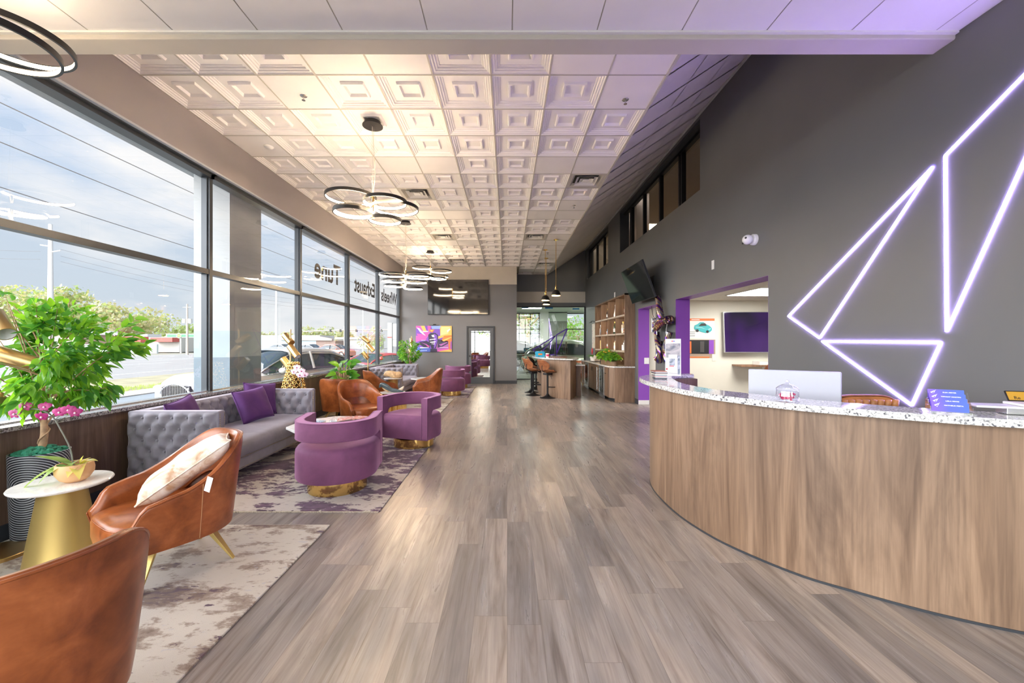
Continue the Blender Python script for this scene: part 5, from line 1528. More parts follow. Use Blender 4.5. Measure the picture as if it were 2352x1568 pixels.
obj('door_handle', MB().box(a + .04, a + .075, yf - .012, yf, .98, 1.05).box(a + .05, a + .18, yf - .045, yf - .032, 1.005, 1.022).box(a + .05, a + .065, yf - .045, yf, 1.005, 1.022), BLACK_M, df)

# ================================================================== BACK BAR
bb = thing('bar_cabinet', 'walnut back bar cabinet run with granite worktop along the right wall', 'cabinet', (0, 0, 0))
mb = MB()
mb.prism([(2.60, 10.22), (2.70, 10.08), (3.198, 10.06), (3.198, 13.95), (2.60, 13.95)], .10, .872)
obj('carcass', mb, WALNUT, bb)
obj('plinth', MB().box(2.72, 3.19, 10.10, 13.9, 0, .10), BASEB, bb)
obj('end_panel', MB().box(2.70, 3.198, 10.045, 10.065, 0, .872), WALNUT, bb)
obj('worktop', MB().prism([(2.565, 10.30), (2.68, 10.03), (3.198, 10.01), (3.198, 13.98), (2.565, 13.98)], .872, .908), GRANITE, bb, bevel=.004)
def door(y0, y1, z0=.12, z1=.86, hy=None, hz=.66, slot=False):
    o = obj('door', MB().box(2.582, 2.60, y0 + .003, y1 - .003, z0, z1), WALNUT, bb)
    if hy: obj('handle', MB().box(2.572, 2.582, hy - .012, hy + .012, hz - .06, hz + .06) if not slot else MB().box(2.568, 2.582, hy - .07, hy + .07, hz - .008, hz + .008), BLACK_M, o)
door(10.24, 10.66, hy=10.55, hz=.70, slot=True)
door(11.25, 11.70, .12, .40); door(11.25, 11.70, .405, .60, 11.45, .52); door(11.25, 11.70, .605, .86, 11.45, .78, True)
door(11.70, 12.2, hy=12.12, hz=.72); door(12.2, 12.72, hy=12.28, hz=.72)
door(13.32, 13.62, hy=13.40, hz=.72); door(13.62, 13.93)
def cooler(y0, y1, label):
    c = thing('wine_cooler', label, 'wine cooler', (2.60, (y0 + y1) / 2, 0), group='steel framed under-counter coolers')
    w = (y1 - y0) / 2
    obj('frame', MB().box(-.035, .0, -w, w, .10, .16).box(-.035, .0, -w, w, .80, .865).box(-.035, 0, -w, -w + .05, .16, .80).box(-.035, 0, w - .05, w, .16, .80), CHROME, c, bevel=.003)
    obj('glass_door', MB().box(-.028, -.022, -w + .05, w - .05, .16, .80), SCREEN, c)
    obj('interior', MB().box(-.0, .001, -w + .05, w - .05, .16, .80), BLACK_P, c)
    obj('vent_grille', MB().box(-.02, .0, -w, w, .02, .095), CHROME, c)
    obj('handle', MB().tube([(-.095, w - .06, .20), (-.095, w - .06, .82)], .011, 10).tube([(-.035, w - .06, .26), (-.095, w - .06, .26)], .007, 8).tube([(-.035, w - .06, .76), (-.095, w - .06, .76)], .007, 8), CHROME, c)
cooler(10.67, 11.24, 'glass door wine cooler nearest to us with long steel handle')
cooler(12.73, 13.31, 'glass door wine cooler farther along the back bar')
# shelf unit standing on the worktop
su = thing('bottle_shelf', 'tall walnut pigeonhole shelf unit holding bottles', 'shelf unit', (0, 0, 0))
Y1, Y2, ZB, ZTP = 10.02, 13.43, .909, 2.74
XF = 2.94
obj('side_panel', MB().box(XF, 3.197, Y1, Y1 + .035, ZB, ZTP), WALNUT, su); obj('side_panel', MB().box(XF, 3.197, Y2 - .035, Y2, ZB, ZTP), WALNUT, su)
obj('back_panel', MB().box(3.18, 3.197, Y1 + .035, Y2 - .035, ZB, ZTP), WALNUT_SH, su)
cw = (Y2 - Y1 - .07) / 4
for k in range(1, 4): obj('divider', MB().box(XF + .002, 3.18, Y1 + .035 + k * cw - .015, Y1 + .035 + k * cw + .015, ZB, ZTP - .05), WALNUT, su)
zs_ = [1.30, 1.75, 2.22]
for k in range(4):
    for z in zs_: obj('shelf', MB().box(XF + .004, 3.18, Y1 + .035 + k * cw + .016, Y1 + .035 + (k + 1) * cw - .016, z - .045, z), plain('shelf_pale_edge', (.42, .34, .27), .45), su)
obj('top_panel', MB().box(XF, 3.197, Y1, Y2, ZTP - .04, ZTP), WALNUT, su)
puck = emit('shelf_led', (1.0, .72, .42), 130.0)
for k in range(4):
    for z in [ZTP - .05] + [z - .055 for z in zs_]:
        obj('puck_light', MB().cyl((3.12, Y1 + .035 + (k + .5) * cw, 0), .02, z + .004, z + .009, 12), puck, su)
# bottles
def glassm(name, col, rough=.08): return plain(name, col, rough, 0, .8)
BM = dict(dark=glassm('dark_bottle', (.03, .015, .012)), green=glassm('green_bottle', (.02, .05, .015)), clear=glassm('clear_bottle', (.62, .60, .58)), teal=glassm('teal_bottle', (.08, .48, .52)), amber=glassm('amber_bottle', (.38, .14, .03)),
          pink=glassm('pink_bottle', (.62, .22, .24)), blue=glassm('blue_bottle', (.20, .36, .52)), cream=glassm('cream_bottle', (.66, .56, .38)), gold=glassm('gold_bottle', (.6, .42, .12)), white=glassm('white_bottle', (.78, .78, .76)), red=glassm('red_bottle', (.38, .04, .03)))
LABW = plain('bottle_label', (.75, .73, .70), .5)
def bottle(label, col, k, off, z, h, r, capc, lab=LABW, x=3.02, kind=0):
    y = Y1 + .035 + (k + off) * cw
    t = thing('bottle', label, 'bottle', (x, y, z + .0005), group='bottles on the walnut shelves')
    if kind == 0: p = [(r * .95, 0), (r, .006), (r, h * .55), (r * .85, h * .63), (r * .34, h * .75), (r * .3, h * .93)]
    elif kind == 1: p = [(r * 1.0, 0), (r, .006), (r * 1.0, h * .2), (r * .35, h * .72), (r * .27, h * .95)]
    else: p = [(r * .8, 0), (r, .01), (r, h * .68), (r * .9, h * .73), (r * .32, h * .78), (r * .32, h * .9)]
    obj('glass_body', MB().lathe(p, n=20), BM[col], t, smooth='auto')
    obj('cap', MB().cyl((0, 0, 0), r * (.36 if kind < 2 else .42), h * .88, h, 14), capc, t, smooth='auto')
    if lab: obj('label', MB().lathe([(r * 1.012, h * .15), (r * 1.012, h * (.42 if kind != 1 else .16))], n=20, cap=False), lab, t, smooth=True)
GC = plain('foil_gold', (.75, .48, .10), .3, .7); RC = plain('foil_red', (.5, .03, .04), .4); BC = BLACK_P; WC = WHITE_P; OC = plain('label_orange', (.75, .2, .05), .5); BL = plain('label_blue', (.15, .28, .5), .5)
# columns counted from the near side: 0 nearest ... 3 farthest
z3, z2, z1, z0 = 2.22, 1.75, 1.30, .909
bl = [('dark red bottle, top shelf, nearest column', 'red', 0, .18, z3, .33, .04, WC, LABW, 0), ('clear squat bottle beside the dark red one, top shelf nearest column', 'clear', 0, .08, z3, .27, .042, BC, LABW, 2),
      ('teal cone bottle on the top shelf, second column', 'teal', 1, .10, z3, .33, .05, WC, None, 1), ('clear cone bottle beside the teal one', 'clear', 1, .32, z3, .335, .055, WC, None, 1),
      ('dark wine bottle with gold neck, top shelf, third column', 'dark', 2, .35, z3, .30, .045, GC, LABW, 0), ('short clear bottle at the edge of the third column, top shelf', 'clear', 2, .10, z3, .19, .035, WC, None, 0),
      ('amber and white bottle, second shelf, nearest column', 'cream', 0, .45, z2, .30, .046, GC, LABW, 2), ('pink bottle with red cap, second shelf nearest column', 'pink', 0, .12, z2, .36, .04, RC, LABW, 0), ('small amber bottle between two others, second shelf nearest', 'amber', 0, .30, z2, .14, .035, BC, None, 0),
      ('dark green champagne bottle with gold foil, second shelf', 'green', 1, .40, z2, .34, .046, GC, LABW, 0), ('clear bottle with orange label, second shelf second column', 'clear', 1, .15, z2, .27, .042, BC, OC, 2),
      ('blue bottle with red label, second shelf third column', 'blue', 2, .22, z2, .22, .05, RC, BL, 2), ('small white bottle with red label, second shelf third column', 'white', 2, .42, z2, .14, .03, RC, OC, 0), ('slim blue-grey bottle behind it on the third column shelf', 'blue', 2, .10, z2, .22, .035, BC, None, 0),
      ('tall white bottle, second shelf, farthest column', 'white', 3, .15, z2, .34, .045, BC, BL, 2), ('dark purple bottle with silver label, farthest column', 'dark', 3, .33, z2, .33, .04, CHROME, None, 0), ('silver-capped clear bottle, second shelf farthest column', 'clear', 3, .45, z2, .32, .035, CHROME, None, 0),
      ('crystal decanter with tall stopper, third shelf nearest column', 'clear', 0, .13, z1, .36, .055, WC, None, 2), ('short crystal decanter, third shelf nearest column', 'clear', 0, .38, z1, .20, .055, WC, None, 2),
      ('cream spirit bottle, third shelf second column', 'cream', 1, .36, z1, .29, .045, BC, LABW, 2), ('bottle with red foil neck, third shelf second column', 'amber', 1, .17, z1, .30, .042, RC, LABW, 0), ('small orange bottle at the third shelf second column', 'amber', 1, .08, z1, .13, .03, OC, OC, 0),
      ('tall white rectangular bottle, third shelf third column', 'white', 2, .12, z1, .30, .042, WC, BL, 2), ('short white and dark bottle, third shelf third column', 'white', 2, .32, z1, .22, .038, BC, RC, 2),
      ('golden faceted decanter, third shelf farthest column', 'gold', 3, .2, z1, .38, .07, GC, None, 2)]
for (lb, c, k, off, z, h, r, cp, la, kd) in bl: bottle(lb, c, k, off, z, h, r, cp, la, 3.02, kd)
# faucet, planters and tray on the worktop
t = thing('bar_faucet', 'black gooseneck faucet on the back bar worktop', 'faucet', (2.80, 12.25, .909))
obj('spout', MB().tube(cat([(.05, 0, 0), (.05, 0, .22), (.02, 0, .29), (-.06, 0, .30), (-.10, 0, .24), (-.10, 0, .20)], 6), .011, 10), BLACK_M, t, smooth=True); obj('base', MB().cyl((.05, 0, 0), .025, 0, .03, 16), BLACK_M, t)
def bushy(name, label, loc, rx, ry, h, n, L, seed, mats, fl=0):
    rnd = random.Random(seed); t = thing(name, label, 'plant', loc)
    obj('pot', MB().prism([(rx * .6 * cos(a), ry * .75 * sin(a)) for a in [2 * pi * k / 20 for k in range(20)]], 0, .11), plain('basket_brown', (.2, .12, .07), .8), t)
    lf = MB(); sm = MB()
    for k in range(n):
        a = rnd.random() * 2 * pi; r = sqrt(rnd.random()); z = .10 + h * (1 - .6 * r * r) * rnd.uniform(.2, 1)
        p = Vector((rx * r * cos(a), ry * r * sin(a), z)); e = rnd.uniform(-.2, 1.0)
        leafmesh(lf, p, (cos(a) * cos(e), sin(a) * cos(e), sin(e)), L * rnd.uniform(.7, 1.1), L * .75, rnd.uniform(.2, .7), 0 if rnd.random() < .6 else 1, 4, rnd.uniform(-.5, .5))
        if k % 5 == 0: sm.tube([(0, 0, .1), tuple(p)], .003, 4)
    obj('foliage', lf, mats, t, smooth=True); obj('stem', sm, LEAF_D, t)
    if fl:
        fm = MB()
        for k in range(fl): a = rnd.random() * 6.28; fm.ball((rx * .7 * cos(a), ry * .7 * sin(a), .12 + h * rnd.uniform(.5, .8)), .022, 8, sc=(1, 1, .6))
        obj('blossom', fm, plain('orange_blossom', (.85, .35, .03), .5), t, smooth=True)
    return t
bushy('trailing_plant', 'leafy green plant with orange blossoms, left one of the bar pair', (2.77, 11.30, .909), .18, .42, .33, 230, .10, 5, [LEAF, LEAF_D], 6)
bushy('trailing_plant', 'leafy green plant closest to the bar end panel', (2.77, 10.55, .909), .18, .38, .24, 200, .10, 6, [LEAF_D, LEAF])
t = thing('bromeliad', 'spiky potted plant with red bloom at the far bar end', 'potted plant', (2.80, 13.20, .909))
obj('pot', MB().lathe([(.05, 0), (.08, .14), (.07, .14), (.001, .12)], n=20), WHITE_P, t, smooth='auto')
lf = MB()
for k in range(22):
    a = k * 2.4; leafmesh(lf, (0, 0, .13), (cos(a), sin(a), 1.0 - .03 * k), .30, .035, .55, 0, 7)
obj('foliage', lf, LEAF_D, t, smooth=True)
obj('bloom', MB().lathe([(.008, .2), (.03, .30), (.02, .38), (.001, .44)], n=10), RC, t, smooth=True)
tag(obj('cream_planter', MB().box(2.80, 2.98, 12.72, 12.98, .909, 1.10), plain('mottled_cream', (.62, .55, .48), .5, var=.2, vs=30), bevel=.01), 'mottled cream square planter on the bar worktop', 'planter')
t = thing('serving_tray', 'dark wooden tray lying on the bar worktop', 'tray', (2.74, 12.60, .909))
obj('board', MB().box(-.11, .12, -.2, .2, 0, .012), BLACK_P, t, bevel=.003)
for k, (dy, lb) in enumerate(((.08, 'farther white mug on the bar tray'), (-.05, 'nearer white mug on the bar tray'))):
    m_ = thing('mug', lb, 'mug', (2.72, 12.60 + dy, .922), group='white mugs'); obj('cup', MB().lathe([(.032, 0), (.04, .09), (.036, .09), (.03, .01), (.001, .01)], n=20), WHITE_P, m_, smooth='auto'); obj('handle', MB().tube([(.0, -.036, .07), (.0, -.06, .06), (.0, -.06, .035), (.0, -.036, .025)], .005, 6), WHITE_P, m_)
t = thing('canvas_print', 'slim pale canvas beside the bottle shelf with a black lamp above', 'picture', (XR - .004, 14.6, 1.75)); obj('canvas', MB().box(-.03, 0, -.35, .35, -.45, .45), plain('canvas_edge', (.62, .55, .42), .6), t)
obj('print', MB().box(-.032, -.03, -.34, .34, -.44, .44), m_photo('sand_print', (.66, .52, .36), (.72, .66, .56), (.5, .3, .25), 4), t)
t = thing('picture_light', 'black picture light over the slim canvas', 'picture light', (XR, 14.6, 2.24)); obj('arm', MB().tube(cat([(0, 0, .03), (-.10, 0, .05), (-.17, 0, .0)], 5), .008, 6), BLACK_M, t); obj('bar', MB().tube([(-.17, -.16, 0), (-.17, .16, 0)], .014, 8), BLACK_M, t)

# ================================================================== BAR ISLAND
il = thing('bar_island', 'walnut bar island with thin granite top', 'bar counter', (0, 0, 0))
obj('body', MB().prism([(.965, 11.22), (1.655, 10.50), (1.945, 11.28), (1.955, 13.0), (1.5, 13.35), (.965, 12.9)], 0, 1.045), WALNUT, il)
tp = [(.80, 12.75), (.78, 12.2), (.86, 11.55), (1.10, 10.98), (1.45, 10.58), (1.76, 10.45), (2.0, 11.3), (2.02, 13.1), (1.5, 13.5), (1.0, 13.3)]
obj('granite_top', MB().prism([(p.x, p.y) for p in cat([(a, b, 0) for a, b in tp], 5, True)], 1.046, 1.08), GRANITE, il, bevel=.004)
obj('inner_worktop', MB().box(1.90, 2.16, 11.1, 12.9, .86, .89), MARBLE, il)
obj('inner_cabinet', MB().box(1.95, 2.08, 11.3, 12.9, 0, .86), WALNUT, il)
# things on the island
t = thing('gift_bag', 'bright blue snack bag on the left end of the bar', 'bag', (1.0, 12.2, 1.08), radians(10)); t.scale = (.62, .62, .8); obj('body', MB().prism([(-.22, 0), (.22, 0), (.25, .16), (.18, .2), (-.2, .2), (-.25, .15)], -.04, .04, M=Matrix.Rotation(pi / 2, 4, 'X')), plain('bag_blue', (.03, .36, .62), .3, var=.3, vs=14), t, bevel=.01)
obj('band', MB().box(-.1, .1, -.045, .045, .06, .12), plain('bag_orange', (.7, .25, .05), .4), t)
t = thing('paper_cup', 'white cup with pink print in front of the blue bag', 'cup', (1.16, 11.55, 1.08)); obj('cup', MB().lathe([(.04, 0), (.052, .12), (.001, .12)], n=24), WHITE_P, t, smooth='auto'); obj('printed_patch', MB().lathe([(.0445, .03), (.0505, .09)], n=24, cap=False, arc=2.5, M=Matrix.Rotation(-2.6, 4, 'Z')), PINK, t, smooth=True)
for k, x in enumerate((1.30, 1.47)):
    t = thing('bottle_opener_stand', ['left slim black rod stand on the bar', 'right slim black rod stand on the bar'][k], 'stand', (x, 12.3, 1.08), group='slim black rods on the bar'); obj('base', MB().cyl((0, 0, 0), .04, 0, .01, 16), BLACK_M, t); obj('rod', MB().cyl((0, 0, 0), .016, .01, .43, 10), BLACK_M, t)
tag(obj('wood_tray', MB().prism([(.25 * cos(a), .12 * sin(a)) for a in [2 * pi * k / 24 for k in range(24)]], 0, .02), plain('tray_brown', (.12, .05, .03), .35)), 'dark oval tray in the middle of the bar', 'tray', loc=(1.50, 11.7, 1.081))

# bar stools
def make_stool(label):
    t = thing('bar_stool', label, 'bar stool', group='bent plywood swivel bar stools')
    obj('base', MB().lathe([(.215, 0), (.215, .006), (.17, .016), (.09, .045), (.045, .085), (.032, .12)], n=44), BLACK_M, t, smooth='auto')
    obj('column', MB().cyl((0, 0, 0), .026, .10, .64, 20), BLACK_M, t, smooth='auto')
    obj('footrest', MB().tube([(.0, .02, .30)] + cat([(.10, .07, .30), (.13, .16, .30), (.07, .24, .30), (-.07, .24, .30), (-.13, .16, .30), (-.10, .07, .30)], 5) + [(0, .02, .30)], .011, 8), BLACK_M, t, smooth=True)
    obj('lever', MB().tube([(.02, 0, .62), (.12, .02, .60), (.16, .02, .52)], .005, 6), BLACK_M, t)
    # moulded seat: a shallow saddle of bent ply rising to the front lip
    def seat(dz, sc):
        def g(i, j):
            u = -1 + 2 * i / 20; v = -1 + 2 * j / 16
            w = .235 * sc * (1 - .20 * max(0, -v)) * (1 - .12 * max(0, v) ** 2)
            x = u * w; y = .02 + v * .215 * sc
            z = .685 + .075 * u * u - .05 * smooth(.35, 1.1, v) + .07 * smooth(.2, 1.0, -v) ** 1.2 - .03 * smooth(.6, 1, abs(u)) * (v > 0)
            e = max(0, u * u * .9 + v * v * .9 - .95); y *= 1 - .25 * e; x *= 1 - .28 * e
            return (x, y, z + dz)
        return g
    mb = MB(); mb.grid(seat(0, 1), 21, 17)
    o = obj('seat_shell', mb, PLY, t, smooth=True); m = o.modifiers.new('thick', 'SOLIDIFY'); m.thickness = .014; m.offset = -1
    mb = MB(); mb.grid(seat(.014, .90), 21, 17); o = obj('seat_pad', mb, BLACK_P, t, smooth=True); m = o.modifiers.new('thick', 'SOLIDIFY'); m.thickness = .022; m.offset = 0
    def back(dy, sc):
        def g(i, j):
            u = -1 + 2 * i / 20; v = -1 + 2 * j / 12
            r = sqrt(max(0, 1 - min(1, (v * .98) ** 2))) ** .75
            x = u * .235 * r * sc; z = .905 + v * .150 * sc
            y = -.235 + .10 * (x / .235) ** 2 * 1.2 - .06 * v + dy
            return (x, y, z)
        return g
    mb = MB(); mb.grid(back(0, 1), 21, 13); o = obj('backrest', mb, PLY, t, smooth=True); m = o.modifiers.new('thick', 'SOLIDIFY'); m.thickness = .013; m.offset = 0
    mb = MB(); mb.grid(back(.02, .9), 21, 13); o2 = obj('back_pad', mb, BLACK_P, t, smooth=True); m = o2.modifiers.new('thick', 'SOLIDIFY'); m.thickness = .02; m.offset = 0
    for s in (-1, 1): obj('back_bracket', MB().tube(cat([(s * .10, -.16, .715), (s * .11, -.25, .74), (s * .10, -.265, .82), (s * .08, -.245, .90)], 5), .009, 6), BLACK_M, t, smooth=True)
    obj('seat_plate', MB().box(-.09, .09, -.09, .09, .63, .675), BLACK_M, t)
    return t
st = make_stool('plywood bar stool nearest to us, in front of the bar corner')
st.location = (1.098, 10.90, 0); st.rotation_euler = (0, 0, face(.85, .53))
for p, a, lb in [((.745, 11.47, 0), face(.92, .38), 'plywood bar stool second from us, behind the nearest one'), ((.735, 12.12, 0), face(.97, .2), 'plywood bar stool third along the bar, mostly hidden'),
                 ((.93, 12.95, 0), face(.9, -.3), 'plywood bar stool farthest along the bar')]:
    dup(st, p, a, lb)
dup(tub, (2.52, 14.5, 0), face(-.3, -.95), 'cognac leather tub chair behind the bar island')

# ================================================================== RIGHT WALL THINGS
t = thing('television', 'black television tilted down on a bracket beside the bottle shelves', 'television', (2.87, 8.86, 2.81))
n = Vector((-.936, 0, -.352)); up = Vector((-.342, 0, .94)).normalized()
ay = Vector((0, 1, 0)); nn = up.cross(ay).normalized()
if nn.x > 0: nn = -nn
M = Matrix((( -ay.x, -nn.x, up.x, 0), (-ay.y, -nn.y, up.y, 0), (-ay.z, -nn.z, up.z, 0), (0, 0, 0, 1)))
obj('bezel', MB().box(-.735, .735, -.012, .03, -.405, .405, M=M), BLACK_P, t, bevel=.004)
obj('screen', MB().box(-.722, .722, -.0145, -.012, -.392, .395, M=M), SCREEN, t)
obj('wall_bracket', MB().box(-.15, .15, .03, .07, -.12, .12, M=M).box(.10, .33, -.04, .04, -.05, .03).box(.31, .33, -.15, .15, -.15, .15), BLACK_M, t)
def m_titan():
    t = NT('heat_tinted_titanium'); tc = t.co((1, 1, 1)); n = t.noise(t.co((1.0, 1.0, 4)), 1.6, 2, .5)
    w = t.n('ShaderNodeTexWave', {'Vector': t.co((1, 1, 1), rot=(.4, .5, 0)), 'Scale': 3.0, 'Distortion': 1.0})
    t.P(Base_Color=t.ramp(t.math('ADD', t.math('MULTIPLY', w, .5), t.math('MULTIPLY', n, .5)), [(.25, (.12, .04, .32)), (.36, (.38, .17, .12)), (.45, (.58, .42, .22)), (.55, (.45, .42, .38)), (.68, (.50, .46, .42)), (.78, (.08, .08, .45))]), Metallic=1.0, Roughness=.22)
    return t.m
TI = m_titan()
def bands(mb, P, r, ks):
    for k in ks:
        p = Vector(P[k]); q = Vector(P[min(k + 1, len(P) - 1)]); d = (q - p).normalized(); mb.tube([p - d * .006, p + d * .006], r * 1.10, 14)
t = thing('exhaust_sculpture', 'metal exhaust manifold sculpture mounted between the purple openings', 'wall sculpture', (XR - .11, 7.97, 1.90)); t.scale = (1.2, 1.2, 1.15)
mb = MB()
for q, (dy, dz) in enumerate(((.30, .04), (.30, -.03), (.28, -.10))):
    P = cat([(0, dy, dz), (-.04 - .01 * q, .10, dz + .01), (-.05, -.10, .02 - .02 * q), (-.03, -.26, .03)], 6); mb.tube(P, .048, 14); bands(mb, P, .048, range(8, 16, 2))
obj('header_pipes', mb, TI, t, smooth='auto')
mb = MB(); P = cat([(0, .02, .05), (-.02, .06, .18), (-.01, .12, .30), (0, .20, .46)], 6); mb.tube(P, .052, 16); bands(mb, P, .052, range(2, 12, 2)); obj('downpipe', mb, TI, t, smooth='auto')
obj('collector', MB().lathe([(.07, -.07), (.075, 0), (.075, .05), (.055, .05), (.05, -.05)], (-.02, -.30, .03), 24, M=Matrix.Rotation(pi / 2, 4, 'X'), cap=False), TI, t, smooth='auto')
obj('flange', MB().box(-.07, .03, .30, .33, -.16, .10), CHROME, t, bevel=.006)
for a, b, c in (((0, .3, .08), (-.02, .38, .14), (0, .50, .32)), ((0, .25, -.12), (0, .24, -.25), (0, .16, -.38)), ((0, -.2, -.02), (0, -.16, -.2), (0, -.30, -.36)), ((0, .12, .1), (0, .14, .2), (0, .22, .3))):
    obj('rod', MB().tube(cat([a, b, c], 5), .009, 6), CHROME, t, smooth=True)
def pipe(label, y, z, s, fl=1):
    t = thing('exhaust_pipe', label, 'wall sculpture', (XR - .08, y, z), group='heat tinted exhaust pipes'); t.scale = (1.15, 1.15, 1.1)
    mb = MB(); P = cat([(0, .16 * fl, .26), (-.02, .08 * fl, .12), (-.03, -.03 * fl, -.02), (-.02, -.05 * fl, -.14), (-.01, .02 * fl, -.24), (0, .05 * fl, -.28)], 6); mb.tube(P, .052 * s, 16); bands(mb, P, .052 * s, range(9, 18, 2)); obj('front_pipe', mb, TI, t, smooth='auto')
    mb = MB(); P = cat([(.03, .12 * fl, .1), (.03, .10 * fl, -.05), (.0, .14 * fl, -.20), (-.02, .18 * fl, -.24)], 6); mb.tube(P, .045 * s, 14); obj('rear_pipe', mb, TI, t, smooth='auto')
pipe('heat tinted bent exhaust pipe, left one below the manifold', 8.16, 1.42, 1.0); pipe('heat tinted bent exhaust pipe, right one behind the brochure stand', 7.80, 1.42, .95, -.6)
dup(st, (6.05, 9.0, .0), face(.5, .9), 'plywood bar stool inside the office by the floating shelf')
dup(st, (6.75, 9.1, .0), face(-.2, .98), 'plywood bar stool farther right in the office, cut by the wall edge')

# ================================================================== GLASS FRONT AND SHOWROOM
gf = MB()
gf.box(.352, .385, YG - .02, YG + .10, 0, 2.985); gf.box(3.155, XR - .001, YG - .02, YG + .10, 0, 2.985); gf.box(.385, 3.155, YG - .02, YG + .1, 2.955, 2.985); gf.box(.385, 3.155, YG - .01, YG + .08, 0, .03)
w = struct('window_40', gf, BLACK_M)
obj('pane', MB().add([(.385, YG + .03, .03), (3.155, YG + .03, .03), (3.155, YG + .03, 2.955), (.385, YG + .03, 2.955)], [(0, 1, 2, 3)]), GLASS_G, w)
TAPE = plain('violet_tape', (.09, .025, .42), .4)
def gp(px, py): return ((px - 1165) * (YG) / 920, 1.5 + (787 - py) * YG / 920)
tk = MB()
def tape(a, b, w_=.022):
    A, B = Vector(gp(*a)), Vector(gp(*b)); d = (B - A).normalized(); s = Vector((-d.y, d.x)) * w_
    tk.prism([tuple(A - s), tuple(B - s), tuple(B + s), tuple(A + s)], -(YG + .02), -(YG + .018), M=Matrix.Rotation(pi / 2, 4, 'X'))
L_, Bt, Ap, In = (1223.9, 803.3), (1233, 808.9), (1275.9, 771), (1245, 807)
for a, b in ((L_, Ap), (L_, Bt), (Ap, In), ((1278, 769), (1303.5, 754.3)), ((1278, 769), (1278.5, 812.4)), ((1303.5, 754.3), (1278.5, 812.4)), ((1250, 814.3), (1279, 814.3)), ((1250, 814.3), (1268, 834)), ((1279, 814.3), (1268, 834))): tape(a, b)
tag(obj('window_logo', tk, TAPE), 'violet angular tape logo on the showroom glass', 'logo')
for k, (px, py, w_) in enumerate(((1206, 706.5, .14), (1261, 707, .16), (1323, 709, .14))):
    x, z = gp(px, py); tag(obj('blue_tape', MB().box(x - w_, x + w_, YG + .012, YG + .014, z - .03, z + .03), plain('painter_blue', (.03, .22, .48), .6)), ['strip of blue tape, left one on the showroom glass top', 'strip of blue tape, middle one on the showroom glass top', 'strip of blue tape, right one on the showroom glass top'][k], 'tape', 'blue tape strips')
# showroom shell
PG = plain('showroom_green', (.50, .56, .48), .6); SHG = plain('showroom_grey', (.22, .24, .21), .6)
SY = 25.0
struct('floor_showroom', MB().box(-3.9, 12, YG + .16, SY + .2, -.1, 0), plain('polished_concrete', (.36, .37, .34), .18))
struct('ceiling_showroom', MB().box(-3.9, 12, YG + .14, SY, 3.42, 3.5), PG)
sh = MB()
sh.box(2.55, 3.75, SY, SY + .2, 0, 3.42); sh.box(-3.9, -1.2, SY, SY + .2, 0, 3.42); sh.box(5.4, 12, SY, SY + .2, 0, 3.42); sh.box(-1.2, 5.4, SY, SY + .2, 3.36, 3.42)
sh.box(11.9, 12, YG, SY, 0, 3.42); sh.box(-3.95, -3.85, YG + .1, SY, 0, 3.42); sh.box(3.47, 12, YG + .14, YG + .2, 0, 3.42); sh.box(-3.9, .34, YG + .122, YG + .2, 0, 3.42)
struct('wall_showroom', sh, PG)
struct('wall_showroom_band', MB().box(2.56, 3.74, SY - .01, SY, 1.9, 2.85), SHG)
struct('wall_showroom_pillar', MB().box(2.05, 2.55, SY - .3, SY + .2, 0, 3.42), WHITE_T)
sw = MB()
for x in (-1.2, -.1, .75, 1.45, 2.0): sw.box(x - .03, x + .03, SY, SY + .08, 0, 3.36)
sw.box(-1.2, 2.05, SY, SY + .08, 2.32, 2.38); sw.box(-1.2, 2.05, SY, SY + .08, 3.3, 3.36); sw.box(3.75, 5.4, SY, SY + .08, 2.32, 2.38); sw.box(3.75, 5.4, SY, SY + .08, 3.3, 3.36)
w = struct('window_41', sw, BLACK_M); obj('pane', MB().add([(-1.2, SY + .04, 0), (2.05, SY + .04, 0), (2.05, SY + .04, 3.3), (-1.2, SY + .04, 3.3)], [(0, 1, 2, 3)]).add([(3.75, SY + .04, 0), (5.4, SY + .04, 0), (5.4, SY + .04, 3.3), (3.75, SY + .04, 3.3)], [(0, 1, 2, 3)]), GLASS, w)
t = thing('ceiling_light', 'long white light strip in the showroom ceiling beyond the glass', 'light', (1.35, 22, 3.42)); obj('housing', MB().box(-.55, .55, -.32, .32, -.02, 0), WHITE_T, t); obj('diffuser', MB().box(-.52, .52, -.29, .29, -.026, -.02), emit('show_light', (1, 1, .95), 20), t)
for k, x in enumerate((-1.6, 4.2, 7.0)):
    t = thing('ceiling_light', ['showroom ceiling light far left beyond the glass', 'showroom ceiling light over the grey car', 'showroom ceiling light far right beyond the glass'][k], 'light', (x, 20.5, 3.42)); obj('housing', MB().box(-.65, .65, -.65, .65, -.02, 0), WHITE_T, t); obj('diffuser', MB().box(-.6, .6, -.6, .6, -.026, -.02), emit('show_light', (1, 1, .95), 9), t)
fb = thing('folding_frame', 'folded chrome x-frame stand behind the glass, left side', 'stand', (.62, 17.6, 0))
for q in (0, .35): obj('leg', MB().tube([(-.3, q, 0), (.3, q, .95)], .014, 8), CHROME, fb); obj('leg', MB().tube([(.3, q, 0), (-.3, q, .95)], .014, 8), CHROME, fb)
obj('top', MB().box(-.35, .35, -.05, .4, .95, .99), SHG, fb)

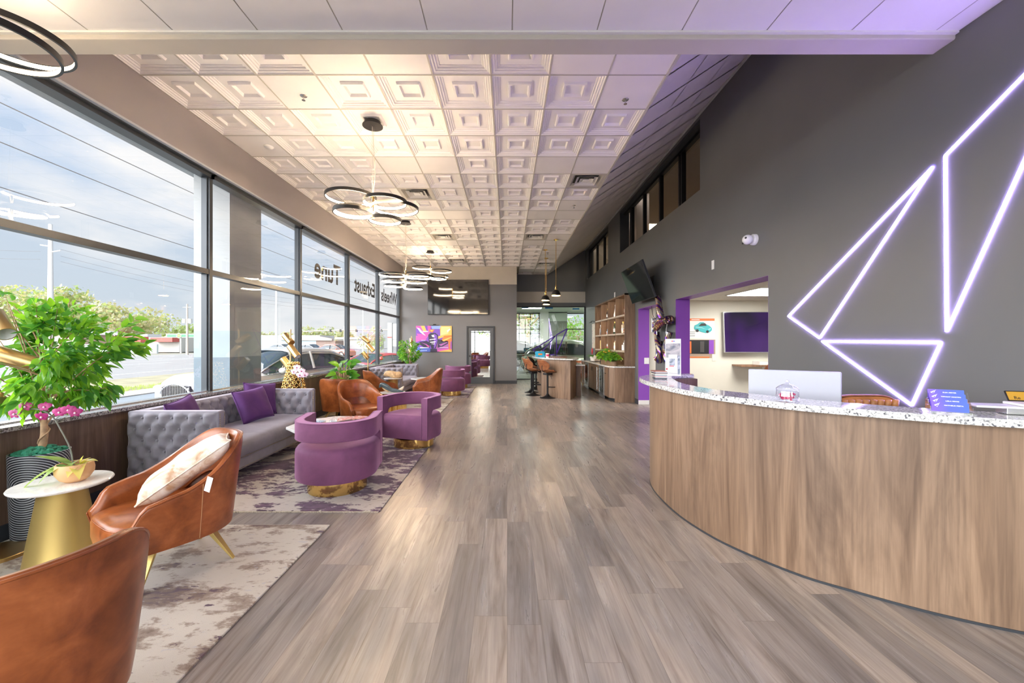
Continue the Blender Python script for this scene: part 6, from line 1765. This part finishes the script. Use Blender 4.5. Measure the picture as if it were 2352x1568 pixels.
# ================================================================== CARS
def carpaint(name, col, metal=.5): return plain(name, col, .22, metal, .5, coat=.8)
TYRE = plain('tyre_rubber', (.02, .02, .02), .8); CARGL = plain('car_glass', (.025, .04, .05), .05, 0, .9)
def car(label, loc, rz, L, W, H, paint, hood=.95, belt=.92, style='sedan', chrome=True, grille=False):
    """front faces local -y ; origin on the ground at the centre"""
    t = thing('car', label, 'car', loc, rz)
    h = L / 2; N = 40
    def ztop(s):     # s 0 front .. 1 rear: height of bonnet/deck line
        if style == 'sport': return .55 + .25 * smooth(0, .3, s) + .10 * smooth(.3, .7, s) - .06 * smooth(.93, 1, s)
        return .72 + (hood - .72) * smooth(0, .10, s) + (belt + .05 - hood) * smooth(.12, .4, s) + .02 * smooth(.6, .9, s) - .16 * smooth(.94, 1, s)
    def wid(s): return W / 2 * (1 - .16 * (1 - smooth(0, .10, s)) - .12 * smooth(.90, 1, s)) * (1 - .02 * cos(4 * pi * s))
    mb = MB()
    arch = [(.175, .335), (.80, .335)]
    def f(i, j):
        s = i / N; y = -h + L * s; zt = ztop(s); w = wid(s)
        nose = (1 - smooth(0, .04, s)) * .10
        prof = [(0, .20), (.85, .20), (.97, .26), (1.0, .42), (.985, .60), (1.0, zt * .80), (.95, zt * .93), (.82, zt * .985), (.45, zt + .015), (0, zt + .03)]
        x, z = prof[j]
        for c, r in arch:
            dy = y - (-h + L * c); rr = .36
            if abs(dy) < rr and 2 <= j <= 4:
                za = .33 + sqrt(rr * rr - dy * dy); z = max(z, min(za, zt * .78))
        return (x * w, y + nose * (1 if s < .5 else -1) * abs(x) ** 2, z)
    def g(i, j):
        if j < 10: return f(i, j)
        p = f(i, 19 - j); return (-p[0], p[1], p[2])
    mb.grid(g, N + 1, 20, wrapv=True)
    for i in (0, N): mb.add([g(i, j) for j in range(20)], [tuple(range(20))])
    obj('body', mb, paint, t, smooth='auto', weld=True)
    # cabin
    if style == 'sport': keys = [(.26, 0), (.42, .92), (.52, 1.0), (.66, .86), (.86, .06)]
    elif style == 'suv': keys = [(.22, 0), (.36, .90), (.48, 1.0), (.78, .93), (.97, .05)]
    else: keys = [(.24, 0), (.40, .90), (.52, 1.0), (.66, .95), (.88, .05)]
    def zr(s):
        for (a, za), (b, zb) in zip(keys, keys[1:]):
            if a <= s <= b: return za + (zb - za) * smooth(a, b, s) if (za in (0,) or zb < .5) is False else za + (zb - za) * ((s - a) / (b - a)) ** (.85 if za < .5 else 1.2)
        return 0
    a0, a1 = keys[0][0], keys[-1][0]; NC = 30
    def cab(i, j):
        s = a0 + (a1 - a0) * i / NC; y = -h + L * s; zb = ztop(s) - .03; zt = zb + (H - zb) * zr(s) + .02; w = wid(s) * .93
        k = [(1.0, 0), (.985, .1), (.92, .45), (.84, .78), (.78, .92), (.62, .99), (.3, 1.01), (0, 1.02)][j if j < 8 else 15 - j]
        x = k[0] * w * (1 if j < 8 else -1); return (x, y, zb + (zt - zb) * k[1])
    gl = MB(); gl.grid(cab, NC + 1, 16); obj('glazing', gl, CARGL, t, smooth=True)
    rf = MB()
    r0, r1 = (keys[1][0], keys[3][0]) ; 
    def roof(i, j):
        s = r0 - .01 + (a1 - .02 - r0) * i / 20; y = -h + L * s; zb = ztop(s) - .03; zt = zb + (H - zb) * zr(s) + .02; w = wid(s) * .93
        k = [(.868, .72), (.80, .925), (.62, 1.0), (.3, 1.02), (0, 1.03)][j if j < 5 else 9 - j]
        if s > r1 + .02: pass
        return (k[0] * w * 1.01 * (1 if j < 5 else -1), y, zb + (zt - zb) * k[1] + .006)
    rf.grid(roof, 21, 10); obj('roof', rf, paint, t, smooth=True)
    for s in (-1, 1):
        P = []; P2 = []
        for i in range(NC + 1):
            p = cab(i, 3 if s > 0 else 12); P.append((p[0] + s * .004, p[1], p[2] + .012))
        obj('roof_rail', MB().tube(P, .018 if chrome else .03, 6), CHROME if chrome else paint, t, smooth=True)
        P = [(s * (wid(a0 + (a1 - a0) * i / 20) * .995), -h + L * (a0 + (a1 - a0) * i / 20), ztop(a0 + (a1 - a0) * i / 20) * .955) for i in range(21)]
        if chrome: obj('belt_trim', MB().tube(P, .014, 6), CHROME, t, smooth=True)
        q = .52; yy = -h + L * q
        obj('door_pillar', MB().tube([(s * wid(q) * .95, yy, ztop(q)), (s * wid(q) * .80, yy, H - .08)], .035, 6), BLACK_P if not chrome else paint, t)
        ym = -h + L * (a0 + .07); obj('mirror', MB().ball((s * (W / 2 + .05), ym, belt + .06), .10, 14, sc=(1.1, .75, .72)), paint, t, smooth=True)
        obj('headlight', MB().ball((s * wid(.05) * .80, -h + .16, ztop(.04) * .86), .14, 14, sc=(1.2, .8, .42)), plain('headlight_glass', (.65, .68, .72), .08, 0, .9), t, smooth=True)
        obj('taillight', MB().ball((s * wid(.97) * .84, h - .09, ztop(.95) * .90), .13, 12, sc=(1.2, .5, .45)), RC, t, smooth=True)
        for c, _ in arch:
            M = Matrix.Translation((s * (W / 2 - .115), -h + L * c, .335)) @ Matrix.Rotation(s * pi / 2, 4, 'Y')
            wh = obj('wheel', MB().lathe([(.20, -.11), (.315, -.11), (.335, -.08), (.335, .08), (.315, .11), (.22, .115)], n=36, M=M, cap=False), TYRE, t, smooth='auto')
            rm = MB().lathe([(.225, .10), (.23, .115), (.21, .112), (.20, .02), (.001, .02)], n=36, M=M, cap=False)
            for k in range(10):
                rm.box(-.012, .012, .03, .21, .05, .095, M=M @ Matrix.Rotation(2 * pi * k / 10, 4, 'Z'))
            obj('rim', rm, CHROME, wh)
    if grille:
        gm = MB(); 
        for k in range(17):
            x = -.36 + k * .045; hh = .20 * (1 - .35 * (abs(x) / .4) ** 3)
            gm.box(x - .006, x + .006, -h - .045, -h - .01, .58 - hh, .58 + hh)
        P = [(.41 * cos(a) * (1 if True else 1), -h - .03, .58 + .22 * sin(a) * (1 - .12 * abs(cos(a)))) for a in [2 * pi * k / 40 for k in range(40)]]
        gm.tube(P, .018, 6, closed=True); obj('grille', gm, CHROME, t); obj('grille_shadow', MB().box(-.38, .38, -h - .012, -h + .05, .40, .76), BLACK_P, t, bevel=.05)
    obj('underbody', MB().box(-W * .40, W * .40, -h * .88, h * .88, .16, .24), BLACK_P, t)
    return t
GZ = -.15
car('long silver luxury sedan with upright slatted grille parked outside the windows', (-6.10, 10.95, GZ), radians(-16), 5.5, 1.92, 1.50, carpaint('silver_paint', (.60, .59, .57), .0), grille=True)
car('low red sports car parked outside behind the silver sedan', (-5.9, 18.3, GZ), radians(-30), 4.6, 1.98, 1.18, carpaint('red_paint', (.55, .02, .03), .2), style='sport', chrome=False)
car('grey-green sporty SUV in the showroom beyond the glass', (3.2, 20.2, 0), radians(72), 4.7, 1.95, 1.62, carpaint('khaki_paint', (.42, .46, .38), .3), style='suv', chrome=False)
car('dark car behind the glass at the left of the showroom', (.5, 23.1, 0), radians(84), 4.6, 1.9, 1.60, carpaint('dark_green_paint', (.04, .05, .04), .4), style='suv', chrome=False)

# ================================================================== OUTSIDE
def m_ground(name, a, b, sc=1.5, rough=.9): return plain(name, a, rough, var=.08, vs=sc)
struct('ground_lot', MB().box(-11.6, -4.04, -30, 80, GZ - .1, GZ), m_ground('lot_asphalt', (.185, .215, .24), None))
struct('ground_far', MB().box(-160, 120, -60, 160, GZ - .3, GZ - .12), m_ground('far_ground', (.26, .25, .2), None))
struct('ground_lot_line', MB().box(-10.5, -10.35, -30, 80, GZ, GZ + .004), plain('faded_line', (.62, .58, .48), .8))
struct('sidewalk', MB().box(-12.7, -11.6, -30, 80, GZ - .1, GZ + .03), m_ground('pale_concrete', (.36, .35, .33), None))
g = MB().box(-17.5, -12.7, -30, 90, GZ - .1, GZ + .02)
struct('ground_verge', g, plain('dry_grass', (.27, .245, .15), .95, var=.25, vs=1.5))
struct('road', MB().box(-47, -17.5, -60, 140, GZ - .1, GZ), m_ground('road_asphalt', (.225, .22, .218), None))
rl = MB()
for x in (-20.2, -32.5, -45.5): rl.box(x - .08, x + .08, -60, 140, GZ, GZ + .005)
for k in range(20):
    for x in (-24.5, -28.5, -37, -41): rl.box(x - .07, x + .07, -50 + k * 9, -47 + k * 9, GZ, GZ + .005)
struct('road_markings', rl, plain('road_white', (.5, .5, .49), .7))
gt = MB(); rnd = random.Random(9)
for k in range(1500):
    x = rnd.uniform(-13.6, -12.75); y = rnd.uniform(4, 22); hgt = rnd.uniform(.04, .12)
    gt.add([(x - .02, y, GZ + .02), (x + .02, y + .02, GZ + .02), (x + rnd.uniform(-.04, .04), y, GZ + .02 + hgt)], [(0, 1, 2)])
tag(obj('verge_grass', gt, LEAF_O), 'sparse grass tufts along the sidewalk edge outside', 'grass', kind='stuff')
tag(obj('marker_post', MB().box(-.05, .05, -.04, .04, 0, 1.0), WHITE_T), 'short white marker post on the grass verge', 'post', loc=(-13.3, 13.2, GZ))
# building column outside the window
cl = thing('building_column', 'wide painted column standing just outside the windows', 'column', (0, 0, 0))
c0 = (-5.22, -4.62, 6.67, 7.52)
obj('lower_band', MB().box(*c0, GZ, 1.26), plain('column_slate', (.16, .21, .25), .7, var=.05), cl)
obj('middle_band', MB().box(*c0, 1.26, 1.70), plain('column_bluegrey', (.30, .36, .39), .7, var=.05), cl)
obj('upper_shaft', MB().box(*c0, 1.70, 4.6), plain('column_white', (.36, .375, .385), .7, var=.04), cl)
def column2(y0, lb):
    c = thing('building_column', lb, 'column', (0, y0 - 6.67, 0), group='outside columns'); 
    obj('lower_band', MB().box(*c0, GZ, 1.26), plain('column_slate', (.2, .2, .2)), c); obj('upper_shaft', MB().box(*c0, 1.26, 4.6), plain('column_white', (.6, .6, .6)), c)
struct('roof_overhang', MB().box(-5.6, -4.04, -6, 17, 4.45, 4.9), plain('column_white', (.6, .6, .6)))
# trees over the road
def tree(label, loc, R, H, seed, cols, n=900, L=.9, trunk=.25, group='trees beyond the road', flatten=.7, nblob=9):
    rnd = random.Random(seed); t = thing('tree', label, 'tree', loc, group=group)
    tr = MB(); tr.tube(cat([(0, 0, 0), (.2, 0, H * .35), (0, .2, H * .6)], 5), .3, 8, rad=[trunk * (1 - .05 * k) for k in range(11)])
    lf = MB(); blobs = []
    for k in range(nblob):
        a = rnd.random() * 6.28; r = R * rnd.uniform(.15, .75); blobs.append((Vector((r * cos(a), r * sin(a), H * rnd.uniform(.5, .88))), R * rnd.uniform(.35, .55)))
    for c, r in blobs: tr.tube([(0, .1, H * .4), tuple(c)], trunk * .25, 5)
    for k in range(n):
        c, r = rnd.choice(blobs); d = Vector([rnd.gauss(0, 1) for _ in range(3)]).normalized(); p = c + Vector((d.x * r, d.y * r, d.z * r * flatten)) * rnd.uniform(.75, 1.05)
        s = L * rnd.uniform(.5, 1.1); u = Vector([rnd.gauss(0, 1) for _ in range(3)]).normalized(); v = u.cross(d + Vector((.1, 0, .2)))
        if v.length < .01: continue
        v.normalize(); lf.add([p - u * s * .5, p - v * s * .35, p + u * s * .5, p + v * s * .35], [(0, 1, 2, 3)], 0 if rnd.random() < .6 else 1)
    obj('crown', lf, cols, t); obj('trunk', tr, BARK, t, smooth=True)
    return t
TG1 = m_leaf('tree_green', (.12, .20, .07), (.25, .32, .14)); TG2 = m_leaf('tree_pale', (.25, .24, .155), (.39, .38, .26)); TG3 = m_leaf('tree_mid', (.17, .25, .10), (.31, .36, .19))
def far(px, d): return (px - 1165) * d / 920
for k, (px, d, topy, R, cs, lb) in enumerate([(-60, 72, 655, 8, (TG2, TG1), 'broad pale tree at the far left across the road'), (35, 74, 657, 7, (TG2, TG1), 'broad tree left of the tall white pole'), (140, 72, 663, 7.5, (TG1, TG2), 'green tree just right of the tall white pole'),
        (215, 66, 692, 6.0, (TG2, TG3), 'pale tree above the peach house across the road'), (285, 68, 702, 6.2, (TG2, TG3), 'pale green tree above the red canopy, left part'), (345, 78, 722, 6.0, (TG3, TG2), 'olive tree above the right part of the red canopy'),
        (405, 84, 752, 5.0, (TG1, TG3), 'low dark green tree left of the utility pole'), (455, 90, 757, 5, (TG1, TG3), 'low green tree behind the filling station sign'), (612, 100, 760, 4.5, (TG2, TG3), 'small pale tree behind the column on its right side'), (668, 110, 764, 4, (TG2, TG3), 'small tree behind the brass lamp'),
        (735, 120, 757, 6, (TG3, TG2), 'tree row behind the peach gable building'), (780, 110, 762, 5, (TG2, TG3), 'pale tree right of the peach gable building')]):
    s_ = (1.0, 1.28)[k % 2]; d = (d + 12) * s_; R = R * s_ * .95
    H_ = 1.5 - GZ + (787 - topy) * d / 920
    tree(lb, (far(px, d), d, GZ), R, H_, 20 + k, list(cs), 1100 if R > 5.5 else 500, .95)
tree('slender yellow-green tree between the last windows', (far(850, 40), 40, GZ), 1.2, 3.4, 77, [TG2, TG3], 420, .22, .05, 'street trees', 1.3)
tree('rounded shrub beside the road behind the brass lamp', (far(868, 44), 44, GZ), 1.2, 2.3, 78, [TG3, TG1], 300, .22, .05, 'street trees', 1.1)
tree('tall leafy tree outside the showroom windows, left', (1.35, 29.5, GZ), 2.4, 6.0, 80, [TG1, TG3], 1300, .28, .22, 'trees behind the showroom', 1.2, 14)
tree('bright green tree outside the right showroom window', (5.4, 31, GZ), 2.0, 3.7, 81, [TG3, LEAF], 900, .25, .12, 'trees behind the showroom')
for k, x in enumerate((-5.4, -.6, 4.2)):
    tree(['tree in front of the entrance, left', 'tree in front of the entrance, middle', 'tree in front of the entrance, right'][k], (x, -10.5 - k, GZ), 2.2, 5.2, 90 + k, [LEAF, TG3], 700, .3, .12, 'trees at the entrance side')
struct('ground_entrance', MB().box(-11.5, 8, -16, YF - .1, GZ - .08, GZ), m_ground('entrance_paving', (.70, .69, .66), None))
# buildings over the road
def bldg(label, loc, parts, name='building', cat_='building'):
    t = thing(name, label, cat_, loc)
    for nm, mb, m in parts: obj(nm, mb, m, t)
    return t
REDR = plain('canopy_red', (.42, .09, .075), .6); WHB = plain('building_white', (.45, .45, .43), .7); PEACH = plain('stucco_peach', (.44, .34, .28), .7); GRR = plain('roof_grey', (.46, .47, .48), .7); BLW = plain('wall_pale_blue', (.40, .52, .60), .7); BRN = plain('wall_brown', (.24, .17, .14), .7); GREENB = plain('sign_green', (.06, .32, .12), .5); YELB = plain('sign_yellow', (.7, .62, .10), .5); SHDW = plain('dark_opening', (.10, .10, .10), .7)
d = 70
w_ = lambda px: far(px, d); zf = lambda py, dd=None: 1.5 + (787 - py) * (dd or d) / 920
bldg('long low white building with red fascia across the road', (0, d, 0), [('wall', MB().box(w_(226), w_(412), 0, 10, GZ, zf(774)), WHB), ('fascia', MB().box(w_(240), w_(341), -1.5, 0, zf(786), zf(773)).box(w_(363), w_(412), -1.5, 0, zf(785), zf(775)), REDR),
      ('opening', MB().box(w_(266), w_(303), -.05, .02, zf(805), zf(791)).box(w_(315), w_(322), -.05, .02, zf(799), zf(793)), SHDW), ('roof_unit', MB().box(w_(225), w_(248), 3, 6, zf(774), zf(765)).box(w_(283), w_(303), 3, 6, zf(774), zf(766)), GRR)])
tag(obj('boundary_wall', MB().box(w_(305), w_(452), 0, .3, GZ, zf(790)), plain('wall_ice_blue', (.42, .49, .51), .7)), 'long pale blue boundary wall across the road', 'wall', loc=(0, 62, 0))
bldg('peach gabled house behind the ficus across the road', (0, 63.4, 0), [('wall', MB().prism([(far(165, 66), GZ), (far(228, 66), GZ), (far(228, 66), zf(768, 66)), (far(196, 66), zf(761, 66)), (far(165, 66), zf(770, 66))], -6, 0, M=Matrix.Rotation(pi / 2, 4, 'X')), PEACH),
      ('roof', MB().prism([(far(163, 66), zf(770, 66)), (far(196, 66), zf(759, 66)), (far(234, 66), zf(768, 66)), (far(234, 66), zf(769.5, 66)), (far(196, 66), zf(761.5, 66)), (far(163, 66), zf(772, 66))], -6.3, .4, M=Matrix.Rotation(pi / 2, 4, 'X')), GRR)])
bldg('white low building at the far left edge across the road', (0, 73, 0), [('wall', MB().box(far(-60, 73), far(150, 73), 0, 6, GZ, zf(768, 73)), WHB), ('roof', MB().box(far(-62, 73), far(152, 73), -.3, 6.2, zf(768, 73), zf(764, 73)), GRR)])
sg = bldg('filling station canopy sign, white with green stripes', (0, 64, 0), [('board', MB().box(far(381, 64), far(449, 64), 0, .3, zf(775, 64), zf(766, 64)), WHB), ('stripe', MB().box(far(384, 64), far(406, 64), -.05, 0, zf(773.5, 64), zf(768, 64)).box(far(417, 64), far(447, 64), -.05, 0, zf(773.5, 64), zf(768, 64)), GREENB)], 'canopy_sign', 'sign')
mb = MB()
Mq = Matrix.Translation((far(411.5, 64), -.08, zf(770.5, 64))) @ Matrix.Rotation(pi / 2, 4, 'X')
for k in range(12):
    mb.prism([(0, 0), (.30 * cos(k * pi / 6 - .2), .30 * sin(k * pi / 6 - .2)), (.40 * cos(k * pi / 6), .40 * sin(k * pi / 6)), (.30 * cos(k * pi / 6 + .2), .30 * sin(k * pi / 6 + .2))], 0, .03, k % 2, M=Mq)
obj('emblem', mb, [GREENB, YELB], sg); obj('emblem_disc', MB().cyl((0, 0, 0), .42, -.02, 0, 24, M=Mq), WHB, sg); obj('post', MB().box(far(414, 64) - .1, far(414, 64) + .1, .05, .25, GZ, zf(775, 64)), WHB, sg)
d2 = 95; f2 = lambda px: far(px, d2); z2_ = lambda py: 1.5 + (787 - py) * d2 / 920
bldg('wide peach gable building with pale blue shopfront across the junction', (0, d2, 0), [('wall', MB().box(f2(590), f2(726), 0, 9, GZ, z2_(781)), BLW), ('gable', MB().prism([(f2(645), z2_(781)), (f2(764), z2_(782)), (f2(764), z2_(778)), (f2(728), z2_(771)), (f2(645), z2_(779))], -.5, .5, M=Matrix.Rotation(pi / 2, 4, 'X')), PEACH),
      ('roof', MB().box(f2(590), f2(730), 1, 9, z2_(781), z2_(769.5)), GRR), ('annex', MB().box(f2(726), f2(770), 0, 8, GZ, z2_(782)), BRN), ('band', MB().box(f2(590), f2(726), -.3, 0, GZ, z2_(792)), WHB)])
bldg('low grey roofed building behind the traffic lights', (0, 107, 0), [('wall', MB().box(far(766, 105), far(855, 105), 0, 8, GZ, 1.5 + 8 * 105 / 920), WHB), ('roof', MB().box(far(764, 105), far(858, 105), -.4, 8, 1.5 + 8 * 105 / 920, 1.5 + 13 * 105 / 920), GRR)])
t = thing('pylon_sign', 'tall white pylon sign seen through the last window', 'sign', (0, 38, 0)); z3_ = lambda py: 1.5 + (787 - py) * 38 / 920
obj('pillar', MB().box(far(890, 38), far(900, 38), 0, .5, GZ, z3_(741)), WHB, t); obj('panel', MB().box(far(901, 38), far(916, 38), .1, .3, z3_(779), z3_(743)), GRR, t); obj('panel', MB().box(far(902, 38), far(915, 38), .05, .3, z3_(795), z3_(780)), WHB, t); obj('band', MB().box(far(890, 38), far(900, 38), -.02, 0, z3_(776), z3_(773)), REDR, t)
# poles and wires
PALE = plain('pole_pale', (.60, .60, .60), .6); WDP = plain('pole_wood', (.40, .36, .32), .8)
t = thing('utility_pole', 'tall pale power pole with short arms left of centre', 'utility pole', (far(116, 36), 36, GZ)); zp = lambda py, dd: 1.5 - GZ + (787 - py) * dd / 920
obj('shaft', MB().cyl((0, 0, 0), .26, 0, zp(515, 36), 16, r2=.13), PALE, t, smooth='auto')
for py, s in ((552, 1), (566, -1), (579, 1)): obj('cross_arm', MB().tube([(0, 0, zp(py, 36)), (s * .9, 0, zp(py, 36) + .15)], .05, 6), PALE, t)
t = thing('utility_pole', 'wooden power pole with two transformers near the filling station sign', 'utility pole', (far(430, 55), 55, GZ)); obj('shaft', MB().cyl((0, 0, 0), .17, 0, zp(698, 55), 12, r2=.1), WDP, t, smooth='auto')
for s in (-1, 1): obj('transformer', MB().cyl((s * .4, 0, 0), .25, zp(742, 55), zp(732, 55), 14), WHB, t, smooth='auto')
obj('cross_arm', MB().box(-.6, .6, -.05, .05, zp(706, 55), zp(705, 55)), WDP, t)
t = thing('utility_pole', 'thin pale pole right of the column', 'utility pole', (far(635, 60), 60, GZ)); obj('shaft', MB().cyl((0, 0, 0), .2, 0, zp(655, 60), 12, r2=.12), PALE, t, smooth='auto')
t = thing('utility_pole', 'thin pale pole seen in the fourth bay', 'utility pole', (far(834, 70), 70, GZ)); obj('shaft', MB().cyl((0, 0, 0), .14, 0, zp(705, 70), 12, r2=.1), PALE, t, smooth='auto')
t = thing('traffic_signal', 'long traffic signal mast arm across the junction', 'traffic light', (far(792, 48), 48, GZ)); obj('shaft', MB().cyl((0, 0, 0), .12, 0, zp(749, 48), 12), WDP, t)
obj('mast_arm', MB().tube([(-5, 0, zp(761, 48)), (0, 0, zp(757.5, 48)), (5.5, 0, zp(757, 48))], .07, 8), WDP, t)
for x in (-1.7, -.5, 1.4, 4.4): obj('signal_head', MB().box(x - .1, x + .1, -.1, .1, zp(762, 48), zp(756, 48)), BLACK_P, t)
def wire(label, a, b, sag):
    P = [Vector(a).lerp(Vector(b), k / 24) - Vector((0, 0, sag * 4 * (k / 24) * (1 - k / 24))) for k in range(25)]
    tag(obj('overhead_wire', MB().tube(P, .011, 5), plain('wire_grey', (.22, .21, .21), .7)), label, 'wire', 'overhead wires outside')
for k, (ya, yb) in enumerate(((215, 340), (287, 404), (383, 500))):
    xa, xb = -9.5 - k * .4, -9.5 - k * .4
    # parallel to the facade: chosen so they cross the near windows
    d_a = 9.5 * 920 / 1165
    h = 1.5 + (787 - ya) * (9.5 + k * .4) / 1165
    wire(['highest overhead wire outside the near window', 'second overhead wire outside the near window', 'third overhead wire outside the near window'][k], (xa, -4, h - .1), (xb, 60, h + [1.5, .6, .2][k]), .6)
for k, z in enumerate((9.9, 9.3, 8.8)): wire(['upper distant wire from the pale pole', 'middle distant wire from the pale pole', 'lower distant wire from the pale pole'][k], (far(116, 36) + .9, 36, z), (far(834, 70), 70, z - 1.6), 1.2)
for k, z in enumerate((9.7, 9.0)): wire(['upper distant wire running left of the pale pole', 'lower distant wire running left of the pale pole'][k], (far(116, 36) - .9, 36, z), (-60, 20, z + 1), 1.0)
# distant traffic
for k, (px, d3, c, lb) in enumerate(((648, 58, (.72, .72, .72), 'white car passing far behind the silver sedan'), (712, 52, (.66, .68, .70), 'pale pickup-like car far across the junction'), (770, 46, (.50, .16, .12), 'reddish car far behind the sedan boot'))):
    car(lb, (far(px, d3), d3, GZ), radians(75), 4.6, 1.85, 1.5, carpaint('traffic_paint_%d' % k, c, .1), chrome=False)
# words on the panes
VIN = plain('vinyl_lettering', (.045, .04, .045), .6)
for wd, y, zb, sz, sx in (('Tune', 8.93, 2.87, .62, 1.0), ('Exhaust', 11.27, 2.86, .56, .92), ('Wheels', 13.55, 2.85, .56, 1.0)):
    M = Matrix.Translation((GX - .004, y, zb)) @ Matrix(((0, 0, -1, 0), (-1, 0, 0, 0), (0, 1, 0, 0), (0, 0, 0, 1)))
    o = text('window_lettering', wd, sz, VIN, M, None, .001, .014, sx=sx)
    tag(o, 'dark vinyl word %s on the upper window pane, seen reversed' % wd, 'lettering', 'vinyl words on the window panes')
